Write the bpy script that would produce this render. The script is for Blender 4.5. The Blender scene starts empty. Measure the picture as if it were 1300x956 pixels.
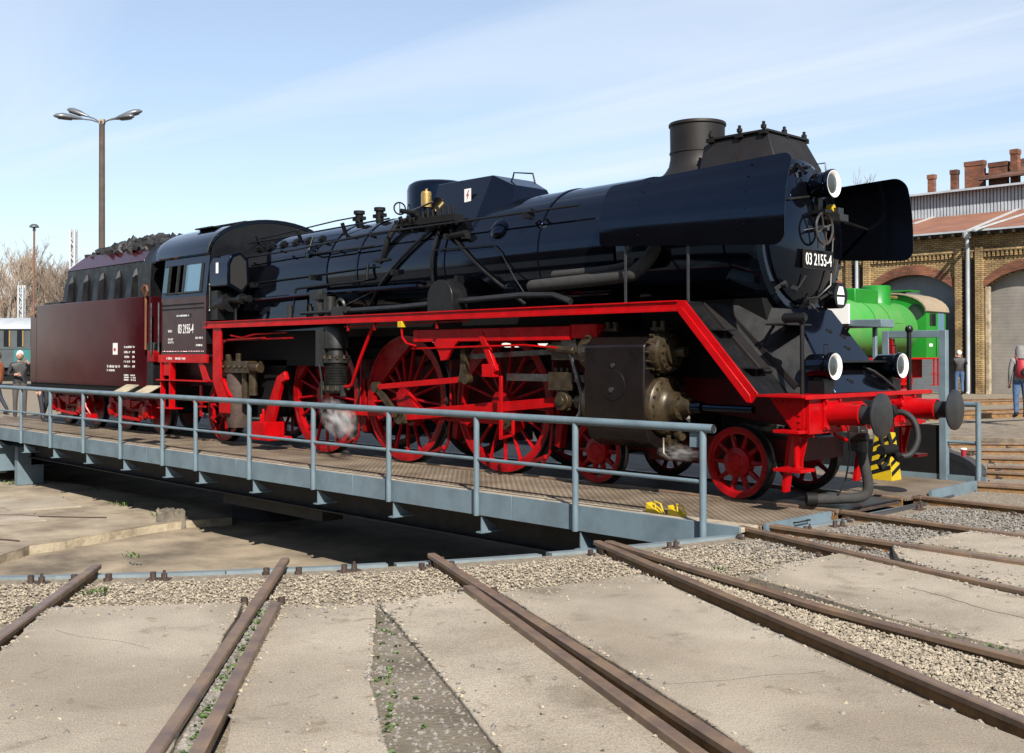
import bpy, math, random
from math import sin, cos, pi, radians, sqrt, atan2
from mathutils import Vector, Matrix, Quaternion
random.seed(7)
S = bpy.context.scene
C = S.collection
# ------------------------------------------------------------------ camera
CAM = Vector((7.354, -11.537, 1.678)); YAW = -0.805396; PITCH = 0.013082; FPX = 1377.07; PX, PY = 650.0, 433.5
cd = bpy.data.cameras.new('camera'); cam = bpy.data.objects.new('camera', cd); C.objects.link(cam)
cd.sensor_width = 36.0; cd.lens = FPX / 1300 * 36; cd.clip_start = 0.1; cd.clip_end = 6000
cd.shift_y = -(478 - PY) / 1300
fwd = Vector((sin(YAW) * cos(PITCH), cos(YAW) * cos(PITCH), sin(PITCH)))
rgt = Vector((cos(YAW), -sin(YAW), 0)); upv = rgt.cross(fwd)
cam.matrix_world = Matrix(((rgt.x, upv.x, -fwd.x, CAM.x), (rgt.y, upv.y, -fwd.y, CAM.y), (rgt.z, upv.z, -fwd.z, CAM.z), (0, 0, 0, 1)))
S.camera = cam
def at(u, v, x=None, y=None, z=None, depth=None):
    """point where the ray through photo pixel (u, v) meets a plane of the place"""
    d = rgt * ((u - PX) / FPX) - upv * ((v - PY) / FPX) + fwd
    if depth is not None: t = depth
    elif x is not None: t = (x - CAM.x) / d.x
    elif y is not None: t = (y - CAM.y) / d.y
    else: t = (z - CAM.z) / d.z
    return CAM + d * t
# ------------------------------------------------------------------ light
SUNV = Vector((1.08, -0.66, 1.02)).normalized()
EL = math.asin(SUNV.z); AZ = atan2(SUNV.x, SUNV.y)
W = bpy.data.worlds.new('World'); S.world = W; W.use_nodes = True
nt = W.node_tree; nt.nodes.clear()
out = nt.nodes.new('ShaderNodeOutputWorld'); bg = nt.nodes.new('ShaderNodeBackground')
sky = nt.nodes.new('ShaderNodeTexSky'); sky.sky_type = 'NISHITA'; sky.sun_disc = False
sky.sun_elevation = EL; sky.sun_rotation = AZ; sky.altitude = 50; sky.air_density = 1.0; sky.dust_density = 0.35; sky.ozone_density = 2.2
# thin cirrus veils, part of the sky all around
tc = nt.nodes.new('ShaderNodeTexCoord'); mp = nt.nodes.new('ShaderNodeMapping'); mp.inputs['Rotation'].default_value = (0, 0, radians(12)); mp.inputs['Scale'].default_value = (0.10, 0.52, 1.0); mp.inputs['Location'].default_value = (0.35, 0.2, 0)
sx = nt.nodes.new('ShaderNodeSeparateXYZ'); nt.links.new(tc.outputs['Generated'], sx.inputs['Vector'])
zc = nt.nodes.new('ShaderNodeMath'); zc.operation = 'MAXIMUM'; zc.inputs[1].default_value = 0.06; nt.links.new(sx.outputs['Z'], zc.inputs[0])
dv = nt.nodes.new('ShaderNodeVectorMath'); dv.operation = 'DIVIDE'; cz = nt.nodes.new('ShaderNodeCombineXYZ'); [nt.links.new(zc.outputs[0], cz.inputs[i]) for i in range(3)]
nt.links.new(tc.outputs['Generated'], dv.inputs[0]); nt.links.new(cz.outputs[0], dv.inputs[1])   # a flat cloud sheet high above the place
n1 = nt.nodes.new('ShaderNodeTexNoise'); n1.noise_dimensions = '2D'; n1.inputs['Scale'].default_value = 1.5; n1.inputs['Detail'].default_value = 8; n1.inputs['Roughness'].default_value = 0.56; n1.inputs['Distortion'].default_value = 0.5
rp = nt.nodes.new('ShaderNodeValToRGB'); rp.color_ramp.elements[0].position = 0.48; rp.color_ramp.elements[1].position = 0.82
rp.color_ramp.elements[0].color = (0, 0, 0, 1); rp.color_ramp.elements[1].color = (0.7, 0.7, 0.7, 1)
mx = nt.nodes.new('ShaderNodeMixRGB'); mx.inputs['Color2'].default_value = (5.6, 6.1, 6.8, 1)
nt.links.new(dv.outputs[0], mp.inputs['Vector']); nt.links.new(mp.outputs['Vector'], n1.inputs['Vector'])
nt.links.new(n1.outputs['Fac'], rp.inputs['Fac'])
# thin haze that thickens towards the horizon on every side
hz = nt.nodes.new('ShaderNodeMapRange'); hz.interpolation_type = 'SMOOTHSTEP'; hz.inputs['From Min'].default_value = 0.0; hz.inputs['From Max'].default_value = 0.75; hz.inputs['To Min'].default_value = 0.38; hz.inputs['To Max'].default_value = 0.12
nt.links.new(sx.outputs['Z'], hz.inputs['Value'])
hv = nt.nodes.new('ShaderNodeMath'); hv.operation = 'MULTIPLY_ADD'; hv.use_clamp = True; nt.links.new(rp.outputs['Color'], hv.inputs[0]); hv.inputs[1].default_value = 0.8; nt.links.new(hz.outputs['Result'], hv.inputs[2])
nt.links.new(hv.outputs['Value'], mx.inputs['Fac'])
nt.links.new(sky.outputs['Color'], mx.inputs['Color1']); nt.links.new(mx.outputs['Color'], bg.inputs['Color'])
bg.inputs['Strength'].default_value = 0.078
nt.links.new(bg.outputs['Background'], out.inputs['Surface'])
sl = bpy.data.lights.new('sun', 'SUN'); sl.energy = 5.0; sl.angle = radians(0.53); sl.color = (1.0, 0.94, 0.85)
so = bpy.data.objects.new('sun', sl); C.objects.link(so); so.rotation_euler = SUNV.to_track_quat('Z', 'Y').to_euler()
S.view_settings.view_transform = 'Standard'; S.view_settings.look = 'None'; S.view_settings.exposure = 1.02; S.view_settings.gamma = 1.0
S.view_settings.use_curve_mapping = False
S.cycles.max_bounces = 6; S.cycles.diffuse_bounces = 3; S.cycles.glossy_bounces = 3; S.cycles.transparent_max_bounces = 8; S.cycles.volume_bounces = 1
# ------------------------------------------------------------------ materials
M = {}
KB = 0.57 # the photograph is exposed bright: base colours stay in their natural, lower range
def mat(name, col, rough=0.6, metal=0.0, var=0.25, vscale=3.0, bump=0.0, bscale=40.0, coat=0.0, col2=None, vlo=0.35, vhi=0.65, spec=None, rvar=0.0, detail=6, tint=None):
    """procedural: base colour mottled by noise (towards col2 or a darker tone), optional fine relief"""
    if metal < .5 and 'white' not in name: col = tuple(c * KB for c in col); col2 = tuple(c * KB for c in col2) if col2 else None
    m = bpy.data.materials.new(name); m.use_nodes = True; t = m.node_tree; b = t.nodes['Principled BSDF']
    b.inputs['Roughness'].default_value = rough; b.inputs['Metallic'].default_value = metal
    if spec is not None: b.inputs['Specular IOR Level'].default_value = spec
    if tint: b.inputs['Specular Tint'].default_value = (*tint, 1)
    if coat: b.inputs['Coat Weight'].default_value = coat; b.inputs['Coat Roughness'].default_value = 0.08
    tcn = t.nodes.new('ShaderNodeTexCoord')
    if var or col2:
        n = t.nodes.new('ShaderNodeTexNoise'); n.inputs['Scale'].default_value = vscale; n.inputs['Detail'].default_value = detail; n.inputs['Roughness'].default_value = 0.62
        t.links.new(tcn.outputs['Object'], n.inputs['Vector'])
        r = t.nodes.new('ShaderNodeValToRGB'); e = r.color_ramp.elements
        e[0].position = vlo; e[1].position = vhi
        c2 = col2 if col2 else tuple(c * (1 - var) for c in col)
        e[0].color = (*c2, 1); e[1].color = (*col, 1)
        t.links.new(n.outputs['Fac'], r.inputs['Fac']); t.links.new(r.outputs['Color'], b.inputs['Base Color'])
        if rvar:
            mr = t.nodes.new('ShaderNodeMapRange'); mr.inputs['To Min'].default_value = max(0.02, rough - rvar); mr.inputs['To Max'].default_value = min(1, rough + rvar)
            mr.inputs['From Min'].default_value = 0.3; mr.inputs['From Max'].default_value = 0.7
            n3 = t.nodes.new('ShaderNodeTexNoise'); n3.inputs['Scale'].default_value = vscale * 1.7; n3.inputs['Detail'].default_value = 5
            t.links.new(tcn.outputs['Object'], n3.inputs['Vector']); t.links.new(n3.outputs['Fac'], mr.inputs['Value']); t.links.new(mr.outputs['Result'], b.inputs['Roughness'])
    else:
        b.inputs['Base Color'].default_value = (*col, 1)
    if bump:
        n2 = t.nodes.new('ShaderNodeTexNoise'); n2.inputs['Scale'].default_value = bscale; n2.inputs['Detail'].default_value = 4
        t.links.new(tcn.outputs['Object'], n2.inputs['Vector'])
        bp = t.nodes.new('ShaderNodeBump'); bp.inputs['Strength'].default_value = bump; bp.inputs['Distance'].default_value = 0.02
        t.links.new(n2.outputs['Fac'], bp.inputs['Height']); t.links.new(bp.outputs['Normal'], b.inputs['Normal'])
    M[name] = m
    return m
mat('black_gloss', (0.0035, 0.004, 0.006), 0.07, var=0.3, vscale=2.0, bump=0.006, bscale=2.0, rvar=0.03, spec=0.75, tint=(0.19, 0.36, 0.66))  # blue of the sky reflections is put into the specular tint
mat('black_satin', (0.0075, 0.0075, 0.0085), 0.42, var=0.4, vscale=3.0, bump=0.04, bscale=20, rvar=0.1, spec=0.3)
mat('smokebox_grey', (0.02, 0.0165, 0.0155), 0.55, var=0.35, vscale=4, bump=0.05, bscale=30, spec=0.3)
mat('soot_black', (0.0065, 0.006, 0.006), 0.7, var=0.4, vscale=5, spec=0.25)
mat('apron_dark', (0.0115, 0.0115, 0.0125), 0.42, var=0.4, vscale=5, bump=0.08, bscale=14, rvar=0.12, spec=0.35)
mat('tender_maroon', (0.055, 0.005, 0.009), 0.16, var=0.5, vscale=0.6, bump=0.035, bscale=1.1, rvar=0.06, spec=0.7, tint=(0.72, 0.38, 0.42))
mat('cab_maroon', (0.04, 0.010, 0.014), 0.24, var=0.3, vscale=2.0, bump=0.03, bscale=3, rvar=0.06, tint=(0.75, 0.5, 0.55))
mat('red_wheel', (0.46, 0.004, 0.008), 0.34, var=0.55, vscale=5.0, vlo=0.3, vhi=0.6, rvar=0.12, spec=0.2)
mat('red', (0.60, 0.004, 0.007), 0.3, var=0.3, vscale=3.5, rvar=0.1, bump=0.02, bscale=30, spec=0.15)
mat('red_dirty', (0.42, 0.005, 0.008), 0.42, var=0.6, vscale=4.0, rvar=0.12, spec=0.15)
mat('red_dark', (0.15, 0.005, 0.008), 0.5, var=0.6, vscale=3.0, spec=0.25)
mat('tyre_steel', (0.05, 0.048, 0.047), 0.3, metal=0.7, var=0.4, vscale=6)
mat('rod_steel', (0.16, 0.155, 0.15), 0.32, metal=0.85, var=0.5, vscale=8)
mat('oily_brass', (0.10, 0.07, 0.036), 0.4, metal=0.4, var=0.6, vscale=9, bump=0.1, bscale=40)
mat('cylinder_paint', (0.0125, 0.0085, 0.008), 0.3, var=0.35, vscale=3, rvar=0.08, spec=0.3)
mat('brass', (0.55, 0.36, 0.13), 0.35, metal=0.8, var=0.2)
mat('pipe_grey', (0.034, 0.034, 0.036), 0.42, metal=0.2, var=0.4, vscale=8)
mat('lagging', (0.04, 0.038, 0.035), 0.85, var=0.4, vscale=14, bump=0.5, bscale=60)
mat('pump_grey', (0.045, 0.046, 0.043), 0.45, metal=0.4, var=0.5, vscale=12)
mat('white_paint', (0.66, 0.66, 0.64), 0.5, var=0.08)
mat('warning_red', (0.6, 0.03, 0.02), 0.5, var=0)
mat('yellow', (0.72, 0.50, 0.015), 0.45, var=0.15, vscale=5)
mat('copper', (0.26, 0.095, 0.045), 0.45, metal=0.3, var=0.3)
mat('rubber', (0.013, 0.013, 0.013), 0.7, var=0.3)
mat('dark_void', (0.008, 0.008, 0.008), 0.9, var=0)
mat('rail_top', (0.36, 0.24, 0.15), 0.42, metal=0.25, var=0.45, vscale=4, col2=(0.21, 0.145, 0.115), bump=0.1, bscale=25, rvar=0.1)
mat('rail_rust', (0.36, 0.185, 0.06), 0.75, var=0.5, vscale=7, bump=0.3, bscale=40)
mat('rust_dark', (0.085, 0.05, 0.035), 0.8, var=0.5, vscale=9, bump=0.4, bscale=30)
mat('bridge_blue', (0.19, 0.265, 0.31), 0.48, var=0.38, vscale=2.6, vlo=0.25, vhi=0.6, bump=0.05, bscale=10, rvar=0.1)
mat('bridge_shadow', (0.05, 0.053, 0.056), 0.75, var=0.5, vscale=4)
mat('ring_blue', (0.26, 0.32, 0.345), 0.55, var=0.3, vscale=3, bump=0.1, bscale=20)
mat('concrete', (0.61, 0.53, 0.415), 0.85, col2=(0.48, 0.41, 0.315), vscale=1.3, vlo=0.3, vhi=0.62, bump=0.25, bscale=45, detail=10)
mat('pit_dirt', (0.50, 0.40, 0.275), 0.9, col2=(0.15, 0.115, 0.078), vscale=0.7, vlo=0.36, vhi=0.66, bump=0.5, bscale=14, detail=10)
mat('concrete_old', (0.50, 0.41, 0.29), 0.9, col2=(0.19, 0.145, 0.10), vscale=0.9, vlo=0.32, vhi=0.62, bump=0.5, bscale=16, detail=10)
mat('concrete_pale', (0.55, 0.46, 0.32), 0.9, col2=(0.28, 0.22, 0.14), vscale=3.0, vlo=0.35, vhi=0.55, bump=0.6, bscale=14)
mat('dirt', (0.26, 0.215, 0.155), 0.95, col2=(0.13, 0.105, 0.07), vscale=2.2, bump=0.8, bscale=35, detail=10)
mat('ballast_ground', (0.40, 0.33, 0.235), 0.95, col2=(0.2, 0.16, 0.115), vscale=22, bump=1.0, bscale=60, detail=8)
mat('stone_pale', (0.55, 0.465, 0.345), 0.85, var=0.55, vscale=28, detail=2)
mat('stone_grey', (0.34, 0.31, 0.27), 0.85, var=0.55, vscale=28, detail=2)
mat('weed', (0.11, 0.19, 0.025), 0.6, col2=(0.05, 0.11, 0.012), vscale=9)
mat('moss', (0.16, 0.15, 0.03), 0.9, col2=(0.07, 0.08, 0.015), vscale=12, bump=0.8, bscale=60)
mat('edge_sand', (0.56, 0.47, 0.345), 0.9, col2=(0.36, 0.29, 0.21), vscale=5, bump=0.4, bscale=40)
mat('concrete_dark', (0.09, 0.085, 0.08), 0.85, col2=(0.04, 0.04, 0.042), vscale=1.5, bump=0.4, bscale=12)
mat('plank', (0.33, 0.26, 0.185), 0.85, col2=(0.16, 0.125, 0.09), vscale=4, bump=0.4, bscale=30)
mat('old_wood', (0.26, 0.22, 0.165), 0.9, col2=(0.10, 0.085, 0.065), vscale=5, bump=0.6, bscale=25)
mat('pole_wood', (0.12, 0.085, 0.06), 0.85, var=0.4, vscale=3, bump=0.3, bscale=20)
mat('rusty_pole', (0.26, 0.125, 0.075), 0.8, var=0.3)
mat('lamp_grey', (0.22, 0.235, 0.25), 0.35, metal=0.3, var=0.2)
mat('lamp_dark', (0.10, 0.115, 0.12), 0.5, var=0.3)
mat('mast_white', (0.36, 0.37, 0.38), 0.6, var=0.12)
mat('coal', (0.02, 0.019, 0.02), 0.6, var=0.5, vscale=14, bump=0.5, bscale=25)
mat('bark', (0.34, 0.29, 0.24), 0.9, col2=(0.18, 0.15, 0.13), vscale=2)
mat('twig', (0.42, 0.31, 0.22), 0.9, col2=(0.25, 0.19, 0.15), vscale=1.5)
mat('evergreen', (0.045, 0.085, 0.025), 0.8, var=0.5, vscale=3)
mat('coach_grey', (0.105, 0.125, 0.135), 0.45, var=0.3, vscale=1.5)
mat('coach_teal', (0.05, 0.22, 0.215), 0.45, var=0.15)
mat('coach_roof', (0.50, 0.54, 0.58), 0.6, var=0.2, vscale=1.2)
mat('coach_wood', (0.42, 0.25, 0.07), 0.5, var=0.2)
mat('loco_green', (0.018, 0.31, 0.03), 0.35, var=0.2, vscale=1.0)
mat('loco_green_dusty', (0.13, 0.36, 0.09), 0.6, col2=(0.04, 0.38, 0.05), vscale=1.5, vlo=0.3, vhi=0.7)
mat('tan_roof', (0.42, 0.33, 0.23), 0.8, var=0.2)
mat('roof_felt', (0.36, 0.15, 0.08), 0.9, col2=(0.24, 0.10, 0.06), vscale=1.2, bump=0.3, bscale=20)
mat('tile_roof', (0.21, 0.095, 0.06), 0.85, col2=(0.11, 0.06, 0.045), vscale=3)
mat('zinc', (0.62, 0.67, 0.72), 0.55, metal=0.0, var=0.25, vscale=1.5)
mat('flashing', (0.66, 0.67, 0.68), 0.5, var=0.2)
mat('shutter_shaded', (0.24, 0.27, 0.29), 0.5, col2=(0.18, 0.205, 0.225), vscale=1.0)  # shaded shutter tone: the shade of the door recess is in the colour
mat('shutter_lit', (0.40, 0.36, 0.315), 0.6, col2=(0.27, 0.245, 0.22), vscale=0.8)  # same shutter with warm sunlight put into the colour
mat('timber_and_shade', (0.05, 0.035, 0.028), 0.85, var=0.4)
mat('skin', (0.55, 0.30, 0.21), 0.55, var=0.1)
mat('hair_white', (0.62, 0.58, 0.55), 0.7, var=0.2, vscale=30)
mat('hair_brown', (0.11, 0.06, 0.03), 0.6, var=0.3, vscale=30)
mat('jacket_black', (0.018, 0.019, 0.022), 0.6, var=0.4, vscale=8)
mat('jacket_grey', (0.30, 0.29, 0.28), 0.8, var=0.3, vscale=8)
mat('jacket_navy', (0.02, 0.03, 0.055), 0.7, var=0.4, vscale=8)
mat('shirt_orange', (0.62, 0.16, 0.03), 0.7, var=0.2)
mat('jeans', (0.03, 0.085, 0.21), 0.8, col2=(0.09, 0.17, 0.31), vscale=9)
mat('trousers_grey', (0.10, 0.085, 0.08), 0.8, var=0.3)
mat('trousers_dark', (0.025, 0.028, 0.04), 0.8, var=0.3)
mat('shoe', (0.03, 0.02, 0.016), 0.6, var=0.3)
mat('pack_red', (0.50, 0.02, 0.035), 0.6, var=0.25)
def glass(name, col, rough=0.05, tr=0.0):
    m = mat(name, col, rough, var=0); b = m.node_tree.nodes['Principled BSDF']; b.inputs['Transmission Weight'].default_value = tr; b.inputs['IOR'].default_value = 1.5
glass('glass_dark', (0.02, 0.025, 0.03)); mat('lens_grey', (0.07, 0.085, 0.085), 0.3, var=0.2, spec=0.3); glass('glass_lamp', (0.55, 0.6, 0.6), 0.1, 0.5)
m = mat('glass_window', (0.16, 0.30, 0.42), 0.06, var=0)
def brickmat(name, c1, c2, mortar, scale, rot=None):
    m = bpy.data.materials.new(name); m.use_nodes = True; t = m.node_tree; b = t.nodes['Principled BSDF']; b.inputs['Roughness'].default_value = 0.9
    tcn = t.nodes.new('ShaderNodeTexCoord'); mpn = t.nodes.new('ShaderNodeMapping'); br = t.nodes.new('ShaderNodeTexBrick')
    if rot: mpn.inputs['Rotation'].default_value = rot
    br.inputs['Color1'].default_value = (*c1, 1); br.inputs['Color2'].default_value = (*c2, 1); br.inputs['Mortar'].default_value = (*mortar, 1)
    br.inputs['Scale'].default_value = 1.0; br.inputs['Brick Width'].default_value = 0.26; br.inputs['Row Height'].default_value = 0.085; br.inputs['Mortar Size'].default_value = 0.012; br.inputs['Bias'].default_value = -0.1
    n = t.nodes.new('ShaderNodeTexNoise'); n.inputs['Scale'].default_value = 1.1; n.inputs['Detail'].default_value = 8
    mxn = t.nodes.new('ShaderNodeMixRGB'); mxn.blend_type = 'MULTIPLY'; r = t.nodes.new('ShaderNodeValToRGB'); r.color_ramp.elements[0].position = 0.3; r.color_ramp.elements[1].position = 0.62; r.color_ramp.elements[0].color = (0.38, 0.35, 0.32, 1)
    mxn.inputs['Fac'].default_value = 1.0
    t.links.new(tcn.outputs['Object'], mpn.inputs['Vector']); t.links.new(mpn.outputs['Vector'], br.inputs['Vector']); t.links.new(tcn.outputs['Object'], n.inputs['Vector'])
    t.links.new(n.outputs['Fac'], r.inputs['Fac']); t.links.new(br.outputs['Color'], mxn.inputs['Color1']); t.links.new(r.outputs['Color'], mxn.inputs['Color2']); t.links.new(mxn.outputs['Color'], b.inputs['Base Color'])
    bp = t.nodes.new('ShaderNodeBump'); bp.inputs['Strength'].default_value = 0.5; bp.inputs['Distance'].default_value = 0.02; bp.invert = True
    t.links.new(br.outputs['Fac'], bp.inputs['Height']); t.links.new(bp.outputs['Normal'], b.inputs['Normal'])
    M[name] = m
brickmat('brick_yellow', (0.38, 0.26, 0.11), (0.24, 0.15, 0.06), (0.055, 0.045, 0.035), 1, rot=(pi / 2, 0, 0))
brickmat('brick_red', (0.26, 0.082, 0.034), (0.13, 0.042, 0.022), (0.09, 0.07, 0.055), 1, rot=(pi / 2, 0, 0))
def pavemat():
    m = M['concrete']; t = m.node_tree; b = t.nodes['Principled BSDF']; src = b.inputs['Base Color'].links[0].from_socket
    tcn = t.nodes.new('ShaderNodeTexCoord')
    def layer(src, scale, lo, hi, c0, det=6, dist=0.0, vor=False):
        n = t.nodes.new('ShaderNodeTexVoronoi' if vor else 'ShaderNodeTexNoise'); n.inputs['Scale'].default_value = scale
        if not vor: n.inputs['Detail'].default_value = det; n.inputs['Distortion'].default_value = dist
        r = t.nodes.new('ShaderNodeValToRGB'); r.color_ramp.elements[0].position = lo; r.color_ramp.elements[1].position = hi; r.color_ramp.elements[0].color = (*c0, 1); r.color_ramp.elements[1].color = (1, 1, 1, 1)
        x = t.nodes.new('ShaderNodeMixRGB'); x.blend_type = 'MULTIPLY'; x.inputs['Fac'].default_value = 1.0
        t.links.new(tcn.outputs['Object'], n.inputs['Vector']); t.links.new(n.outputs['Distance'] if vor else n.outputs['Fac'], r.inputs['Fac']); t.links.new(src, x.inputs['Color1']); t.links.new(r.outputs['Color'], x.inputs['Color2'])
        return x.outputs['Color']
    src = layer(src, 130.0, .36, .62, (.62, .60, .57), 2)
    src = layer(src, 0.7, .36, .56, (.72, .69, .66), 9, .3)
    src = layer(src, 2.6, .30, .40, (.74, .71, .67), 10, .4)
    src = layer(src, 7.0, .27, .36, (.68, .64, .58), 8, .6)
    src = layer(src, 26.0, .05, .10, (.55, .52, .48), vor=True)
    t.links.new(src, b.inputs['Base Color'])
pavemat()
def gratemat():
    m = bpy.data.materials.new('grating'); m.use_nodes = True; t = m.node_tree; b = t.nodes['Principled BSDF']; b.inputs['Roughness'].default_value = 0.7
    tcn = t.nodes.new('ShaderNodeTexCoord'); br = t.nodes.new('ShaderNodeTexBrick')
    br.offset = 0.5; br.inputs['Brick Width'].default_value = 0.10; br.inputs['Row Height'].default_value = 0.045; br.inputs['Mortar Size'].default_value = 0.011; br.inputs['Scale'].default_value = 1.0
    br.inputs['Color1'].default_value = (0.014, 0.011, 0.009, 1); br.inputs['Color2'].default_value = (0.03, 0.023, 0.017, 1); br.inputs['Mortar'].default_value = (0.25, 0.195, 0.135, 1)
    n = t.nodes.new('ShaderNodeTexNoise'); n.inputs['Scale'].default_value = 1.4; n.inputs['Detail'].default_value = 7
    r = t.nodes.new('ShaderNodeValToRGB'); r.color_ramp.elements[0].position = 0.35; r.color_ramp.elements[1].position = 0.65; r.color_ramp.elements[0].color = (0.5, 0.45, 0.4, 1)
    mxn = t.nodes.new('ShaderNodeMixRGB'); mxn.blend_type = 'MULTIPLY'; mxn.inputs['Fac'].default_value = 1
    t.links.new(tcn.outputs['Object'], br.inputs['Vector']); t.links.new(tcn.outputs['Object'], n.inputs['Vector']); t.links.new(n.outputs['Fac'], r.inputs['Fac'])
    t.links.new(br.outputs['Color'], mxn.inputs['Color1']); t.links.new(r.outputs['Color'], mxn.inputs['Color2']); t.links.new(mxn.outputs['Color'], b.inputs['Base Color'])
    bp = t.nodes.new('ShaderNodeBump'); bp.inputs['Strength'].default_value = 0.8; bp.inputs['Distance'].default_value = 0.01
    t.links.new(br.outputs['Fac'], bp.inputs['Height']); t.links.new(bp.outputs['Normal'], b.inputs['Normal'])
    M['grating'] = m
gratemat()
# ------------------------------------------------------------------ mesh builder
class MB:
    def __init__(s): s.v = []; s.f = []
    def add(s, vs, fs):
        o = len(s.v); s.v += [tuple(p) for p in vs]; s.f += [tuple(i + o for i in q) for q in fs]; return s
    def box(s, x0, x1, y0, y1, z0, z1):
        if x0 > x1: x0, x1 = x1, x0
        if y0 > y1: y0, y1 = y1, y0
        if z0 > z1: z0, z1 = z1, z0
        return s.add([(x0, y0, z0), (x1, y0, z0), (x1, y1, z0), (x0, y1, z0), (x0, y0, z1), (x1, y0, z1), (x1, y1, z1), (x0, y1, z1)],
                     [(3, 2, 1, 0), (4, 5, 6, 7), (0, 1, 5, 4), (1, 2, 6, 5), (2, 3, 7, 6), (3, 0, 4, 7)])
    def bar(s, p0, p1, w, h, up=(0, 0, 1)):
        p0 = Vector(p0); p1 = Vector(p1); d = (p1 - p0).normalized(); a = Vector(up).cross(d)
        if a.length < 1e-4: a = Vector((1, 0, 0)).cross(d)
        a.normalize(); b = d.cross(a)
        c = [(-1, -1), (1, -1), (1, 1), (-1, 1)]
        vs = [p + a * (i * w / 2) + b * (j * h / 2) for p in (p0, p1) for i, j in c]
        return s.add(vs, [(3, 2, 1, 0), (4, 5, 6, 7), (0, 1, 5, 4), (1, 2, 6, 5), (2, 3, 7, 6), (3, 0, 4, 7)])
    def cyl(s, p0, p1, r0, r1=None, n=16, caps=True):
        r1 = r0 if r1 is None else r1
        p0 = Vector(p0); p1 = Vector(p1); q = (p1 - p0).to_track_quat('Z', 'Y'); a = q @ Vector((1, 0, 0)); b = q @ Vector((0, 1, 0))
        vs = [p + (a * cos(2 * pi * i / n) + b * sin(2 * pi * i / n)) * r for p, r in ((p0, r0), (p1, r1)) for i in range(n)]
        fs = [(i, (i + 1) % n, n + (i + 1) % n, n + i) for i in range(n)]
        if caps: fs += [tuple(range(n - 1, -1, -1)), tuple(range(n, 2 * n))]
        return s.add(vs, fs)
    def lathe(s, prof, o, ax, n=32, close=False):
        """prof: (radius, distance along the axis)"""
        o = Vector(o); ax = Vector(ax).normalized(); q = ax.to_track_quat('Z', 'Y'); a = q @ Vector((1, 0, 0)); b = q @ Vector((0, 1, 0))
        vs = []; fs = []
        for r, t in prof:
            for i in range(n): vs.append(o + ax * t + (a * cos(2 * pi * i / n) + b * sin(2 * pi * i / n)) * max(r, 1e-4))
        k = len(prof)
        for j in range(k - 1):
            for i in range(n): fs.append((j * n + i, j * n + (i + 1) % n, (j + 1) * n + (i + 1) % n, (j + 1) * n + i))
        if close:
            for i in range(n): fs.append(((k - 1) * n + i, (k - 1) * n + (i + 1) % n, (i + 1) % n, i))
        return s.add(vs, fs)
    def tube(s, pts, r, n=8, caps=True, r1=None):
        pts = [Vector(p) for p in pts]; k = len(pts); vs = []; fs = []
        d0 = (pts[1] - pts[0]).normalized(); a = d0.orthogonal().normalized()
        for j, p in enumerate(pts):
            d = ((pts[min(j + 1, k - 1)] - p).normalized() + (p - pts[max(j - 1, 0)]).normalized())
            d = d.normalized() if d.length > 1e-6 else d0
            a = (a - d * a.dot(d)).normalized(); b = d.cross(a)
            rr = r if r1 is None else r + (r1 - r) * j / (k - 1)
            for i in range(n): vs.append(p + (a * cos(2 * pi * i / n) + b * sin(2 * pi * i / n)) * rr)
        for j in range(k - 1):
            for i in range(n): fs.append((j * n + i, j * n + (i + 1) % n, (j + 1) * n + (i + 1) % n, (j + 1) * n + i))
        if caps: fs += [tuple(range(n - 1, -1, -1)), tuple(range((k - 1) * n, k * n))]
        return s.add(vs, fs)
    def hose(s, pts, r, n=12, k=6):
        P = [Vector(p) for p in pts]; P = [P[0] * 2 - P[1]] + P + [P[-1] * 2 - P[-2]]; o = []
        for i in range(1, len(P) - 2):
            for j in range(k if i < len(P) - 3 else k + 1):
                t = j / k; a, b, c, d = P[i - 1:i + 3]; o.append(0.5 * ((2 * b) + (c - a) * t + (2 * a - 5 * b + 4 * c - d) * t * t + (3 * b - a - 3 * c + d) * t ** 3))
        return s.tube(o, r, n)
    def prism(s, poly, ax, a0, a1):
        """poly: 2-D outline; ax 'x': (y,z), 'y': (x,z), 'z': (x,y)"""
        def P(p, a): return (a, p[0], p[1]) if ax == 'x' else (p[0], a, p[1]) if ax == 'y' else (p[0], p[1], a)
        n = len(poly); vs = [P(p, a0) for p in poly] + [P(p, a1) for p in poly]
        ar = sum(poly[i][0] * poly[(i + 1) % n][1] - poly[(i + 1) % n][0] * poly[i][1] for i in range(n)) * (a1 - a0) * (-1 if ax == 'y' else 1)
        fs = [(i, (i + 1) % n, n + (i + 1) % n, n + i) for i in range(n)] + [tuple(range(n - 1, -1, -1)), tuple(range(n, 2 * n))]
        if ar < 0: fs = [tuple(reversed(f)) for f in fs]
        return s.add(vs, fs)
    def loft(s, secs, caps=True, closed=True):
        n = len(secs[0]); vs = [p for q in secs for p in q]; fs = []
        for j in range(len(secs) - 1):
            for i in range(n if closed else n - 1): fs.append((j * n + i, j * n + (i + 1) % n, (j + 1) * n + (i + 1) % n, (j + 1) * n + i))
        if caps: fs += [tuple(range(n - 1, -1, -1)), tuple(range((len(secs) - 1) * n, len(secs) * n))]
        return s.add(vs, fs)
    def ball(s, c, r, n=10, sq=(1, 1, 1)):
        c = Vector(c); k = max(4, n // 2)
        vs = []; fs = []
        for j in range(k + 1):
            th = pi * j / k
            for i in range(n): vs.append((c.x + r * sq[0] * sin(th) * cos(2 * pi * i / n), c.y + r * sq[1] * sin(th) * sin(2 * pi * i / n), c.z - r * sq[2] * cos(th)))
        for j in range(k):
            for i in range(n): fs.append((j * n + i, j * n + (i + 1) % n, (j + 1) * n + (i + 1) % n, (j + 1) * n + i))
        return s.add(vs, fs)
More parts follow.
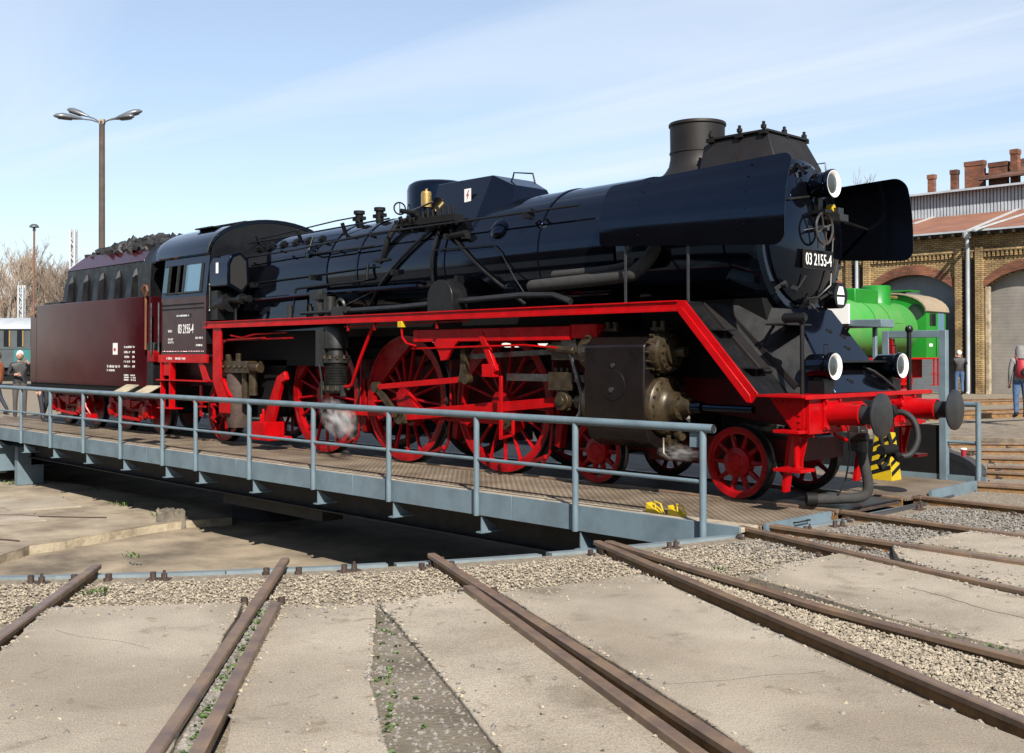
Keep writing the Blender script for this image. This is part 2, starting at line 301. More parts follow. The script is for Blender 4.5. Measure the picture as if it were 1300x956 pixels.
    def ring(s, c, ax, R, r, n=28, m=8):
        c = Vector(c); q = Vector(ax).to_track_quat('Z', 'Y'); a = q @ Vector((1, 0, 0)); b = q @ Vector((0, 1, 0)); z = q @ Vector((0, 0, 1)); vs = []; fs = []
        for i in range(n):
            t = 2 * pi * i / n; d = a * cos(t) + b * sin(t)
            for j in range(m):
                u = 2 * pi * j / m; vs.append(c + d * (R + r * cos(u)) + z * (r * sin(u)))
        for i in range(n):
            for j in range(m): fs.append((i * m + j, ((i + 1) % n) * m + j, ((i + 1) % n) * m + (j + 1) % m, i * m + (j + 1) % m))
        return s.add(vs, fs)
    def bolts(s, c, ax, R, k, r=0.02, h=0.02, n=6, ph=0.0):
        c = Vector(c); ax = Vector(ax).normalized(); q = ax.to_track_quat('Z', 'Y'); a = q @ Vector((1, 0, 0)); b = q @ Vector((0, 1, 0))
        for i in range(k):
            t = 2 * pi * i / k + ph; p = c + (a * cos(t) + b * sin(t)) * R; s.cyl(p - ax * 0.005, p + ax * h, r, n=n)
        return s
    def mesh(s, name, m, ang=35):
        me = bpy.data.meshes.new(name); me.from_pydata(s.v, [], s.f); me.materials.append(M[m]); me.validate(); me.update()
        me.shade_smooth(); me.set_sharp_from_angle(angle=radians(ang))
        return me
    def build(s, name, m, parent=None, ang=35, bevel=0.0, loc=None, rot=None):
        o = bpy.data.objects.new(name, s.mesh(name, m, ang)); C.objects.link(o)
        if parent is not None:
            o.parent = parent
            if parent.get('_w'): o.location = -parent.location
        if loc is not None: o.location = loc
        if rot is not None: o.rotation_euler = rot
        if bevel:
            b = o.modifiers.new('bevel', 'BEVEL'); b.width = bevel; b.segments = 2; b.limit_method = 'ANGLE'; b.angle_limit = radians(40)
        return o
def tag(o, label=None, cat=None, group=None, kind=None):
    if label: o['label'] = label
    if cat: o['category'] = cat
    if group: o['group'] = group
    if kind: o['kind'] = kind
    return o
def empty(name, loc, label, cat, group=None, rz=0.0, world=True):
    """the Empty at a thing's base; world=True: its parts are modelled in place"""
    o = bpy.data.objects.new(name, None); C.objects.link(o); o.location = loc; o.rotation_euler = (0, 0, rz); o.empty_display_size = 0.3
    if world: o['_w'] = True
    return tag(o, label, cat, group)
def copy_tree(o, parent=None):
    c = o.copy(); C.objects.link(c); c.parent = parent
    for ch in o.children: copy_tree(ch, c)
    return c
def text_mesh(txt, name, m, width, height, depth=0.004):
    cu = bpy.data.curves.new(name, 'FONT'); cu.body = txt; cu.extrude = 0.001; cu.align_x = 'CENTER'; cu.align_y = 'CENTER'
    o = bpy.data.objects.new(name, cu); C.objects.link(o)
    dg = bpy.context.evaluated_depsgraph_get(); me = bpy.data.meshes.new_from_object(o.evaluated_get(dg))
    bpy.data.objects.remove(o); bpy.data.curves.remove(cu)
    xs = [v.co.x for v in me.vertices]; ys = [v.co.y for v in me.vertices]; sx = width / (max(xs) - min(xs)); sy = height / (max(ys) - min(ys)); cx = (max(xs) + min(xs)) / 2; cy = (max(ys) + min(ys)) / 2
    for v in me.vertices: v.co = ((v.co.x - cx) * sx, (v.co.y - cy) * sy, v.co.z / 0.001 * depth / 2)
    me.materials.clear(); me.materials.append(M[m]); me.name = name
    return me
def place_text(txt, name, m, w, h, parent, origin, xdir, ydir):
    o = bpy.data.objects.new(name, text_mesh(txt, name, m, w, h)); C.objects.link(o)
    x = Vector(xdir).normalized(); y = Vector(ydir).normalized(); z = x.cross(y)
    mw = Matrix(((x.x, y.x, z.x, origin[0]), (x.y, y.y, z.y, origin[1]), (x.z, y.z, z.z, origin[2]), (0, 0, 0, 1)))
    o.parent = parent
    if parent.get('_w'): mw = Matrix.Translation(-parent.location) @ mw
    o.matrix_local = mw
    return o
# ================================================================== SETTING
TC = Vector((-11.5, 0, 0)); TR = 12.95
def pol(r, deg, z=0.0): return Vector((TC.x + r * cos(radians(deg)), TC.y + r * sin(radians(deg)), z))
def hn(x, y, s=1.0, k=0): # cheap smooth value noise
    return (sin(x * 1.7 * s + k) * cos(y * 2.3 * s - k * 1.3) + 0.5 * sin(x * 4.1 * s + 1.7 * y * s + k) + 0.25 * sin(9.7 * x * s - 7.3 * y * s + 2 * k)) / 1.75
def gz(x, y):
    r = sqrt((x - TC.x) ** 2 + (y - TC.y) ** 2)
    t = min(1, max(0, (r - 18) / 12)); t = t * t * (3 - 2 * t)
    return -0.10 + t * (0.17 + 0.03 * hn(x * 0.1, y * 0.1)) + 0.012 * hn(x, y) * min(1, max(0, r - 13.2))
mb = MB(); NS = 160; rs = [12.96, 13.3, 13.7, 14.2, 14.8, 15.5, 16.5, 18, 20, 23, 26, 30, 36, 45, 60, 90, 150, 300, 800, 2500]
vs = []; fs = []
for r in rs:
    for i in range(NS):
        a = 2 * pi * i / NS; x, y = TC.x + r * cos(a), TC.y + r * sin(a); vs.append((x, y, gz(x, y)))
for j in range(len(rs) - 1):
    for i in range(NS): fs.append((j * NS + i, (j + 1) * NS + i, (j + 1) * NS + (i + 1) % NS, j * NS + (i + 1) % NS))
ground = tag(mb.add(vs, fs).build('ground', 'ballast_ground'), kind='structure')
mb = MB(); vs = []; fs = []; prs = [0.0, 2, 4, 6, 8, 9, 10, 11, 12, 12.6, 12.95]
for r in prs:
    for i in range(96):
        a = 2 * pi * i / 96; x, y = TC.x + max(r, .01) * cos(a), max(r, .01) * sin(a); vs.append((x, y, -1.50 + 0.03 * hn(x, y)))
for j in range(len(prs) - 1):
    for i in range(96): fs.append((j * 96 + i, (j + 1) * 96 + i, (j + 1) * 96 + (i + 1) % 96, j * 96 + (i + 1) % 96))
pit = tag(mb.add(vs, fs).build('pit_floor', 'pit_dirt'), kind='structure')
# broken upper slab of the pit floor
led = [(-9.75, -7.6), (-9.55, -6.4), (-9.62, -5.6), (-9.35, -5.0), (-9.42, -4.3), (-9.2, -3.7), (-9.3, -3.1), (-9.05, -2.75), (-9.5, -2.35), (-9.9, -1.9), (-11.2, -1.5), (-14, -1.2), (-19, -1.6), (-22.5, -3.5), (-21, -7.5), (-17.5, -10.2), (-13, -11.6), (-10.6, -11.3)]
def densify(p, step=0.16, amp=0.05):
    o = []
    for i in range(len(p)):
        a = Vector(p[i]); b = Vector(p[(i + 1) % len(p)]); n = max(1, int((b - a).length / step))
        for k in range(n):
            q = a.lerp(b, k / n); o.append((q.x + amp * hn(q.x * 3, q.y * 3, 1, 2), q.y + amp * hn(q.x * 3, q.y * 3, 1, 5)))
    return o
led = [tuple(at(u, v, z=-1.36).xy) for u, v in ((-190, 762), (-60, 722), (0, 706), (40, 693), (100, 683), (160, 672), (212, 664), (256, 660))] + [(-11.0, -1.2), (-14, -0.9), (-19, -1.2), (-22.5, -3.0), (-21, -7.5), (-17.5, -10.2), (-13, -11.6), (-9.6, -11.4), (-7.4, -10.6)]
led = densify(led)
l1 = MB().prism(led, 'z', -1.62, -1.365).build('concrete_ledge', 'concrete_pale', pit); l1.location = (0, 0, 0)
l2 = MB().prism([(x + 0.0, y) for x, y in led], 'z', -1.364, -1.355).build('ledge_screed', 'concrete_old', l1); l2.location = (0, 0, 0)
for k, (x, y) in enumerate(((-12.2, -6.2), (-14.0, -4.4), (-13.3, -8.2), (-16.3, -6.0), (-15.4, -3.2))):
    pp = densify([(x - 1.0, y - .55), (x + .8, y - .75), (x + 1.05, y + .5), (x - .7, y + .8)], 0.2, 0.09)
    MB().prism(pp, 'z', -1.356, -1.345 + 0.004 * k).build('screed_patch', 'concrete', l1)
for a, b in (((-11.0, -5.0), (-15.0, -7.6)), ((-11.0, -7.2), (-13.0, -9.4)), ((-12.5, -3.0), (-15.8, -5.4)), ((-6.2, -4.2), (-9.2, -7.8)), ((-3.0, -5.0), (-6.0, -6.0))):
    z = -1.352 if a[0] < -10.9 else -1.492
    pts = [Vector((a[0] + (b[0] - a[0]) * t / 12 + .08 * hn(t, a[0]), a[1] + (b[1] - a[1]) * t / 12 + .08 * hn(a[1], t), z)) for t in range(13)]
    MB().tube(pts, 0.022, 5).build('joint_seam', 'rust_dark', pit)
# pit wall
mb = MB(); vs = []; fs = []
for i in range(160):
    a = 2 * pi * i / 160
    for z in (-1.6, -0.14): vs.append((TC.x + TR * cos(a), TR * sin(a), z))
for i in range(160): j = (i + 1) % 160; fs.append((2 * j, 2 * i, 2 * i + 1, 2 * j + 1))
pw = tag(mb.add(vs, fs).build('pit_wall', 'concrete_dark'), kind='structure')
# coping ring of steel segments on a rusty plate
cop = MB(); vs = []; fs = []
for i in range(160):
    a = 2 * pi * i / 160
    for r, z in ((12.98, -0.118), (13.24, -0.105)): vs.append((TC.x + r * cos(a), r * sin(a), z))
for i in range(160): j = (i + 1) % 160; fs.append((2 * i, 2 * i + 1, 2 * j + 1, 2 * j))
cop = tag(cop.add(vs, fs).build('pit_coping', 'rust_dark'), kind='structure')
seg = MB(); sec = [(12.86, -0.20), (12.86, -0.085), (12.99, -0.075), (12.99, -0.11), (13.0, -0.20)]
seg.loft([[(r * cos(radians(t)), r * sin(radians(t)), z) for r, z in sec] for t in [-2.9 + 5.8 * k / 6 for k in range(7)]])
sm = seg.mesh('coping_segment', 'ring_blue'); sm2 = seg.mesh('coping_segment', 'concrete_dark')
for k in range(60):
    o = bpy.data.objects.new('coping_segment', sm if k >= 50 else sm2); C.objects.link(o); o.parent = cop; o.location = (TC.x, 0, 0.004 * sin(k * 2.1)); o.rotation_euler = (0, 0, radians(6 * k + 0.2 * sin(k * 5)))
bm_ = MB(); bm_.box(-0.05, 0.05, -0.09, 0.09, 0, 0.018); bm_.cyl((0, -0.045, 0.015), (0, -0.045, 0.07), 0.024, n=6); bm_.cyl((0, 0.045, 0.015), (0, 0.045, 0.06), 0.024, n=6); bm_.cyl((0, 0.045, 0.05), (0, 0.045, 0.085), 0.012, n=6)
clampm = bm_.mesh('hold_down_clamp', 'rust_dark')
for k in range(20):
    o = bpy.data.objects.new('hold_down_clamp', clampm); C.objects.link(o); o.parent = cop; a = -50 + k * 5.1 + 1.4 * sin(k * 3.3); o.location = pol(13.1 + 0.04 * sin(k), a, -0.108); o.rotation_euler = (0, 0, radians(a + 20 * sin(k * 1.9)))
# ------------------------------------------------------------------ paving slabs (outlines turned into places on the ground)
def gp(u, v, z=-0.03): p = at(u, v, z=z); return (p.x, p.y)
SL = [
 [(62, 771), (309, 765), (252, 866), (186, 975), (-260, 975), (-60, 880), (0, 826)],
 [(357, 770), (477, 767), (470, 866), (460, 975), (252, 975), (303, 870)],
 [(481, 765), (594, 749), (752, 862), (905, 975), (668, 975), (570, 866)],
 [(636, 752), (818, 729), (1124, 866), (1364, 975), (980, 975), (822, 866)],
 [(952, 731), (1010, 712), (1066, 702), (1300, 757), (1500, 803), (1500, 874), (1300, 825), (1120, 780)],
 [(1132, 691), (1300, 716), (1500, 744), (1500, 792), (1300, 745), (1175, 718), (1140, 708)],
 [(1158, 687), (1232, 674), (1300, 683), (1500, 711), (1500, 738), (1300, 707)],
]
def slab_pt(u, v):
    p = Vector(gp(u, v)); d = (p - TC.xy).normalized(); return tuple(p + d * 3.0) if v == 975 else tuple(p)   # the slabs run on behind the photographer
SLW = [[slab_pt(u, v) for u, v in s] for s in SL]
def inpoly(x, y, p):
    c = False; j = len(p) - 1
    for i in range(len(p)):
        if (p[i][1] > y) != (p[j][1] > y) and x < (p[j][0] - p[i][0]) * (y - p[i][1]) / (p[j][1] - p[i][1]) + p[i][0]: c = not c
        j = i
    return c
for k, p in enumerate(SLW):
    q = densify(p, 0.06, 0.012)
    o = MB().prism(q, 'z', -0.13, -0.03 - 0.002 * (k % 3)).build('paving_slab', 'concrete', ground, bevel=0.008)
# hairline cracks across the slabs
for a, b, s in (((850, 868), (1050, 852), 3), ((70, 800), (190, 822), 0), ((1150, 745), (1300, 785), 4)):
    pa = at(*a, z=-.028); pb_ = at(*b, z=-.028); n = 26; pts = []
    for i in range(n + 1):
        q = pa.lerp(pb_, i / n); pts.append((q.x + .035 * hn(q.x * 3.1, q.y * 2.7, 1, a[0]), q.y + .035 * hn(q.y * 3.3, q.x * 2.9, 1, b[0]), -.0318))
    MB().tube(pts, .0028, 4).build('crack', 'rust_dark', ground)
# weedy dirt wedge between two slabs and strips beside the rails
for poly in ([(478, 768), (572, 870), (668, 980), (455, 980), (468, 866)], [(322, 762), (350, 762), (300, 870), (245, 985), (182, 985), (250, 866)]):
    MB().prism(densify([gp(u, v, -0.06) for u, v in poly], 0.2, 0.02), 'z', -0.13, -0.062).build('dirt_strip', 'dirt', ground)
# ------------------------------------------------------------------ gravel: loose stones, uncountable
def stones(name, pts, m, smin, smax):
    v = []; f = []
    base = [(1, 0, 0), (-1, 0, 0), (0, 1, 0), (0, -1, 0), (0, 0, 1), (0, 0, -1)]
    tri = [(0, 2, 4), (2, 1, 4), (1, 3, 4), (3, 0, 4), (2, 0, 5), (1, 2, 5), (3, 1, 5), (0, 3, 5)]
    for (x, y, z) in pts:
        s = random.uniform(smin, smax); a = random.uniform(0, 6.28); ca, sa = cos(a), sin(a); o = len(v); tl = random.uniform(-.6, .6)
        for b in base:
            bx = b[0] * random.uniform(.7, 1.3); by = b[1] * random.uniform(.6, 1.1); bz = b[2] * random.uniform(.5, .8) + tl * b[0]
            v.append((x + s * (bx * ca - by * sa), y + s * (bx * sa + by * ca), z + s * bz))
        f += [(p + o, q + o, r + o) for p, q, r in tri]
    mb = MB(); mb.v = v; mb.f = f
    o = mb.build(name, m, ang=20); return tag(o, kind='stuff')
RAILS = {}  # filled below, used to keep stones off the rail heads
pale = []; grey = []
while len(pale) < 19000:
    a = random.uniform(-50, 4); r = random.uniform(13.22, 14.45); p = pol(r, a)
    if any(inpoly(p.x, p.y, s) for s in SLW): continue
    (pale if a < -12 + random.uniform(-3, 3) else grey).append((p.x, p.y, gz(p.x, p.y) + random.uniform(-0.004, 0.02)))
wedge = [gp(u, v, -0.07) for u, v in ((775, 688), (900, 752), (1190, 872), (1420, 968), (1520, 940), (1300, 836), (950, 742))]
wx0 = min(p[0] for p in wedge); wx1 = max(p[0] for p in wedge); wy0 = min(p[1] for p in wedge); wy1 = max(p[1] for p in wedge)
MB().prism(wedge, 'z', -0.14, -0.075).build('gravel_bed', 'ballast_ground', ground)
k = 0
while k < 14000:
    x = random.uniform(wx0, wx1); y = random.uniform(wy0, wy1)
    if inpoly(x, y, wedge): pale.append((x, y, -0.07 + random.uniform(-0.006, 0.014))); k += 1
for k in range(2600):
    u = random.uniform(0, 1); v = random.uniform(0, 1); p = at(1090 + 240 * u, 712 + 12 * v + 20 * u, z=-0.06); grey.append((p.x, p.y, -0.075))
for k in range(2500):
    a = random.uniform(3, 60); r = random.uniform(13.1, 17); p = pol(r, a); grey.append((p.x, p.y, gz(p.x, p.y)))
wd = [gp(u, v, -0.06) for u, v in ((480, 770), (572, 870), (668, 980), (455, 980), (468, 866))]
while len(grey) < 99999:
    x = random.uniform(0.8, 4.4); y = random.uniform(-9.6, -6.8)
    if inpoly(x, y, wd): grey.append((x, y, -0.066)); k += 1
    if k > 2500 + 900: break
for k in range(900): u = random.uniform(0, 1); p = at(336 - 112 * u + random.uniform(-9, 10), 764 + 205 * u, z=-.06); grey.append((p.x, p.y, -.062))
for k in range(2600):   # grit strayed onto the slabs, mostly along their edges
    s = random.choice(SLW); i = random.randrange(len(s)); a = Vector(s[i]); b = Vector(s[(i + 1) % len(s)]); c = Vector((sum(q[0] for q in s) / len(s), sum(q[1] for q in s) / len(s)))
    q = a.lerp(b, random.random()); q = q.lerp(c, min(.9, abs(random.gauss(0, .06)) + (random.random() if random.random() < .12 else 0)))
    (pale if random.random() < .6 else grey).append((q.x, q.y, -.03))
tag(stones('gravel', pale, 'stone_pale', 0.006, 0.0175), 'pale beige crushed stone spread between the pit coping and slabs', 'gravel')
tag(stones('gravel', grey, 'stone_grey', 0.008, 0.023), 'grey ballast stones around the rails beyond the bridge end', 'gravel')
# ------------------------------------------------------------------ weeds
def weeds(name, spots, label):
    mb = MB()
    for x, y, z, n, h in spots:
        for i in range(n):
            a = random.uniform(0, 6.28); L = h * random.uniform(.5, 1.2); w = 0.008 + h * 0.06; px_ = x + random.gauss(0, h * .6); py_ = y + random.gauss(0, h * .6)
            d = Vector((cos(a), sin(a), 0)); s_ = Vector((-sin(a), cos(a), 0)) * w; b0 = Vector((px_, py_, z)); m1 = b0 + d * L * .35 + Vector((0, 0, L * .6)); t1 = b0 + d * L * .9 + Vector((0, 0, L * .65))
            mb.add([b0 - s_ * .4, b0 + s_ * .4, m1 + s_, m1 - s_, t1], [(0, 1, 2, 3), (3, 2, 4)])
    return tag(mb.build(name, 'weed'), label, 'weeds', kind='stuff')
sp = []
for k in range(70): u = random.uniform(0, 1); sp.append((*gp(338 - 110 * u + random.uniform(-6, 8), 768 + 200 * u), -0.06, 6, 0.024))
for k in range(34): u = random.uniform(0, 1); sp.append((*gp(482 + random.choice((-6, 8, 14, 80 * u)) + random.uniform(-5, 8), 775 + 190 * u), -0.06, 5, 0.02))
for u, v in ((40, 778), (48, 772), (55, 769), (30, 790), (24, 795), (112, 752), (122, 751), (130, 750), (1005, 744), (1012, 742), (992, 740), (1262, 826), (1268, 829), (1258, 824), (1205, 812), (1085, 782), (985, 737), (1130, 765), (1148, 783), (915, 722), (1030, 770), (1190, 800), (1105, 790)):
    sp.append((*gp(u, v, -0.06), -0.07, 10, 0.045))
weeds('weeds', sp, 'small green weeds sprouting beside rails and slab edges')
sp = []
for u, v, n in ((158, 642, 20), (150, 640, 12), (205, 655, 16), (168, 707, 14), (14, 615, 12), (25, 612, 12), (60, 604, 10), (205, 655, 10), (125, 622, 8)):
    p = at(u, v, z=-1.355); sp.append((p.x, p.y, -1.36, n, 0.13))
weeds('weeds', sp, 'grass tufts growing out of the turntable pit floor')
# wooden stumps in the pit
def stump(u, v, h, r, label):
    p = at(u, v, z=-1.36); mb = MB(); secs = []
    for z, k in ((-0.15, 1.15), (0, 1.05), (h * .5, .95), (h * .9, 1.0), (h, .85)):
        secs.append([(p.x + r * k * cos(t) * (1 + .15 * sin(5 * t)), p.y + r * k * sin(t) * (1 + .12 * cos(4 * t)), -1.36 + z + (0.04 * cos(3 * t) if z > .1 else 0)) for t in [2 * pi * i / 14 for i in range(14)]])
    tag(mb.loft(secs).build('wooden_stump', 'old_wood'), label, 'stump')
stump(211, 662, 0.22, 0.17, 'weathered wooden stump with a grass tuft on the pit floor'); stump(227, 661, 0.2, 0.14, 'splintered grey stump nearest the broken pit ledge end')
# ------------------------------------------------------------------ rails
RP = [(-.07, -.15), (.07, -.15), (.07, -.138), (.012, -.118), (.010, -.045), (.034, -.036), (-.034, -.036), (-.010, -.045), (-.012, -.118), (-.07, -.138)]
RH = [(-.036, -.0365), (.036, -.0365), (.037, -.008), (.028, 0), (-.028, 0), (-.037, -.008)]
def sweep(prof, pts):
    secs = []
    for i, p in enumerate(pts):
        a = Vector(pts[max(i - 1, 0)]); b = Vector(pts[min(i + 1, len(pts) - 1)]); d = (b - a).normalized(); n = Vector((d.y, -d.x, 0))
        secs.append([Vector(p) + n * q[0] + Vector((0, 0, q[1])) for q in prof])
    return MB().loft(secs)
def smooth_path(p, n=14):
    if len(p) == 2: return [Vector((*p[0], 0)).lerp(Vector((*p[1], 0)), k / n) for k in range(n + 1)]
    o = []
    P = [Vector((*q, 0)) for q in p]; P = [P[0] * 2 - P[1]] + P + [P[-1] * 2 - P[-2]]
    for i in range(1, len(P) - 2):
        for k in range(n if i < len(P) - 3 else n + 1):
            t = k / n; a, b, c, d = P[i - 1:i + 3]
            o.append(0.5 * ((2 * b) + (c - a) * t + (2 * a - 5 * b + 4 * c - d) * t * t + (3 * b - a - 3 * c + d) * t ** 3))
    return o
def rail_part(parent, p, z=0.0, foot=True):
    pts = [q + Vector((0, 0, z)) for q in smooth_path(p)]
    r = sweep(RP, pts).build('rail', 'rail_rust', parent, ang=25); h = sweep(RH, pts).build('rail_head', 'rail_top', r, ang=25)
    return r
def track(label, rails, clips=True, z=0.0):
    t = empty('railway_track', Vector((*rails[0][0], 0)), label, 'track', 'tracks fanning out from the turntable pit')
    for p in rails:
        e = Vector(p[-1]); p = p[:-1] + [tuple(e + (e - Vector(p[-2])).normalized() * 4.0)] if clips else p
        rail_part(t, p, z)
        a = Vector((*p[0], 0)); d = (Vector((*p[1], 0)) - a).normalized(); n = Vector((-d.y, d.x, 0))
        if clips:
            for k in range(2):
                c = a + d * (0.16 + k * 1.1)
                for s in (-1, 1):
                    mb = MB(); q = c + n * (0.13 * s); mb.bar(q - d * .07 + Vector((0, 0, -.125)), q + d * .07 + Vector((0, 0, -.125)), .15, .02)
                    mb.cyl(q + Vector((0, 0, -.12)), q + Vector((0, 0, -.05)), .026, n=6); mb.cyl(q + d * .04 + Vector((0, 0, -.12)), q + d * .04 + Vector((0, 0, -.075)), .03, n=6)
                    mb.bar(q - n * s * .02 + Vector((0, 0, -.11)), q - n * s * .085 + Vector((0, 0, -.122)), .06, .02)
                    mb.build('rail_clamp', 'rust_dark', t)
    return t
def edging(parent, px0, px1):
    a = at(*px0, z=-0.02); b = at(*px1, z=-0.02); MB().bar(a, b, 0.07, 0.06).build('edging_bar', 'rail_top', parent, bevel=0.006)
t = track('rusty radial track with weeds along the rail between two concrete slabs', [[(-.465, -6.638), (2.209, -8.812), (4.6, -10.76)], [(-1.28, -7.879), (.505, -9.224), (2.6, -10.8)]]); edging(t, (350, 770), (243, 975))
t = track('straight radial track with a broad concrete slab laid between its rails', [[(.211, -5.622), (3.752, -7.206), (8.5, -9.33)], [(.766, -4.136), (4.832, -6.082), (9.6, -8.37)]]); edging(t, (594, 748), (908, 978))
t = track('curved track whose rail crosses beside the pale gravel wedge', [[(.836, -4.064), (2.77, -4.713), (4.957, -5.279), (10, -6.2)], [(1.169, -2.462), (4.266, -3.468), (9.6, -4.9)]])
t = track('track beside the handled end plate of the turntable bridge', [[(1.19, -2.148), (3.841, -2.355), (9.5, -2.8)], [(1.31, -.74), (2.923, -.94), (9.5, -1.7)]])
t = track('track leading off the bridge end past the far buffer', [[(1.27, 1.02), (2.557, .93), (9.5, .3)], [(1.08, 2.72), (3.0, 3.1), (9.5, 4.2)]])
def radial(a, L, off): d = Vector((cos(radians(a)), sin(radians(a)))); n = Vector((-d.y, d.x)); b = Vector((TC.x, 0)) + d * 12.98 + n * off; e = b + d * L; return [(b.x, b.y), (e.x, e.y)]
for a, lb in ((16.7, 'rusty track ending at the pit beside the far handrail post'), (27.2, 'rusty track with the red paper cup standing on its rail'), (40.5, 'brown track beyond the cup rail, ending at weathered planks')):
    track(lb, [radial(a, 16, -.75), radial(a, 16, .75)])
def ztrack(label, pa, pb, gauge=1.5):
    a = Vector((pa.x, pa.y)); b = Vector((pb.x, pb.y)); d = (b - a).normalized(); n = Vector((-d.y, d.x)) * gauge / 2
    t = track(label, [[tuple(a + n), tuple(b + n)], [tuple(a - n), tuple(b - n)]], clips=False, z=0.16)
    return t
ztrack('golden brown track in front of the brick engine shed', at(1120, 512, z=.1), at(1420, 506, z=.1))
ztrack('rusty track in front of the person with the red backpack', at(1150, 530, z=.05), at(1420, 521, z=.05))
# weathered timber planks between the tracks
pd = empty('timber_crossing', (-2.0, 11.5, -0.05), 'weathered grey timber plank crossing between the shed tracks', 'crossing')
for k in range(13):
    y = 9.6 + k * 0.42; x0 = -4.4 + 0.12 * k + 0.3 * sin(k * 2.2)
    MB().bar((x0, y + .25, gz(x0, y) + .06), (x0 + 8.5 + .6 * sin(k), y + 2.6, .06 + .01 * sin(k * 3)), 0.38, 0.1).build('plank', 'plank', pd, bevel=0.012)
# ================================================================== TURNTABLE BRIDGE
br = empty('turntable_bridge', (-11.5, 0, -1.5), 'long blue grey turntable bridge with handrails carrying the black locomotive', 'turntable')
X0, X1 = -24.35, 1.28
for k in range(18):   # grating panels of the deck, near and far, and plates between the rails
    a = X0 + (X1 - X0) * k / 18; b = X0 + (X1 - X0) * (k + 1) / 18 - 0.012
    MB().box(a, b, -2.29, -0.84, -0.055, -0.022 - 0.003 * (k % 2)).build('deck_grating', 'grating', br)
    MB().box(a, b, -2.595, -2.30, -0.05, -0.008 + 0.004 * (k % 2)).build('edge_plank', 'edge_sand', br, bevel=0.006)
    MB().box(a, b, 0.84, 3.08, -0.055, -0.022 - 0.003 * (k % 2)).build('deck_grating', 'grating', br)
    MB().box(a, b, -0.665, 0.665, -0.075, -0.04 - 0.003 * (k % 2)).build('deck_plate', 'rust_dark', br)
for s in (-1, 1): rail_part(br, [(X0, .75 * s), (X1 - .02, .75 * s)])
mb = MB()
for y in (-1.9, -.75, .75, 2.0): mb.box(X0, X1 - .06, y - .012, y + .012, -.70, -.15); mb.box(X0, X1 - .06, y - .14, y + .14, -.72, -.70); mb.box(X0, X1 - .06, y - .12, y + .12, -.15, -.13)
for k in range(30): x = X0 + .3 + k * .86; mb.box(x - .01, x + .01, -2.5, 2.9, -.30, -.06); mb.box(x - .01, x + .01, -1.9, 1.98, -.68, -.16)
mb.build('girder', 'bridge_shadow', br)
for k in range(8):
    a = X0 + (X1 - X0) * k / 8; b = X0 + (X1 - X0) * (k + 1) / 8 - 0.008
    f = MB(); f.box(a, b, -2.625, -2.60, -0.272, 0.012); f.box(a, b, -2.60, -2.53, -0.272, -0.262); f.build('fascia_panel', 'bridge_blue', br, bevel=0.004)
    MB().box(a, b, 3.085, 3.11, -0.25, 0.05).build('fascia_panel', 'bridge_blue', br)
MB().box(X1, X1 + .02, -2.6, 3.05, -.40, -.10).build('end_beam', 'bridge_blue', br)
ep = MB().bar((X1 + .03, -2.25, -.045), (X1 + .03, -1.0, -.045), .03, .11).build('end_plate', 'bridge_blue', br)
MB().tube([(X1 + .05, -1.75, -.03), (X1 + .09, -1.75, -.025), (X1 + .09, -1.5, -.025), (X1 + .05, -1.5, -.03)], .008, 6).build('handle', 'soot_black', ep)
MB().bar((X1 + .04, 1.35, -.04), (X1 + .02, 2.7, -.03), .04, .14).build('end_plate', 'bridge_blue', br)
MB().box(.35, 1.26, -.64, .64, -.036, -.012).build('cover_plate', 'pipe_grey', br, bevel=0.006)
hr = MB().cyl((-24.2, -2.67, .955), (1.0, -2.67, .955), .044, n=14, caps=False).build('handrail', 'bridge_blue', br)
MB().cyl((-24.2, -2.67, .955), (.999, -2.67, .955), .036, n=12, caps=True).build('tube_bore', 'dark_void', hr)
POSTS = [.87, -.86, -2.50, -4.25, -6.05, -7.85, -9.6, -10.82, -12.55, -14.26, -15.97, -17.65, -19.4, -21.1, -22.9]
pm = MB().cyl((0, 0, -.27), (0, 0, .94), .036, n=12).mesh('handrail_post', 'bridge_blue')
gm = MB(); gm.prism([(0.06, -.27), (0.06, -.47), (0.36, -.47)], 'x', -.008, .008); gm.box(-.05, .05, 0.02, .38, -.485, -.47); gm = gm.mesh('gusset', 'bridge_blue')
for x in POSTS:
    o = bpy.data.objects.new('handrail_post', pm); C.objects.link(o); o.parent = hr; o.location = (x, -2.67, 0)
    o = bpy.data.objects.new('gusset', gm); C.objects.link(o); o.parent = br; o.location = Vector((x + .02, -2.67, 0)) - br.location
MB().cyl((-24.2, -2.67, .42), (.87, -2.67, .42), .022, n=10).build('mid_rail', 'bridge_blue', hr)
MB().box(.70, .84, -2.66, -2.64, .76, .93).build('tab_plate', 'bridge_blue', hr)
fr = MB().cyl((.70, 3.1, 1.02), (1.17, 3.1, 1.02), .036, n=12).build('handrail', 'bridge_blue', br)
f2 = MB(); f2.cyl((1.17, 3.1, -.2), (1.17, 3.1, 1.05), .036, n=12); f2.build('handrail_post', 'bridge_blue', fr)
f2 = MB(); f2.cyl((.70, 3.1, .5), (1.17, 3.1, .5), .022, n=10); f2.build('mid_rail', 'bridge_blue', fr)
f2 = MB(); f2.cyl((-24, 3.1, 1.02), (-1.2, 3.1, 1.02), .036, n=12); f2 = f2.build('handrail', 'bridge_blue', br)
for k in range(13): MB().cyl((-23.8 + 1.85 * k, 3.1, -.2), (-23.8 + 1.85 * k, 3.1, 1.02), .034, n=10).build('handrail_post', 'bridge_blue', f2)
g = MB()
for x in (-.13, .70): g.box(x - .05, x + .05, 3.05, 3.15, -.1, 2.03)
g.box(-.08, .65, 3.05, 3.15, 1.93, 2.03); g = g.build('gate_frame', 'bridge_blue', br, bevel=0.006)
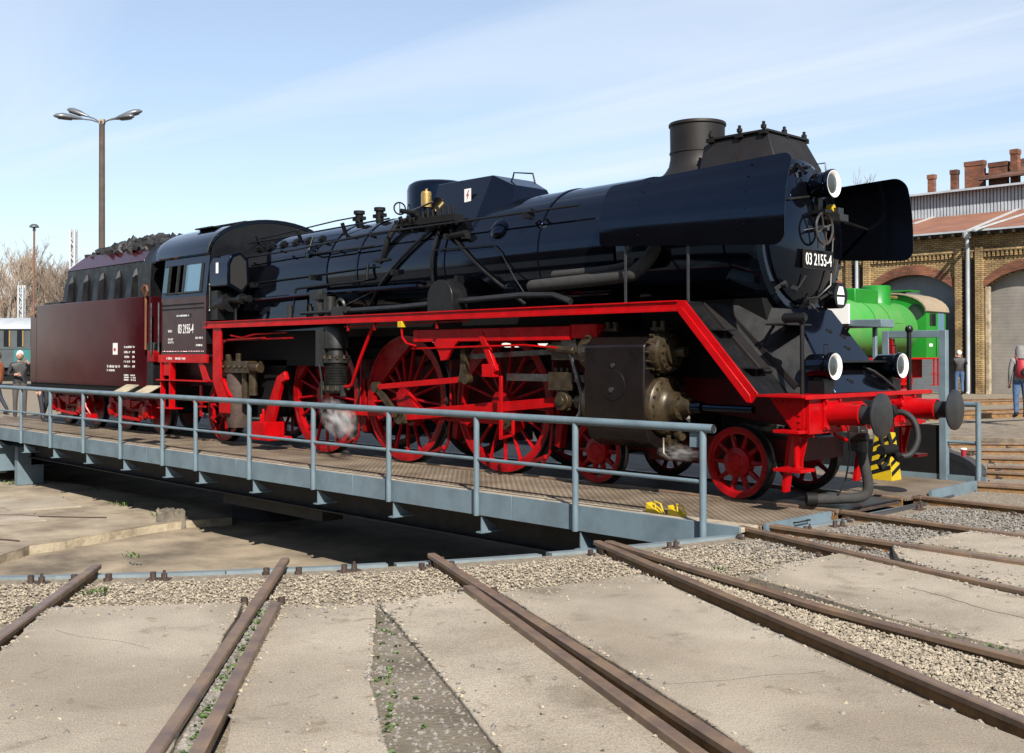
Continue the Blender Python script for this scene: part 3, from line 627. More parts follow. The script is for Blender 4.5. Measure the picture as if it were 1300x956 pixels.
q = MB(); q.box(-.07, -.03, 3.06, 3.14, 0, 1.92); q.build('gate_trim', 'red_dirty', g)
MB().box(-.02, .64, 3.09, 3.12, .0, .72).build('kick_panel', 'soot_black', g)
cdk = MB(); p0 = at(1058, 414, y=3.6); cdk.box(-1.4, -.42, 3.5, 3.9, 2.10, 2.22); cdk.box(-.62, -.56, 3.6, 3.66, .0, 2.1); cdk.build('control_desk', 'bridge_blue', br, bevel=0.01)
MB().box(-1.4, -.92, 3.45, 3.49, 2.16, 2.46).build('notice_board', 'white_paint', br)
cw = MB(); cw.box(-22.4, -19.6, -2.45, -2.3, -1.1, -.42); cw.box(-22.7, -22.3, -2.5, -1.6, -1.2, -.3); cw.box(-19.8, -19.5, -2.5, -1.7, -1.05, -.45); cw.box(-22.4, -19.6, -2.5, -1.8, -.5, -.42); cw.box(-20.4, -18.9, -2.0, -1.7, -.9, -.6); cw.box(-19.1, -18.9, -2.3, -1.7, -1.35, -.45)
cw.build('wheel_carriage', 'bridge_blue', br, bevel=0.01)
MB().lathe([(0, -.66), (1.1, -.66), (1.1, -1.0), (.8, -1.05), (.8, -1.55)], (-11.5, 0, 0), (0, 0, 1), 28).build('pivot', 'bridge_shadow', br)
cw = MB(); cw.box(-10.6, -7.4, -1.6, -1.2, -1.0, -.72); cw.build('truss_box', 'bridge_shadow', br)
# yellow wheel chocks on the near walkway
for k, (u, v, lb) in enumerate(((832, 650, 'yellow wheel chock on the bridge walkway, farther from the end post'), (860, 654, 'yellow wheel chock on the bridge walkway, close to the end post'))):
    p = at(u, v, z=0.0); c = MB(); w = .05
    c.prism([(p.x - .10, -.022), (p.x + .12, -.022), (p.x + .02, .045), (p.x - .09, .10)], 'y', p.y - w, p.y + w)
    c = tag(c.build('wheel_chock', 'yellow', bevel=0.006), lb, 'chock', 'yellow wheel chocks')
    MB().tube([(p.x + .03, p.y - .035, .04), (p.x + .02, p.y - .035, .12), (p.x + .10, p.y - .035, .10), (p.x + .14, p.y - .035, 0)], .011, 6).build('chock_handle', 'yellow', c)
# yellow and black warning pillar
p = Vector((.12, 2.55, 0)); pl = MB(); secs = []
for z, a, b in ((-.03, .17, .14), (.62, .10, .10)): secs.append([(p.x + a * i, p.y + b * j, z) for i, j in ((-1, -1), (1, -1), (1, 1), (-1, 1))])
pl = tag(pl.loft(secs).build('warning_pillar', 'yellow', bevel=0.008), 'yellow tapered pillar with black diagonal stripes beyond the buffers', 'pillar')
for z in (.08, .21, .34, .47):
    q = MB()
    for face in (0, 1):
        def fp(s, zz):
            k = (zz + .03) / .65; a = .17 + (.10 - .17) * k; b = .14 + (.10 - .14) * k
            return (p.x + s * a, p.y - b - .003, zz) if face == 0 else (p.x + a + .003, p.y + s * b, zz)
        q.add([fp(-.98, z - .05), fp(.98, z + .05), fp(.98, z + .11), fp(-.98, z + .01)], [(0, 1, 2, 3)])
    q.build('stripe', 'soot_black', pl)
# red paper cup on the far rail
p = at(1231, 580, z=0.0); c = tag(MB().lathe([(0, 0), (.036, 0), (.05, .12), (.047, .12), (.034, .01)], (p.x - .1, p.y, 0), (0, 0, 1), 18).build('paper_cup', 'pack_red'), 'red paper cup with white lid standing on a rail', 'cup')
MB().lathe([(.053, .115), (.054, .13), (.045, .14), (0, .14)], (p.x - .1, p.y, 0), (0, 0, 1), 18).build('lid', 'white_paint', c)
# ================================================================== STEAM LOCOMOTIVE
L = empty('steam_locomotive', (-5.5, 0, 0), 'black steam locomotive with red wheels and smoke deflectors on the turntable bridge', 'locomotive')
BZ = 3.08
def xl(prof, z=BZ, n=48): return MB().lathe([(r, x) for x, r in prof], (0, 0, z), (1, 0, 0), n)
boil = xl([(-8.3, .2), (-8.3, .925), (-8.2, .935), (-5.0, .965), (-1.75, 1.0), (-1.75, .3)], n=72).build('boiler', 'black_gloss', L, ang=25)
for x in (-7.4, -5.15, -3.15): xl([(x - .03, .90 + .05 * (8 + x) / 6), (x - .03, .947 + .0105 * (8.2 + x)), (x + .03, .947 + .0105 * (8.2 + x)), (x + .03, .9)], n=64).build('boiler_band', 'black_gloss', boil)
# firebox with raked wrapper sides
def fb(x, r, hw, zb):
    s = []
    for k in range(25): t = pi * k / 24; s.append((x, -cos(t) * r, BZ + sin(t) * r))
    return [(x, -hw, zb)] + s + [(x, hw, zb)]
f = MB(); f.loft([fb(-8.28, .945, .90, 2.12), fb(-9.4, .945, .97, 2.12), fb(-11.42, .905, 1.02, 2.15)]); fbx = f.build('firebox', 'black_gloss', L, ang=25)
for k in range(6):
    x = -10.9 + k * .42; f = MB(); f.cyl((x, -.63, BZ + .62), (x, -.70, BZ + .67), .085, n=16); f.cyl((x, -.70, BZ + .67), (x, -.72, BZ + .685), .05, n=12); f.build('washout_cover', 'black_satin', fbx)
for x, z in ((-8.9, BZ + .45), (-4.0, BZ + .42), (-2.55, BZ + .5)):
    y = -sqrt(max(.02, (.95 + .012 * (x + 8)) ** 2 - (z - BZ) ** 2)); nrm = Vector((0, y, z - BZ)).normalized(); p = Vector((x, y, z))
    if x > -3: continue
    MB().lathe([(.15, -.02), (.145, .02), (.11, .045), (.05, .06), (0, .062)], p, nrm, 24).build('washout_plug', 'black_gloss', boil)
MB().lathe([(.13, -.03), (.125, .05), (.08, .08), (0, .085)], (-3.75, -.86, BZ - .48), (0, -.87, -.45), 24).build('washout_plug', 'black_gloss', boil)
# smokebox, door, chimney, preheater
sbx = xl([(-1.74, .3), (-1.74, .975), (-1.70, .985), (.25, .985), (.36, .955), (.40, .90), (.40, .5)], n=72).build('smokebox', 'black_gloss', L, ang=30)
MB().bolts((.395, 0, BZ), (1, 0, 0), .90, 36, .014, .012).build('rivet_ring', 'black_gloss', sbx)['kind'] = 'stuff'
door = xl([(.38, .80), (.43, .80), (.445, .77), (.50, .62), (.545, .40), (.565, .2), (.57, 0)], n=56).build('smokebox_door', 'black_gloss', L, ang=50)
for k, t in enumerate((55, 98, 135, 180, 225, 262, 305)):
    y = cos(radians(t)) * .84; z = BZ + sin(radians(t)) * .84; f = MB(); f.bar((.40, y * 1.06, BZ + (z - BZ) * 1.06), (.50, y * .92, BZ + (z - BZ) * .92), .06, .045); f.cyl((.42, y, z), (.54, y, z), .022, n=8); f.build('door_clamp', 'black_satin', door)
f = MB().ring((.69, -.02, BZ + .10), (1, 0, 0), .185, .016, 30, 8)
for k in range(4): t = radians(20 + 90 * k); f.cyl((.68, -.02, BZ + .10), (.69, -.02 + cos(t) * .185, BZ + .10 + sin(t) * .185), .012, n=6)
f.cyl((.55, -.02, BZ + .1), (.74, -.02, BZ + .1), .032, n=12); f.build('door_handwheel', 'rod_steel', door)
f = MB(); f.tube([(.47, -.50, BZ + .42), (.52, -.50, BZ + .42), (.53, .0, BZ + .50)], .014, 6); f.tube([(.52, .32, BZ + .35), (.60, .34, BZ + .1), (.56, .34, BZ - .55), (.50, .15, BZ - .70), (.46, -.05, BZ - .72)], .012, 6); f.build('handrail_bar', 'pipe_grey', door)
f = MB(); f.cyl((.62, .18, BZ + .36), (.70, .18, BZ + .36), .045, n=12); f.build('chain_tag', 'yellow', door)
f = MB(); f.tube([(.66, .18, BZ + .36), (.63, .16, BZ + .2), (.62, .13, BZ), (.60, .10, BZ - .12)], .007, 5); f.tube([(.66, .2, BZ + .34), (.62, .30, BZ + .1), (.60, .36, BZ)], .007, 5); f.build('chain', 'copper', door)
ch = MB().lathe([(.50, 3.98), (.42, 4.06), (.37, 4.14), (.352, 4.24), (.352, 4.30), (.362, 4.305), (.362, 4.325), (.352, 4.33), (.356, 4.655), (.372, 4.665), (.374, 4.69), (.366, 4.705), (.335, 4.70), (.32, 4.6), (.3, 4.1)], (-1.16, 0, 0), (0, 0, 1), 44).build('chimney', 'smokebox_grey', L, ang=40)
def pre(x, zt, wt, wb, zb): return [(x, -wb, zb), (x, -wt - .07, zt - .22), (x, -wt, zt), (x, wt, zt), (x, wt + .07, zt - .22), (x, wb, zb)]
f = MB(); f.loft([pre(-.78, 4.30, .38, .60, 3.7), pre(-.62, 4.35, .42, .68, 3.7), pre(.17, 4.35, .42, .72, 3.7), pre(.34, 3.98, .52, .74, 3.66)]); ph = f.build('preheater', 'smokebox_grey', L, ang=25, bevel=0.01)
f = MB().box(-.66, .20, -.46, .46, 4.35, 4.378).build('preheater_lid', 'smokebox_grey', ph, bevel=0.004)
for x in (-.62, -.2, .14):
    for y in (-.45, .45, 0):
        if y == 0 and x < .1: continue
        q = MB(); q.cyl((x, y, 4.33), (x, y, 4.47), .02, n=8); q.cyl((x, y, 4.39), (x, y, 4.43), .038, n=6); q.bar((x - .05, y, 4.345), (x + .05, y, 4.345), .07, .05); q.build('lid_bolt', 'soot_black', ph)
f = MB(); f.bar((-.2, -.49, 4.16), (-.2, -.70, 3.72), .02, .02); f.build('seam', 'smokebox_grey', ph)
# smoke deflectors
def defl(s):
    key = [(1.47, 2.86), (1.475, 3.05), (1.47, 3.25), (1.445, 3.45), (1.40, 3.62), (1.335, 3.77), (1.26, 3.89)]; prof = []
    for z in [2.86, 2.865, 2.88, 2.90, 2.93, 2.96, 3.0, 3.05, 3.15, 3.25, 3.35, 3.45, 3.54, 3.62, 3.70, 3.75, 3.79, 3.82, 3.85, 3.87, 3.883, 3.89]:
        i = max(k for k in range(6) if key[k][1] <= z + 1e-6); t = (z - key[i][1]) / (key[i + 1][1] - key[i][1]); prof.append((key[i][0] + (key[i + 1][0] - key[i][0]) * t, z))
    def zb(x): t = (x + 1.56) / 2.62; return 3.03 - .17 * t, 3.80 + .09 * t
    def rnd(z, r): d = min(z - 2.86, 3.89 - z); return 0 if d >= r else r - sqrt(max(0, r * r - (r - d) ** 2))
    secs = []
    x0, x1 = -1.56, 1.06
    for off in (0, .008):
        for j, (y, z) in enumerate(prof):
            row = []
            for i in range(9):
                t = i / 8; a, b = x0, x1
                a += rnd(z, .06); b -= rnd(z, .15)
                xx = a + (b - a) * t; lo, hi = zb(xx); row.append((xx, s * (y - off), lo + (z - 2.86) / 1.03 * (hi - lo)))
            secs.append(row)
    mb = MB(); n = 9; m_ = len(prof); vs = [p for r in secs for p in r]; fs = []
    for lay in (0, 1):
        for j in range(m_ - 1):
            for i in range(n - 1):
                o = lay * m_ * n; q = (o + j * n + i, o + j * n + i + 1, o + (j + 1) * n + i + 1, o + (j + 1) * n + i); fs.append(q if (lay == 0) == (s < 0) else tuple(reversed(q)))
    o = m_ * n
    edge = [j * n for j in range(m_)] + [(m_ - 1) * n + i for i in range(1, n)] + [j * n + n - 1 for j in range(m_ - 2, -1, -1)] + [i for i in range(n - 2, 0, -1)]
    for k in range(len(edge)): a, b = edge[k], edge[(k + 1) % len(edge)]; fs.append((a, b, b + o, a + o))
    d = mb.add(vs, fs).build('smoke_deflector', 'black_gloss', L, ang=25)
    q = MB()
    for x in (-.95, .55):
        for z, y in ((3.12, 1.476), (3.3, 1.467), (3.48, 1.44), (3.66, 1.39), (3.8, 1.322)): q.ball((x, s * y, z), .011, 6)
    q = q.build('rivets', 'black_gloss', d); q['kind'] = 'stuff'
    for x in (-1.0, .45): MB().tube([(x, s * 1.45, 3.3), (x, s * .9, 3.35)], .022, 8).build('stay', 'black_satin', d)
    MB().cyl((-.26, s * 1.40, 2.3), (-.26, s * 1.40, 3.0), .018, n=8).build('stay', 'pipe_grey', d); MB().cyl((-1.2, s * 1.40, 2.3), (-1.2, s * 1.40, 3.06), .018, n=8).build('stay', 'pipe_grey', d)
defl(-1); defl(1)
def lightning(parent, o, xd, w=.13, h=.20):
    x = Vector(xd).normalized(); y = Vector((0, 0, 1)); n = x.cross(y); o = Vector(o)
    def q(a, b, d): return o + x * a * w / 2 + y * b * h / 2 + n * d
    p = MB().add([q(-1, -1, .003), q(1, -1, .003), q(1, 1, .003), q(-1, 1, .003)], [(0, 1, 2, 3)]).build('warning_plate', 'white_paint', parent)
    MB().add([q(.25, .75, .006), q(-.45, -.05, .006), q(-.05, -.02, .006), q(-.3, -.75, .006), q(.45, .1, .006), q(.05, .12, .006), q(.5, .75, .006)], [(0, 1, 2, 5, 6), (2, 3, 4, 5)]).build('lightning_bolt', 'warning_red', p)
lightning(door, (.475, -.66, BZ + .24), (-.2, 1, 0), .15, .2)
# domes and sand box
MB().lathe([(.62, 3.85), (.54, 3.95), (.515, 4.02), (.515, 4.40), (.49, 4.48), (.42, 4.53), (.2, 4.555), (0, 4.56)], (-6.42, 0, 0), (0, 0, 1), 48).build('steam_dome', 'black_gloss', L, ang=40)
f = MB(); f.loft([[(-5.86, -.78, 3.55), (-5.86, -.46, 4.40), (-5.86, .46, 4.40), (-5.86, .78, 3.55)], [(-4.62, -.86, 3.55), (-4.62, -.44, 4.40), (-4.62, .44, 4.40), (-4.62, .86, 3.55)], [(-4.05, -.62, 3.62), (-4.25, -.36, 4.22), (-4.25, .36, 4.22), (-4.05, .62, 3.62)]])
sb = f.build('sand_box', 'black_gloss', L, ang=20, bevel=0.012); lightning(sb, (-5.0, -.60, 4.12), (1, -.03, 0), .16, .2)
MB().tube([(-4.7, .05, 4.38), (-4.66, .05, 4.50), (-4.35, .15, 4.46), (-4.3, .15, 4.30)], .014, 6).build('grab_handle', 'black_satin', sb)
MB().tube([(-6.2, -.74, 3.98), (-5.6, -.80, 4.06)], .016, 6).build('sand_rod', 'rod_steel', sb)
f = MB(); f.box(-5.75, -4.9, -.98, -.78, 3.70, 3.80)
for k in range(7): f.cyl((-5.7 + k * .12, -.90, 3.78), (-5.7 + k * .12, -.92, 3.92 + .03 * (k % 2)), .024, n=6)
f.build('sand_valve_block', 'soot_black', L)
# sand pipes
for x1, x0, z1 in ((-7.35, -5.45, 2.38), (-5.42, -5.35, 2.38), (-3.55, -5.25, 2.40)):
    pts = []
    for k in range(9):
        t = k / 8; z = 3.72 + (z1 - 3.72) * t; x = x0 + (x1 - x0) * (t ** 1.05); r = 1.0
        pts.append((x, -sqrt(max(0, r * r - min(.98, (z - BZ) ** 2))) if abs(z - BZ) < .95 else -.35, z))
    pts = [(p[0], min(p[1], -.80) if p[2] < 3.6 else min(p[1], -.70), p[2]) for p in pts]
    MB().tube(pts, .028, 8).build('sand_pipe', 'black_satin', boil)
# brass pot, valves, whistle gear
f = MB(); f.cyl((-5.92, -.66, 4.02), (-5.92, -.66, 4.24), .085, n=18); f.lathe([(.085, 4.24), (.07, 4.27), (.02, 4.28), (.02, 4.31), (0, 4.31)], (-5.92, -.66, 0), (0, 0, 1), 18); f.build('lubricator_pot', 'brass', L)
f = MB(); f.cyl((-5.92, -.66, 3.7), (-5.92, -.66, 4.02), .035, n=10); f.box(-6.45, -5.95, -.80, -.64, 3.75, 3.86); f.cyl((-6.7, -.55, 4.05), (-6.15, -.66, 3.95), .04, n=10)
for k in range(6): f.cyl((-6.5 + .11 * k, -.70, 3.6 + .07 * (k % 3)), (-6.5 + .11 * k, -.82, 3.85 + .05 * (k % 2)), .035, n=8)
f.ring((-6.78, -.52, 4.10), (1, -.3, .1), .10, .014, 18, 6); f.tube([(-6.78, -.52, 4.0), (-6.78, -.52, 4.2)], .008, 5); f.build('feed_valve', 'soot_black', L)
MB().tube([(-6.5, -.80, 3.78), (-6.6, -.90, 3.55), (-6.68, -.93, 3.25), (-6.75, -.93, 3.18)], .05, 10).build('feed_pipe', 'black_satin', boil)
MB().box(-6.9, -6.5, -.98, -.90, 3.20, 3.24).build('pipe_bracket', 'black_satin', boil)
for x in (-8.35, -7.75):
    f = MB(); f.cyl((x, -.2, 3.95), (x, -.2, 4.18), .07, n=12); f.cyl((x, -.2, 4.18), (x, -.2, 4.24), .1, n=12); f.bar((x - .15, -.2, 4.1), (x + .15, -.2, 4.1), .08, .06); f.build('safety_valve', 'soot_black', L)
# boiler handrails and pipework
def along(z, r): return -sqrt(max(0.0, r * r - (z - BZ) ** 2))
for name, pts, r, m in (
    ('boiler_handrail', [(-11.2, -.98, 3.52), (-9.2, -.98, 3.56), (-7.0, -.98, 3.66), (-4.9, -1.0, 3.66), (-2.3, -1.03, 3.66)], .018, 'black_satin'),
    ('control_rod', [(-11.2, -.72, 3.84), (-9.0, -.72, 3.88), (-6.8, -.72, 3.92)], .015, 'black_satin'),
    ('control_rod', [(-11.0, -.60, 3.92), (-8.6, -.52, 4.06), (-8.2, -.3, 4.12)], .013, 'black_satin'),
    ('control_rod', [(-8.9, -.80, 3.78), (-8.85, -.92, 3.52), (-8.6, -.96, 3.45), (-6.9, -.96, 3.46)], .018, 'black_satin'),
    ('conduit', [(-11.3, -1.0, 3.02), (-9.0, -.99, 3.06), (-6.8, -.99, 3.12)], .011, 'black_satin'),
    ('conduit', [(-7.0, -1.0, 3.18), (-7.0, -1.02, 2.92), (-7.05, -1.03, 2.90), (-9.0, -1.04, 2.86), (-9.05, -1.06, 2.84), (-9.1, -1.1, 2.35)], .022, 'black_satin'),
    ('conduit', [(-5.3, -1.0, 3.28), (-4.0, -1.0, 3.26), (-3.85, -1.0, 3.15), (-3.55, -1.0, 2.75), (-3.3, -.98, 2.45)], .011, 'black_satin'),
    ('feed_pipe', [(-11.3, -1.12, 2.70), (-10.5, -1.12, 2.70), (-8.3, -1.10, 2.74), (-5.9, -1.05, 2.75), (-5.75, -.98, 2.75)], .038, 'black_gloss'),
    ('feed_pipe', [(-8.0, -1.22, 2.40), (-6.0, -1.22, 2.42), (-3.2, -1.22, 2.50), (-2.6, -1.2, 2.48), (-2.3, -1.2, 2.38)], .045, 'pipe_grey'),
    ('steam_pipe', [(-3.05, -1.12, 2.62), (-2.9, -1.18, 2.62), (-1.45, -1.22, 2.66), (-1.2, -1.2, 2.72), (-1.08, -1.12, 2.86), (-1.05, -1.0, 3.02)], .085, 'lagging'),
    ('steam_pipe', [(-2.75, -1.05, 2.76), (-1.7, -1.08, 2.78), (-1.35, -1.02, 2.85)], .055, 'lagging'),
    ('drain_pipe', [(-7.9, -1.1, 2.4), (-7.2, -1.02, 2.62), (-6.6, -1.0, 2.78)], .009, 'rod_steel')):
    (MB().hose(pts, r, 12) if 'steam' in name else MB().tube(pts, r, 10)).build(name, m, L)
for x in (-11.0, -9.6, -8.2, -6.9, -4.9, -3.2): MB().cyl((x, -.9, 3.52 + .02 * (x + 11)), (x, -1.03, 3.54 + .02 * (x + 11)), .022, n=8).build('rail_bracket', 'black_satin', boil)
for x in (-10.9, -9.5, -8.1): f = MB(); f.bar((x, -.66, 3.76), (x, -.74, 3.96), .05, .05); f.build('rail_bracket', 'black_satin', boil)
for x, z in ((-10.6, 3.0), (-8.6, 3.04), (-6.3, 3.0), (-5.0, 3.46), (-3.3, 3.62), (-4.75, 2.82)): MB().box(x - .035, x + .035, -1.06, -.9, z - .05, z + .04).build('pipe_clip', 'black_satin', boil)
f = MB(); f.cyl((-5.0, -.95, 3.46), (-4.6, -.98, 3.48), .05, n=8); f.box(-4.7, -4.6, -1.0, -.9, 3.40, 3.52); f.build('check_valve', 'soot_black', L)
# half-round cover and fittings on the running board
f = MB(); f.prism([(-5.02, 2.3)] + [(-4.74 - .28 * cos(pi * k / 12), 2.52 + .26 * sin(pi * k / 12)) for k in range(13)] + [(-4.46, 2.3)], 'y', -1.38, -1.08); f.build('relief_cover', 'apron_dark', L, bevel=0.008)
f = MB(); f.cyl((-8.02, -1.25, 2.3), (-8.02, -1.25, 2.78), .07, n=10); f.cyl((-7.75, -1.22, 2.3), (-7.75, -1.22, 2.66), .09, n=12); f.ring((-7.4, -1.25, 2.50), (0, 1, .2), .10, .03, 16, 6); f.cyl((-8.5, -1.3, 2.40), (-7.2, -1.3, 2.40), .03, n=8)
f.cyl((-8.3, -1.25, 2.3), (-8.3, -1.25, 2.56), .03, n=8); f.box(-8.2, -7.9, -1.33, -1.18, 2.62, 2.72); f.cyl((-9.1, -1.15, 2.32), (-9.1, -1.15, 2.56), .05, n=10); f.box(-7.55, -7.25, -1.34, -1.16, 2.31, 2.48); f.build('pump_top_fittings', 'pump_grey', L)
# injector chest and hooded box ahead of the cab
f = MB(); f.prism([(-1.46, 2.98), (-1.46, 3.38), (-1.38, 3.56), (-1.2, 3.62), (-1.02, 3.5), (-1.0, 3.0), (-1.15, 2.82)], 'x', -11.4, -10.72); hb = f.build('air_intake_hood', 'black_gloss', L, bevel=0.015)
MB().prism([(-1.40, 3.02), (-1.40, 3.36), (-1.33, 3.5), (-1.2, 3.55), (-1.08, 3.44), (-1.06, 3.02), (-1.17, 2.90)], 'x', -10.73, -10.712).build('hood_mouth', 'dark_void', hb)
MB().add([(-11.15, -1.463, 3.22), (-11.05, -1.463, 3.22), (-11.05, -1.463, 3.42), (-11.15, -1.463, 3.42)], [(0, 1, 2, 3)]).build('white_tab', 'white_paint', hb)
f = MB(); f.cyl((-11.3, -1.28, 2.62), (-10.9, -1.28, 2.68), .19, n=18); f.cyl((-10.9, -1.28, 2.70), (-10.3, -1.24, 2.72), .07, n=12); f.box(-11.4, -11.1, -1.45, -1.05, 2.35, 2.9); f.cyl((-10.55, -1.28, 2.72), (-10.45, -1.28, 2.72), .10, n=12); f.cyl((-10.7, -1.3, 2.3), (-10.7, -1.3, 2.55), .03, n=8); f.build('feed_clack', 'black_satin', L)
# ------------------------------------------------------------------ running boards
for s in (-1, 1):
    f = MB(); f.box(-11.55, -.30, s * .98, s * 1.47, 2.285, 2.31); rb = f.build('running_board', 'apron_dark', L)
    f = MB(); f.box(-11.55, -.34, s * 1.472, s * 1.488, 2.20, 2.315); f.box(-11.55, -.34, s * 1.488, s * 1.51, 2.19, 2.225); f.box(-11.55, -.34, s * 1.488, s * 1.51, 2.300, 2.318)
    f.build('valance', 'red', L, bevel=0.003)
    f = MB(); f.prism([(-.34, 2.19), (-.33, 2.318), (-.24, 2.312), (.735, 1.262), (.66, 1.165), (.60, 1.19)], 'y', s * 1.472, s * 1.492)
    f.prism([(-.335, 2.19), (-.33, 2.24), (-.27, 2.236), (.64, 1.255), (.66, 1.165), (.60, 1.17)], 'y', s * 1.492, s * 1.513); f.build('valance', 'red', L, bevel=0.003)
# ------------------------------------------------------------------ front apron
for s in (-1, 1):
    f = MB(); a = .86
    f.add([(-.32, s * 1.47, 2.30), (-.32, s * a, 2.30), (.72, s * a, 1.258), (.72, s * 1.47, 1.258), (-.32, s * 1.47, 2.28), (-.32, s * a, 2.28), (.72, s * a, 1.235), (.72, s * 1.47, 1.235)], [(0, 1, 2, 3), (7, 6, 5, 4), (0, 4, 5, 1), (1, 5, 6, 2), (2, 6, 7, 3), (3, 7, 4, 0)] if s > 0 else [(3, 2, 1, 0), (4, 5, 6, 7), (1, 5, 4, 0), (2, 6, 5, 1), (3, 7, 6, 2), (0, 4, 7, 3)])
    ap = f.build('side_apron', 'apron_dark', L, ang=20)
    MB().bar((-.28, s * 1.0, 2.285), (.52, s * .98, 1.485), .20, .05, up=(1, 0, 1)).build('apron_strip', 'smokebox_grey', ap, bevel=0.004)
    for x0, w, z in ((.06, .26, 1.96), (.48, .30, 1.53)):
        q = MB(); q.box(x0 - .05, x0 + .14, s * 1.36, s * (1.36 - w), z, z + .018); q.prism([(x0 - .02, z), (x0 + .08, z), (x0 + .06, z - .08)], 'y', s * 1.22, s * 1.235); q.build('foot_board', 'apron_dark', ap, bevel=0.003)
    q = MB(); q.box(.50, .78, s * .98, s * .46, 2.02, 2.04); q.bar((.52, s * .60, 2.02), (.42, s * .60, 1.86), .03, .03); q.bar((.52, s * .84, 2.02), (.36, s * .84, 1.80), .03, .03); q.build('foot_board', 'apron_dark', ap, bevel=0.003)
    f = MB(); A = [(Vector((-.32, s * .86, 2.298)).lerp(Vector((.72, s * .86, 1.262)), k / 6)) for k in range(7)]; B = [(Vector((.50, s * .44, 2.22)).lerp(Vector((1.17, s * .66, 1.262)), k / 6)) for k in range(7)]
    f.add(A + B, [((k, k + 1, 8 + k, 7 + k) if s < 0 else (7 + k, 8 + k, k + 1, k)) for k in range(6)]); f.build('apron_cheek', 'black_satin', ap, ang=20)
    MB().bar((-.10, s * .80, 2.16), (.80, s * .82, 1.33), .03, .06, up=(1, 0, 1)).build('apron_rib', 'smokebox_grey', ap)
f = MB(); f.loft([[(.30, -.42, 2.30), (.30, .42, 2.30), (.30, .5, 1.9), (.30, -.5, 1.9)], [(.52, -.44, 2.23), (.52, .44, 2.23), (.50, .5, 1.9), (.50, -.5, 1.9)], [(1.20, -.67, 1.262), (1.20, .67, 1.262), (1.15, .67, 1.24), (1.15, -.67, 1.24)]])
ca = f.build('center_apron', 'black_gloss', L, ang=20, bevel=0.008)
MB().box(.92, 1.12, -.64, .64, 1.60, 1.62).build('foot_strip', 'apron_dark', ca)
f = MB()
for y, z in ((.05, 1.98), (.3, 1.92), (-.2, 1.40), (.42, 1.45), (.22, 1.78)): x = .52 + (2.23 - z) * .702; f.bar((x - .01, y - .04, z), (x + .02, y + .04, z - .02), .03, .03)
f.build('latches', 'black_satin', ca)['kind'] = 'stuff'
MB().tube([(1.0, .3, 1.55), (1.10, .36, 1.50), (1.15, .5, 1.42), (1.2, .72, 1.28)], .014, 6).build('cable', 'rubber', ca)
f = MB(); f.prism([(-.55, 1.3), (.55, 1.3), (.62, 2.05), (.75, 2.35), (-.75, 2.35), (-.62, 2.05)], 'x', -1.55, .30); f.build('smokebox_saddle', 'soot_black', L)
# ------------------------------------------------------------------ buffer beam
f = MB(); f.box(1.20, 1.245, -1.30, 1.30, .84, 1.225); f.box(1.05, 1.20, -1.30, -1.26, .90, 1.2); f.box(1.05, 1.20, 1.26, 1.30, .90, 1.2); beam = f.build('buffer_beam', 'red', L, bevel=0.004)
f = MB(); f.box(.70, 1.285, -1.495, 1.495, 1.232, 1.258); f.box(1.285, 1.30, -1.46, 1.46, 1.215, 1.262); f.build('beam_footplate', 'red', beam, bevel=0.003)
for s in (-1, 1):
    f = MB(); f.prism([(.78, 1.22), (1.20, 1.22), (1.20, .86), (1.08, .86)], 'y', s * 1.315, s * 1.335); f.build('gusset_plate', 'red', beam)
    f = MB()
    for k in range(5): f.cyl((.86 + .075 * k, s * 1.33, 1.18), (.86 + .075 * k, s * 1.35, 1.18), .014, n=8)
    for k in range(4): f.cyl((1.15, s * 1.33, 1.12 - .07 * k), (1.15, s * 1.35, 1.12 - .07 * k), .014, n=8)
    f.build('rivets', 'red', beam)['kind'] = 'stuff'
    f = MB(); y = s * .875
    f.box(1.245, 1.27, y - .17, y + .17, .88, 1.21); f.lathe([(.13, 1.26), (.128, 1.30), (.122, 1.32), (.122, 1.60), (.126, 1.61), (.126, 1.63), (.112, 1.635)], (0, y, 1.05), (1, 0, 0), 32); bf = f.build('buffer', 'red', L)
    MB().cyl((1.60, y, 1.05), (1.84, y, 1.05), .102, .09, n=28).build('buffer_ram', 'rubber', bf)
    MB().lathe([(.10, 1.80), (.14, 1.815), (.225, 1.826), (.235, 1.832), (.235, 1.848), (.228, 1.853), (.16, 1.863), (0, 1.872)], (0, y, 1.05), (1, 0, 0), 40).build('buffer_disc', 'pipe_grey', bf, ang=40)
    f = MB()
    for a in (-.145, .145):
        for b in (-.14, .14): f.cyl((1.26, y + a, 1.05 + b), (1.295, y + a, 1.05 + b), .02, n=6)
    f.build('buffer_bolts', 'red', bf)['kind'] = 'stuff'
# lamps
def lamp(x, y, z, r, ln, name='headlamp', post=None):
    f = MB(); f.lathe([(r * .55, x - ln - .05), (r * .86, x - ln), (r * .9, x - ln + .02), (r * .92, x - .07), (r * 1.0, x - .06), (r * 1.05, x - .03), (r * 1.05, x), (r * .98, x + .01)], (0, y, z), (1, 0, 0), 32); b = f.build(name, 'black_gloss', L, ang=45)
    MB().lathe([(r * .98, x + .008), (r * .86, x + .004), (r * .70, x - .022)], (0, y, z), (1, 0, 0), 32).build('reflector_ring', 'white_paint', b)
    MB().lathe([(r * .70, x - .022), (r * .45, x - .006), (0, x + .002)], (0, y, z), (1, 0, 0), 28).build('lens', 'lens_grey', b)
    return b
tl = lamp(.80, 0, 3.70, .165, .24)
f = MB(); f.bar((.60, 0, 3.55), (.60, 0, 3.38), .10, .06); f.box(.45, .74, -.08, .08, 3.36, 3.40); f.bar((.5, 0, 3.38), (.42, 0, 3.30), .08, .05); f.build('lamp_bracket', 'black_satin', tl)
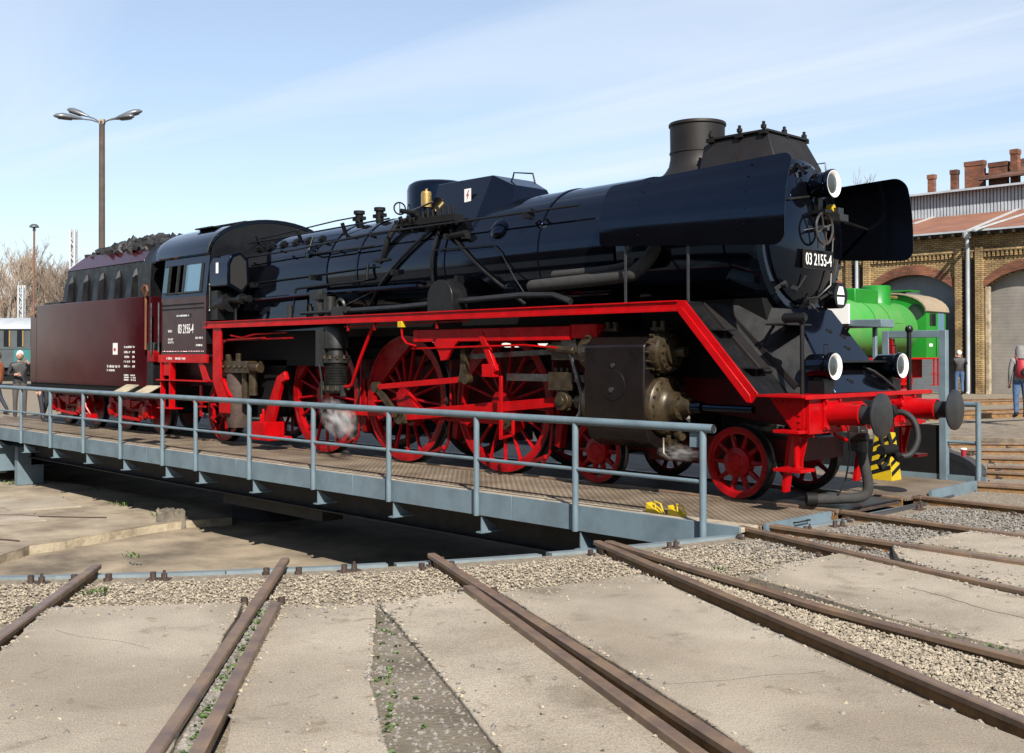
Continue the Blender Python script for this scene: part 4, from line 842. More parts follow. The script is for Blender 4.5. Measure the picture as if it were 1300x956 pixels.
MB().tube([(.56, 0, 3.85), (.57, .02, 3.96), (.68, .02, 3.96), (.70, 0, 3.85)], .009, 6).build('lamp_handle', 'black_satin', tl)
f = MB(); f.box(.52, .80, .14, .34, 3.28, 3.36); f.box(.60, .76, .18, .30, 3.36, 3.44); f.build('lamp_socket', 'pipe_grey', tl)
for s in (-1, 1):
    b = lamp(1.25, s * .78, 1.56, .15, .30)
    f = MB(); f.box(.98, 1.18, s * .78 - .10, s * .78 + .10, 1.262, 1.40); f.box(1.02, 1.14, s * .78 - .06, s * .78 + .06, 1.40, 1.45); f.build('lamp_bracket', 'black_satin', b)
    MB().tube([(1.12, s * .78, 1.70), (1.12, s * .78, 1.80), (1.17, s * .78, 1.80), (1.18, s * .78, 1.71)], .007, 6).build('lamp_handle', 'black_satin', b)
f = MB(); f.cyl((1.04, -1.1, 1.26), (1.04, -1.1, 2.04), .024, n=10); f.ball((1.04, -1.1, 2.05), .04); f.cyl((.84, -1.12, 2.09), (1.08, -1.12, 2.09), .055, n=14); f.cyl((.82, -1.12, 2.09), (1.10, -1.12, 2.09), .04, n=12); f.build('front_stanchion', 'black_satin', L)
f = MB(); f.cyl((1.18, 1.1, 1.26), (1.18, 1.1, 1.98), .028, n=10); f.ball((1.18, 1.1, 2.0), .05); f.build('front_stanchion', 'black_satin', L)
# number plate
np_ = MB(); np_.box(.575, .60, -.33, .33, 2.70, 2.93); np_ = np_.build('number_plate', 'soot_black', L, bevel=0.004)
f = MB()
for a, b, c, d in ((-.33, .33, 2.70, 2.706), (-.33, .33, 2.924, 2.93), (-.33, -.324, 2.706, 2.924), (.324, .33, 2.706, 2.924)): f.box(.60, .603, a, b, c, d)
f.build('plate_border', 'pipe_grey', np_)
place_text('03 2155-4', 'number_lettering', 'white_paint', .58, .14, np_, (.604, 0, 2.815), (0, 1, 0), (0, 0, 1))
f = MB(); f.bar((.44, -.40, 2.50), (.50, -.30, 2.46), .03, .05); f.bar((.5, -.28, 2.48), (.56, -.22, 2.62), .02, .02); f.bar((.48, .22, 2.36), (.54, .30, 2.42), .03, .03); f.tube([(.47, .05, 2.30), (.52, .05, 2.24), (.54, .1, 2.20)], .015, 6); f.bar((.5, -.05, 2.2), (.5, -.05, 2.34), .03, .03); f.build('door_fittings', 'black_satin', door)['kind'] = 'stuff'
f = MB(); f.cyl((.30, .66, 2.42), (.52, .66, 2.42), .16, n=22); f.build('air_reservoir', 'black_satin', L)
f = MB(); f.add([(.523, .58, 2.31), (.523, .72, 2.31), (.523, .74, 2.40), (.523, .56, 2.40), (.523, .56, 2.43), (.523, .74, 2.43), (.523, .70, 2.53), (.523, .61, 2.53)], [(0, 1, 2, 3), (4, 5, 6, 7)]); f.build('white_sign', 'white_paint', L)
# ------------------------------------------------------------------ frames
for s in (-1, 1):
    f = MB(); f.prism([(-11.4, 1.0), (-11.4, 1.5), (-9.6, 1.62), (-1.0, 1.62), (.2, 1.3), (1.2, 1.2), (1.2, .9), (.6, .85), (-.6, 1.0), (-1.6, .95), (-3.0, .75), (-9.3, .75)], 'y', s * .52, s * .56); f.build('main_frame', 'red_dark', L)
f = MB()
for x in (-10.9, -9.7, -7.4, -5.1, -2.9, -.4, .7): MB().box(x - .02, x + .02, -.52, .52, .8, 1.55).build('frame_stay', 'soot_black', L)
f.box(-11.3, -8.4, -.95, .95, 1.5, 2.1); f.build('ash_pan_sides', 'soot_black', L)
for x in (-9.55, -7.38, -5.12, -3.0): f = MB(); f.box(x - .42, x + .42, -.5, .5, .36, .74); f.cyl((x, -.62, .55), (x, .62, .55), .07, n=10); f.build('dark_backing', 'soot_black', L)  # dark boxes added behind the wheels so the gaps between them look dark
for x in (-8.5, -6.25, -4.0):
    for s in (-1, 1):
        f = MB()
        for k in range(5): f.bar((x - .55 + .09 * k, s * .61, 1.66 - .03 * k), (x + .55 - .09 * k, s * .61, 1.66 - .03 * k), .08, .026)
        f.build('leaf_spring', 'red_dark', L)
f = MB(); f.box(-9.6, -1.6, -.5, .5, 1.55, 1.8); f.box(-8.3, -2.0, -.86, .86, 2.0, 2.22); f.build('boiler_cradle', 'soot_black', L)
# ------------------------------------------------------------------ wheels (axle along y, outer face towards -y)
def make_wheel(name, R, nsp, rim, hubr, cw=None, crank=None, matn='red_wheel', tyre_red=True):
    f = MB(); y0, y1 = -.068, .068
    f.lathe([(R - rim, y0 + .012), (R - .055, y0 + .006), (R - .055, y1 - .03), (R - rim, y1 - .035)], (0, 0, 0), (0, 1, 0), 64, close=True)
    f.lathe([(0, y0 - .045), (hubr * .55, y0 - .045), (hubr * .62, y0 - .03), (hubr, y0 - .01), (hubr, y1 - .02), (0, y1 - .02)], (0, 0, 0), (0, 1, 0), 28)
    if crank: a = crank; f.prism([(0 + .17 * cos(t) + (.33 * cos(a) if cos(t - a) > 0 else 0), .17 * sin(t) + (.33 * sin(a) if cos(t - a) > 0 else 0)) for t in [2 * pi * k / 24 for k in range(24)]], 'y', y0 - .05, y1 - .03)
    w = f.build(name, matn, None, ang=30)
    f = MB(); f.lathe([(R - .056, y0), (R - .004, y0), (R, y0 + .006), (R + .002, y1 - .045), (R + .012, y1 - .03), (R + .028, y1 - .02), (R + .028, y1 - .002), (R + .01, y1), (R - .056, y1)], (0, 0, 0), (0, 1, 0), 72, close=True); f.build('tyre', 'tyre_steel', w, ang=30)
    if tyre_red: f = MB(); f.lathe([(R - .058, y0 - .003), (R - .010, y0 - .003)], (0, 0, 0), (0, -1, 0), 72); f.v = [(x, -abs(y) if False else y0 - .003, z) for x, y, z in f.v]; f.build('tyre_face', matn, w)
    sp = MB(); secs = []
    for rr, a, b in ((hubr - .03, .040, .030), (hubr + .12, .026, .024), (R - rim - .06, .021, .020), (R - rim + .012, .034, .026)):
        secs.append([(a * cos(t), -.006 + b * 1.5 * sin(t), rr) for t in [2 * pi * k / 8 for k in range(8)]])
    sm_ = sp.loft(secs).mesh('spoke', matn)
    for k in range(nsp):
        o = bpy.data.objects.new('spoke', sm_); C.objects.link(o); o.parent = w; o.rotation_euler = (0, 2 * pi * (k + .5) / nsp, 0)
    if cw:
        a, half, depth = cw; pts = []
        for k in range(15): t = a - half + 2 * half * k / 14; pts.append((cos(t) * (R - rim + .01), sin(t) * (R - rim + .01)))
        c0 = Vector((cos(a - half), sin(a - half))) * (R - rim); c1 = Vector((cos(a + half), sin(a + half))) * (R - rim)
        for k in range(1, 8): t = k / 8; q = c1.lerp(c0, t); q = q + Vector((cos(a), sin(a))) * (depth * sin(pi * t)); pts.append((q.x, q.y))
        MB().prism(pts, 'y', y0 + .008, y1 - .04).build('counterweight', matn, w)
    return w
CA = radians(-50); CP = Vector((.33 * cos(CA), 0, .33 * sin(CA)))
w1 = make_wheel('driving_wheel', 1.0, 17, .135, .17, (CA + pi, .60, .04), CA); w2 = make_wheel('driving_wheel', 1.0, 17, .135, .19, (CA + pi - .0, .85, .02), CA)
b1 = make_wheel('bogie_wheel', .425, 10, .09, .175, tyre_red=True); t1 = make_wheel('trailing_wheel', .625, 11, .12, .16)
def put(w, x, s, z, first):
    o = w if first else copy_tree(w); o.parent = L; o.location = Vector((x, s * .752, z)) - L.location
    o.rotation_euler = (0, 0, 0) if s < 0 else (0, 0, pi)
for k, (w, x, z) in enumerate(((w1, -4.0, 1.0), (w2, -6.25, 1.0), (w1, -8.5, 1.0), (b1, 0, .425), (b1, -2.2, .425), (t1, -12.0, .625))):
    put(w, x, -1, z, k in (0, 1, 3, 5)); put(w, x, 1, z, False)
for x, z, r in ((-4.0, 1, .09), (-6.25, 1, .1), (-8.5, 1, .09), (0, .425, .07), (-2.2, .425, .07), (-12, .625, .08)): MB().cyl((x, -.69, z), (x, .69, z), r, n=16).build('axle', 'soot_black', L)
f = MB(); f.box(-2.8, .6, -.56, .56, .45, .7); f.box(-1.5, -.7, -.6, .6, .35, .62); f.build('bogie_frame', 'red_dark', L)
# ------------------------------------------------------------------ rods and valve gear, both sides
def gear(s):
    Y = s * 1.0
    pins = [Vector((x, s * .92, 1.0)) + CP for x in (-8.5, -6.25, -4.0)]
    for a, b in ((0, 1), (1, 2)):
        f = MB(); f.bar(pins[a], pins[b], .035, .10); f.build('coupling_rod', 'red', L)
    for p in pins: f = MB(); f.cyl(p + Vector((0, -.06, 0)), p + Vector((0, .06, 0)), .11, n=20); f.cyl(p + Vector((0, -.1 * 1, 0)), p + Vector((0, .1, 0)), .055, n=14); f.build('rod_bearing', 'oily_brass', L)
    cp = Vector((-6.25, s * 1.05, 1.0)) + CP; xh = Vector((-2.44, s * 1.05, 1.08))
    d = (xh - cp).normalized()
    f = MB(); f.loft([[p + Vector((0, s * a, b * h)) for a, b in ((-.03, -1), (.03, -1), (.03, 1), (-.03, 1))] for p, h in ((cp + d * .12, .085), (xh - d * .1, .062))]); mr = f.build('main_rod', 'red', L, bevel=0.004)
    f = MB(); f.cyl(cp + Vector((0, -.07, 0)), cp + Vector((0, .07, 0)), .14, n=22); f.box(cp.x - .12, cp.x + .15, cp.y - .05, cp.y + .05, cp.z - .12, cp.z + .13); f.build('big_end', 'oily_brass', mr, bevel=0.01)
    ep_ = Vector((-6.53, s * 1.18, 1.18)); le = Vector((-4.36, s * 1.18, 1.34))
    f = MB(); f.bar(cp + Vector((.02, s * .10, 0)), ep_, .05, .11); f.build('return_crank', 'oily_brass', L, bevel=0.008)
    f = MB(); f.bar(ep_, le, .04, .085); er = f.build('eccentric_rod', 'red', L, bevel=0.004)
    f = MB(); f.cyl(ep_ + Vector((0, -.05, 0)), ep_ + Vector((0, .05, 0)), .085, n=18); f.build('rod_bearing', 'oily_brass', er); f = MB(); f.cyl(le + Vector((0, -.05, 0)), le + Vector((0, .05, 0)), .075, n=18); f.build('rod_bearing', 'oily_brass', er)
    f = MB(); pts = [(-4.40 + .09 * cos(a) - .05, 1.64 + .34 * sin(a)) for a in [(-1.4 + 2.8 * k / 10) for k in range(11)]]; pts += [(x - .10, z) for x, z in reversed(pts)]; f.prism(pts, 'y', s * 1.13, s * 1.22); f.build('expansion_link', 'oily_brass', L)
    MB().bar((-4.40, s * 1.14, 1.66), (-2.42, s * 1.14, 1.74), .04, .07).build('radius_rod', 'rod_steel', L)
    f = MB(); f.box(-5.40, -2.2, s * 1.16, s * 1.34, 1.88, 2.06); f.prism([(-4.95, 1.9), (-4.35, 1.9), (-4.5, 1.78), (-4.62, 1.62), (-4.75, 1.60), (-4.80, 1.72)], 'y', s * 1.30, s * 1.35); f.box(-2.2, -1.75, s * 1.16, s * 1.32, 1.9, 2.08); f.build('motion_bracket', 'red', L, bevel=0.006)
    f = MB(); f.bar((-3.9, s * 1.32, 2.0), (-3.6, s * 1.32, 1.45), .06, .10); f.box(-3.85, -3.62, s * 1.25, s * 1.36, 1.38, 1.56); f.build('link_bracket', 'red', L, bevel=0.006)
    f = MB(); f.cyl((-2.0, s * 1.1, 1.08), (-2.45, s * 1.1, 1.08), .04, n=14); f.build('piston_rod', 'rod_steel', L)
    f = MB(); f.box(-3.55, -1.85, s * 1.0, s * 1.17, 1.33, 1.43); f.build('slide_bar', 'rod_steel', L, bevel=0.008)
    f = MB(); f.box(-2.72, -2.28, s * .98, s * 1.2, 1.22, 1.46); f.box(-2.60, -2.38, s * 1.0, s * 1.16, .96, 1.24); f.cyl((-2.46, s * .95, 1.08), (-2.46, s * 1.22, 1.08), .12, n=20); f.cyl((-2.46, s * 1.2, 1.08), (-2.46, s * 1.25, 1.08), .06, n=14)
    for k in range(4): f.cyl((-2.66 + .11 * k, s * 1.1, 1.45), (-2.66 + .11 * k, s * 1.1, 1.52), .028, n=6)
    f.build('crosshead', 'oily_brass', L, bevel=0.006)
    f = MB(); pts = [(-2.30, 1.80), (-2.18, 1.5), (-2.06, 1.2), (-2.08, .95), (-2.2, .80)]; f.tube([(x, s * 1.24, z) for x, z in pts], .035, 8); f.box(-2.40, -2.14, s * 1.2, s * 1.28, 1.72, 1.9); f.build('combination_lever', 'rod_steel', L)
    f = MB(); f.box(-2.6, -2.1, s * 1.02, s * 1.26, 1.62, 1.86); f.cyl((-2.62, s * 1.28, 1.78), (-2.16, s * 1.28, 1.74), .05, n=10)
    for k in range(5): f.cyl((-2.55 + .1 * k, s * 1.2, 1.86), (-2.55 + .1 * k, s * 1.2, 1.94), .03, n=6)
    f.build('valve_guide', 'oily_brass', L, bevel=0.006)
    f = MB(); f.bar((-3.52, s * 1.30, 1.40), (-3.52, s * 1.30, .52), .035, .05); f.bar((-3.52, s * 1.30, .54), (-3.28, s * 1.30, .60), .03, .04); f.bar((-3.28, s * 1.30, .60), (-3.28, s * 1.30, .86), .03, .04); f.build('safety_hanger', 'red', L, bevel=0.004)
    # cylinder and valve chest
    f = MB(); sec = [(.70, 1.98), (1.22, 1.98), (1.47, 1.80), (1.475, 1.30), (1.46, .85), (1.38, .66), (1.2, .56), (.95, .54), (.70, .6)]
    f.prism([(s * y, z) for y, z in sec], 'x', -1.82, -.86); cy = f.build('cylinder_block', 'cylinder_paint', L, ang=25, bevel=0.02)
    MB().lathe([(0, 0), (.19, 0), (.185, .004), (0, .005)], (-1.34, s * 1.476, 1.32), (0, s, 0), 28).build('inspection_cover', 'cylinder_paint', cy)
    q = MB(); q.cyl((-1.36, s * 1.47, 1.26), (-1.36, s * 1.50, 1.26), .035, n=6); q.cyl((-1.34, s * 1.475, 1.56), (-1.34, s * 1.49, 1.56), .03, n=8); q.build('indicator_plug', 'rod_steel', cy)
    for xa, d_ in ((-.87, 1), (-1.81, -1)):
        q = MB(); o = (xa, s * 1.16, 1.72); ax = (d_, 0, 0)
        q.lathe([(.26, 0), (.26, .10), (.245, .14), (.23, .16), (.23, .19), (.20, .20), (.16, .21), (.16, .25), (.06, .26), (.06, .40), (0, .40)], o, ax, 30); q.bolts((xa + d_ * .19, s * 1.16, 1.72), ax, .195, 14, .018, .03); q.bolts((xa + d_ * .02, s * 1.16, 1.72), ax, .285, 16, .018, .05)
        for k in range(14): t = 2 * pi * k / 14; q.bar((xa + d_ * .01, s * 1.16 + .25 * cos(t), 1.72 + .25 * sin(t)), (xa + d_ * .13, s * 1.16 + .25 * cos(t), 1.72 + .25 * sin(t)), .02, .035)
        q.build('valve_chest_cover', 'oily_brass', cy, ang=40)
        q = MB(); o = (xa, s * 1.10, 1.08)
        q.lathe([(.36, 0), (.36, .07), (.345, .09), (.26, .12), (.20, .15), (.17, .20), (.17, .30), (.12, .31), (.10, .36), (.10, .44), (.05, .45)], o, ax, 34); q.bolts((xa + d_ * .08, s * 1.1, 1.08), ax, .31, 18, .022, .035); q.bolts((xa + d_ * .29, s * 1.1, 1.08), ax, .135, 8, .018, .03)
        q.build('cylinder_cover', 'oily_brass', cy, ang=40)
    q = MB(); q.cyl((-.45, s * 1.1, 1.07), (-.28, s * 1.1, 1.07), .075, n=16); q.cyl((-.30, s * 1.1, 1.07), (.42, s * 1.1, 1.07), .045, n=14); q.build('tail_rod_tube', 'black_gloss', cy)
    for x in (-1.74, -.98):
        q = MB(); q.box(x, x + .22, s * .95, s * 1.2, 1.98, 2.02); q.cyl((x + .05, s * 1.16, 2.0), (x + .05, s * 1.16, 2.10), .035, n=8); q.cyl((x + .17, s * 1.16, 2.0), (x + .17, s * 1.16, 2.10), .035, n=8)
        q.build('lubricator_cap', 'oily_brass', cy)
    q = MB()
    for z, x in ((.62, -.62), (.66, -.74), (.74, -.58)): q.cyl((x, s * 1.2, z), (x + .12, s * 1.25, z - .02), .045, n=10); q.cyl((x + .05, s * 1.22, z - .05), (x + .05, s * 1.22, z + .07), .03, n=8)
    q.tube([(-.72, s * 1.28, .70), (-.70, s * 1.3, .52), (-.62, s * 1.3, .46), (-.58, s * 1.3, .44)], .015, 6); q.build('drain_cocks', 'oily_brass', cy)['kind'] = 'stuff'
    q = MB(); q.tube([(-1.9, s * 1.3, 1.5), (-1.84, s * 1.32, 1.4), (-1.80, s * 1.4, 1.32)], .012, 6); q.build('oil_line', 'copper', cy)
gear(-1); gear(1)
MB().tube([(-5.4, -1.36, 1.78), (-3.0, -1.36, 1.82), (-2.4, -1.36, 1.78)], .014, 6).build('lubricator_pipe', 'red', L)
MB().tube([(-7.0, -1.46, 2.14), (-5.5, -1.46, 2.15), (-4.0, -1.46, 2.17)], .012, 6).build('conduit', 'red_dirty', L)
f = MB(); f.box(-5.54, -5.44, -1.53, -1.45, 2.10, 2.19); f.build('sander_valve', 'yellow', L, bevel=0.006)
MB().tube([(-5.49, -1.49, 2.1), (-5.47, -1.49, 1.95), (-5.40, -1.46, 1.86), (-5.25, -1.40, 1.82)], .016, 7).build('sand_pipe', 'red', L)
for x in (-6.9, -6.2, -4.7): MB().bar((x, -1.46, 2.07), (x, -1.46, 2.22), .03, .03).build('pipe_hanger', 'red_dirty', L)
# air pump
f = MB(); c = (-7.55, -1.24)
f.lathe([(0, 1.06), (.16, 1.06), (.2, 1.10), (.2, 1.18), (.17, 1.2)] + [(r, 1.2 + .026 * k + .013 * h) for k in range(13) for h, r in ((0, .17), (1, .19))] + [(.17, 1.55), (.22, 1.56), (.22, 1.64), (.16, 1.66), (.15, 1.78), (.20, 1.80), (.20, 2.16), (.17, 2.2), (0, 2.2)], (c[0], c[1], 0), (0, 0, 1), 28); pu = f.build('air_pump', 'pump_grey', L, ang=40)
f = MB(); f.bolts((c[0], c[1], 1.63), (0, 0, 1), .225, 12, .028, .05); f.bolts((c[0], c[1], 1.12), (0, 0, 1), .215, 10, .026, .06); f.build('pump_bolts', 'oily_brass', pu)['kind'] = 'stuff'
f = MB(); f.box(-7.82, -7.62, -1.46, -1.38, 1.5, 2.1); f.tube([(-7.85, -1.42, 1.62), (-7.70, -1.46, 1.52), (-7.64, -1.46, 1.3), (-7.63, -1.46, .98), (-7.60, -1.46, .8)], .016, 6); f.cyl((-7.85, -1.3, 1.02), (-7.85, -1.3, 1.25), .05, n=10); f.cyl((-7.25, -1.3, 1.02), (-7.25, -1.3, 1.2), .06, n=10); f.build('pump_pipes', 'pump_grey', pu)
MB().tube([(-7.15, -1.34, 1.18), (-7.0, -1.36, 1.18), (-6.93, -1.36, 1.22), (-6.72, -1.36, 1.62), (-6.4, -1.36, 2.1), (-6.3, -1.36, 2.2)], .028, 8).build('pump_pipe', 'red', L)
MB().tube([(-7.5, -1.36, 1.0), (-7.35, -1.42, .75), (-7.25, -1.44, .6)], .02, 7).build('exhaust_pipe', 'rod_steel', L)
# brake gear in front of the wheels, sand pipes at the rails
for x in (-5.1, -7.4, -2.95):
    f = MB(); f.bar((x, -.78, 1.3), (x + .06, -.78, .55), .06, .08); f.prism([(x + .0, .45), (x + .10, .42), (x + .16, .80), (x + .04, .85)], 'y', -.83, -.72); f.build('brake_hanger', 'red_dirty', L)
    MB().tube([(x - .05, -.80, 1.6), (x - .02, -.84, .8), (x - .10, -.82, .35), (x - .32, -.78, .12)], .02, 6).build('sand_pipe', 'red_dirty', L)
    MB().bar((x - .05, -.95, .30), (x - .5, -.86, .16), .05, .05).build('brake_beam', 'red_dirty', L)
f = MB(); f.box(-10.15, -9.72, -1.28, -.86, .22, .48); f.prism([(-10.1, .45), (-9.75, .45), (-9.45, 1.2), (-9.3, 1.25), (-9.35, 1.4), (-9.6, 1.3)], 'y', -1.1, -1.02); f.box(-10.2, -9.55, -1.3, -.8, .16, .22); f.cyl((-9.95, -1.2, .45), (-9.95, -1.2, .62), .03, n=8); f.cyl((-9.8, -1.25, .45), (-9.8, -1.25, .72), .025, n=8)
f.build('rail_brake', 'red', L, bevel=0.008)
# ashpan, injectors below the cab
f = MB(); f.prism([(-11.4, 1.6), (-9.5, 1.6), (-9.7, .9), (-10.1, .55), (-11.0, .55), (-11.3, .9)], 'y', -.95, .95); f.build('ash_pan', 'soot_black', L)
f = MB(); f.lathe([(.0, .35), (.2, .35), (.22, .45), (.22, 1.32), (.2, 1.36), (0, 1.36)], (-10.75, -1.2, 0), (0, 0, 1), 22); f.build('feed_pump_barrel', 'rust_dark', L, ang=40)
f = MB(); f.box(-11.0, -10.1, -1.42, -1.05, 1.36, 1.58); f.cyl((-10.95, -1.3, 1.55), (-10.95, -1.3, 1.7), .06, n=10); f.cyl((-10.5, -1.35, 1.5), (-10.5, -1.35, 1.72), .05, n=10); f.cyl((-10.1, -1.3, 1.46), (-9.85, -1.28, 1.46), .09, n=12); f.cyl((-10.35, -1.3, .8), (-10.35, -1.3, 1.4), .06, n=10); f.cyl((-10.15, -1.25, .95), (-10.15, -1.25, 1.4), .08, n=10)
for k in range(5): f.cyl((-10.9 + .2 * k, -1.43, 1.47), (-10.9 + .2 * k, -1.46, 1.47), .03, n=6)
f.build('feed_pump', 'oily_brass', L, bevel=0.008)
for pts in ([(-11.2, -1.45, 1.95), (-10.4, -1.45, 1.96), (-8.6, -1.4, 1.98)], [(-10.6, -1.46, 2.05), (-10.2, -1.46, 2.0), (-9.8, -1.42, 2.06), (-8.8, -1.4, 2.08)], [(-10.9, -1.46, 1.6), (-10.9, -1.46, 1.9), (-10.7, -1.46, 1.97), (-9.4, -1.46, 1.99)]): MB().tube(pts, .016, 6).build('brake_pipe', 'red_dirty', L)
# ladder bracket plate under the running board at the cab
f = MB(); f.prism([(-11.22, 2.22), (-10.92, 2.22), (-10.92, 1.28), (-10.62, .95), (-10.62, .62), (-10.98, .62), (-10.98, .82), (-11.22, 1.2)], 'y', -1.48, -1.45); f.prism([(-10.92, 1.25), (-10.90, 1.25), (-10.62, .93), (-10.62, .90)], 'y', -1.48, -1.40); lad = f.build('ladder_plate', 'red', L)
# front steps and guards
for s in (-1, 1):
    f = MB(); f.box(.90, 1.22, s * 1.16, s * 1.46, .85, .885); f.box(.90, 1.22, s * 1.16, s * 1.18, .8, .85); f.box(.90, 1.24, s * 1.18, s * 1.46, .44, .475); f.bar((1.05, s * 1.19, .88), (1.05, s * 1.19, .45), .03, .14, up=(0, 1, 0)); f.bar((1.14, s * 1.18, .85), (1.05, s * 1.18, .5), .02, .06); f.build('front_step', 'red', L, bevel=0.004)
    f = MB(); f.bar((.76, s * .80, .95), (.64, s * .80, .14), .05, .12, up=(0, 1, 0)); f.build('rail_guard', 'red', L, bevel=0.004)
MB().tube([(1.12, -.62, .92), (1.16, -.62, .80), (1.22, -.50, .74), (1.24, -.35, .74)], .022, 8).build('air_pipe', 'red', L)
# couplings and hoses
f = MB(); f.prism([(1.24, 1.0), (1.40, 1.0), (1.52, .97), (1.58, 1.03), (1.55, 1.12), (1.49, 1.13), (1.49, 1.07), (1.42, 1.10), (1.24, 1.10)], 'y', -.035, .035); f.box(1.22, 1.26, -.16, .16, .93, 1.17); f.build('draw_hook', 'soot_black', L, bevel=0.008)
f = MB(); f.cyl((1.34, -.13, 1.02), (1.34, .13, 1.02), .05, n=12); f.tube([(1.36, -.09, 1.0), (1.42, -.10, .78), (1.46, -.10, .64)], .026, 8); f.tube([(1.36, .09, 1.0), (1.42, .10, .78), (1.46, .10, .64)], .026, 8); f.cyl((1.46, -.16, .62), (1.46, .16, .62), .055, n=14); f.tube([(1.46, -.06, .62), (1.40, -.09, .46), (1.38, 0, .40), (1.40, .09, .46), (1.46, .06, .62)], .026, 8); f.build('screw_coupling', 'soot_black', L)
MB().hose([(1.27, .42, 1.0), (1.42, .45, 1.02), (1.55, .46, .92), (1.60, .44, .72), (1.55, .36, .55), (1.46, .24, .52)], .036, 12).build('brake_hose', 'rubber', L)
f = MB(); f.cyl((1.22, .42, 1.0), (1.32, .42, 1.0), .055, n=12); f.cyl((1.32, .3, .62), (1.5, .22, .50), .05, n=10); f.build('hose_coupling', 'soot_black', L)['kind'] = 'stuff'
f = MB(); f.box(1.22, 1.36, -.46, -.28, .62, .90); f.cyl((1.34, -.37, .60), (1.34, -.37, .86), .07, n=14); f.cyl((1.24, -.45, .78), (1.46, -.45, .78), .05, n=10); f.build('heating_valve', 'pump_grey', L, bevel=0.012)
MB().hose([(1.34, -.37, .66), (1.36, -.36, .5), (1.40, -.34, .28), (1.39, -.35, .16), (1.34, -.42, .11), (1.22, -.58, .10), (1.02, -.78, .09)], .058, 14).build('heating_hose', 'lagging', L)
f = MB(); f.cyl((1.02, -.78, .09), (.94, -.86, .09), .075, n=14); f.build('hose_end', 'soot_black', L)
MB().tube([(1.30, -.6, .9), (1.32, -.58, .6), (1.28, -.62, .3), (1.22, -.66, .15)], .01, 5).build('hose_chain', 'pipe_grey', L)
f = MB()
for y in (-.55, -.2, .2, .55):
    for z in (.92, 1.14): f.cyl((1.245, y, z), (1.262, y, z), .018, n=8)
f.tube([(1.25, .05, 1.18), (1.30, .08, 1.24), (1.30, .12, 1.16)], .012, 6); f.cyl((1.24, .62, 1.1), (1.34, .62, 1.12), .04, n=10); f.cyl((1.24, .3, 1.12), (1.36, .3, 1.08), .035, n=10); f.build('beam_fittings', 'red', beam)['kind'] = 'stuff'
# ------------------------------------------------------------------ cab
yb = 1.50
cabw = MB().box(-13.28, -11.45, -yb, -yb + .02, 1.70, 2.82).build('cab_side', 'cab_maroon', L); cabf = MB().box(-13.28, -11.45, yb - .02, yb, 1.70, 2.82).build('cab_side', 'cab_maroon', L)
def up(y): return yb - .10 * y # leaning upper side
for s in (-1, 1):
    f = MB()
    def pl(x0, x1, z0, z1):
        def P(x, z, i): k = (z - 2.82) / .84; return (x, s * (yb - .09 * k - i * .02), z)
        vs = [P(x0, z0, 0), P(x1, z0, 0), P(x1, z1, 0), P(x0, z1, 0), P(x0, z0, 1), P(x1, z0, 1), P(x1, z1, 1), P(x0, z1, 1)]
        fs = [(0, 1, 2, 3), (7, 6, 5, 4), (0, 4, 5, 1), (1, 5, 6, 2), (2, 6, 7, 3), (3, 7, 4, 0)]; f.add(vs, fs if s < 0 else [tuple(reversed(q)) for q in fs])
    pl(-13.28, -13.18, 2.82, 3.66); pl(-11.66, -11.45, 2.82, 3.66); pl(-13.18, -11.66, 3.46, 3.66); pl(-13.18, -11.66, 2.82, 2.90); pl(-12.46, -12.38, 2.9, 3.46)
    us = f.build('cab_upper_side', 'black_gloss', L, ang=20)
    g = MB(); k0, k1 = .09, .68
    g.add([(-12.38, s * (yb - .018), 2.9), (-11.66, s * (yb - .018), 2.9), (-11.66, s * (yb - .078), 3.46), (-12.38, s * (yb - .078), 3.46)], [(0, 1, 2, 3)] if s < 0 else [(3, 2, 1, 0)]); g.build('window_pane', 'glass_window', us)
    g = MB()
    for x, w in ((-12.36, .03), (-11.68, .03), (-12.62, .05), (-13.0, .06)): g.bar((x, s * (yb + .008), 2.9), (x, s * (yb - .052), 3.46), w, .03, up=(1, 0, 0))
    g.bar((-13.15, s * (yb + .01), 2.905), (-11.66, s * (yb + .01), 2.905), .03, .03); g.build('window_frame', 'pipe_grey', us)
    g = MB(); g.add([(-13.0, s * (yb + .02), 2.92), (-12.92, s * (yb + .16), 2.92), (-12.92, s * (yb + .10), 3.40), (-13.0, s * (yb - .03), 3.44)], [(0, 1, 2, 3)]); g.build('wind_deflector', 'glass_window', us)
    g = MB(); g.box(-13.24, -11.55, s * yb, s * (yb + .012), 2.66, 2.69); g.box(-13.24, -11.55, s * yb, s * (yb + .012), 2.58, 2.605); g.build('drip_strip', 'soot_black', cabw if s < 0 else cabf)
f = MB() # cab front wall round the boiler
sec = [(-1.48, 1.9), (-1.48, 2.82), (-1.40, 3.62)] + [(-1.40 * cos(t), 3.62 + .70 * sin(t)) for t in [pi * k / 16 for k in range(1, 16)]] + [(1.40, 3.62), (1.48, 2.82), (1.48, 1.9)]
f.prism(sec, 'x', -11.47, -11.44); f.build('cab_front', 'black_satin', L)
f = MB(); f.prism(sec[1:-1], 'x', -11.5, -11.48); f.build('cab_backhead', 'soot_black', L)
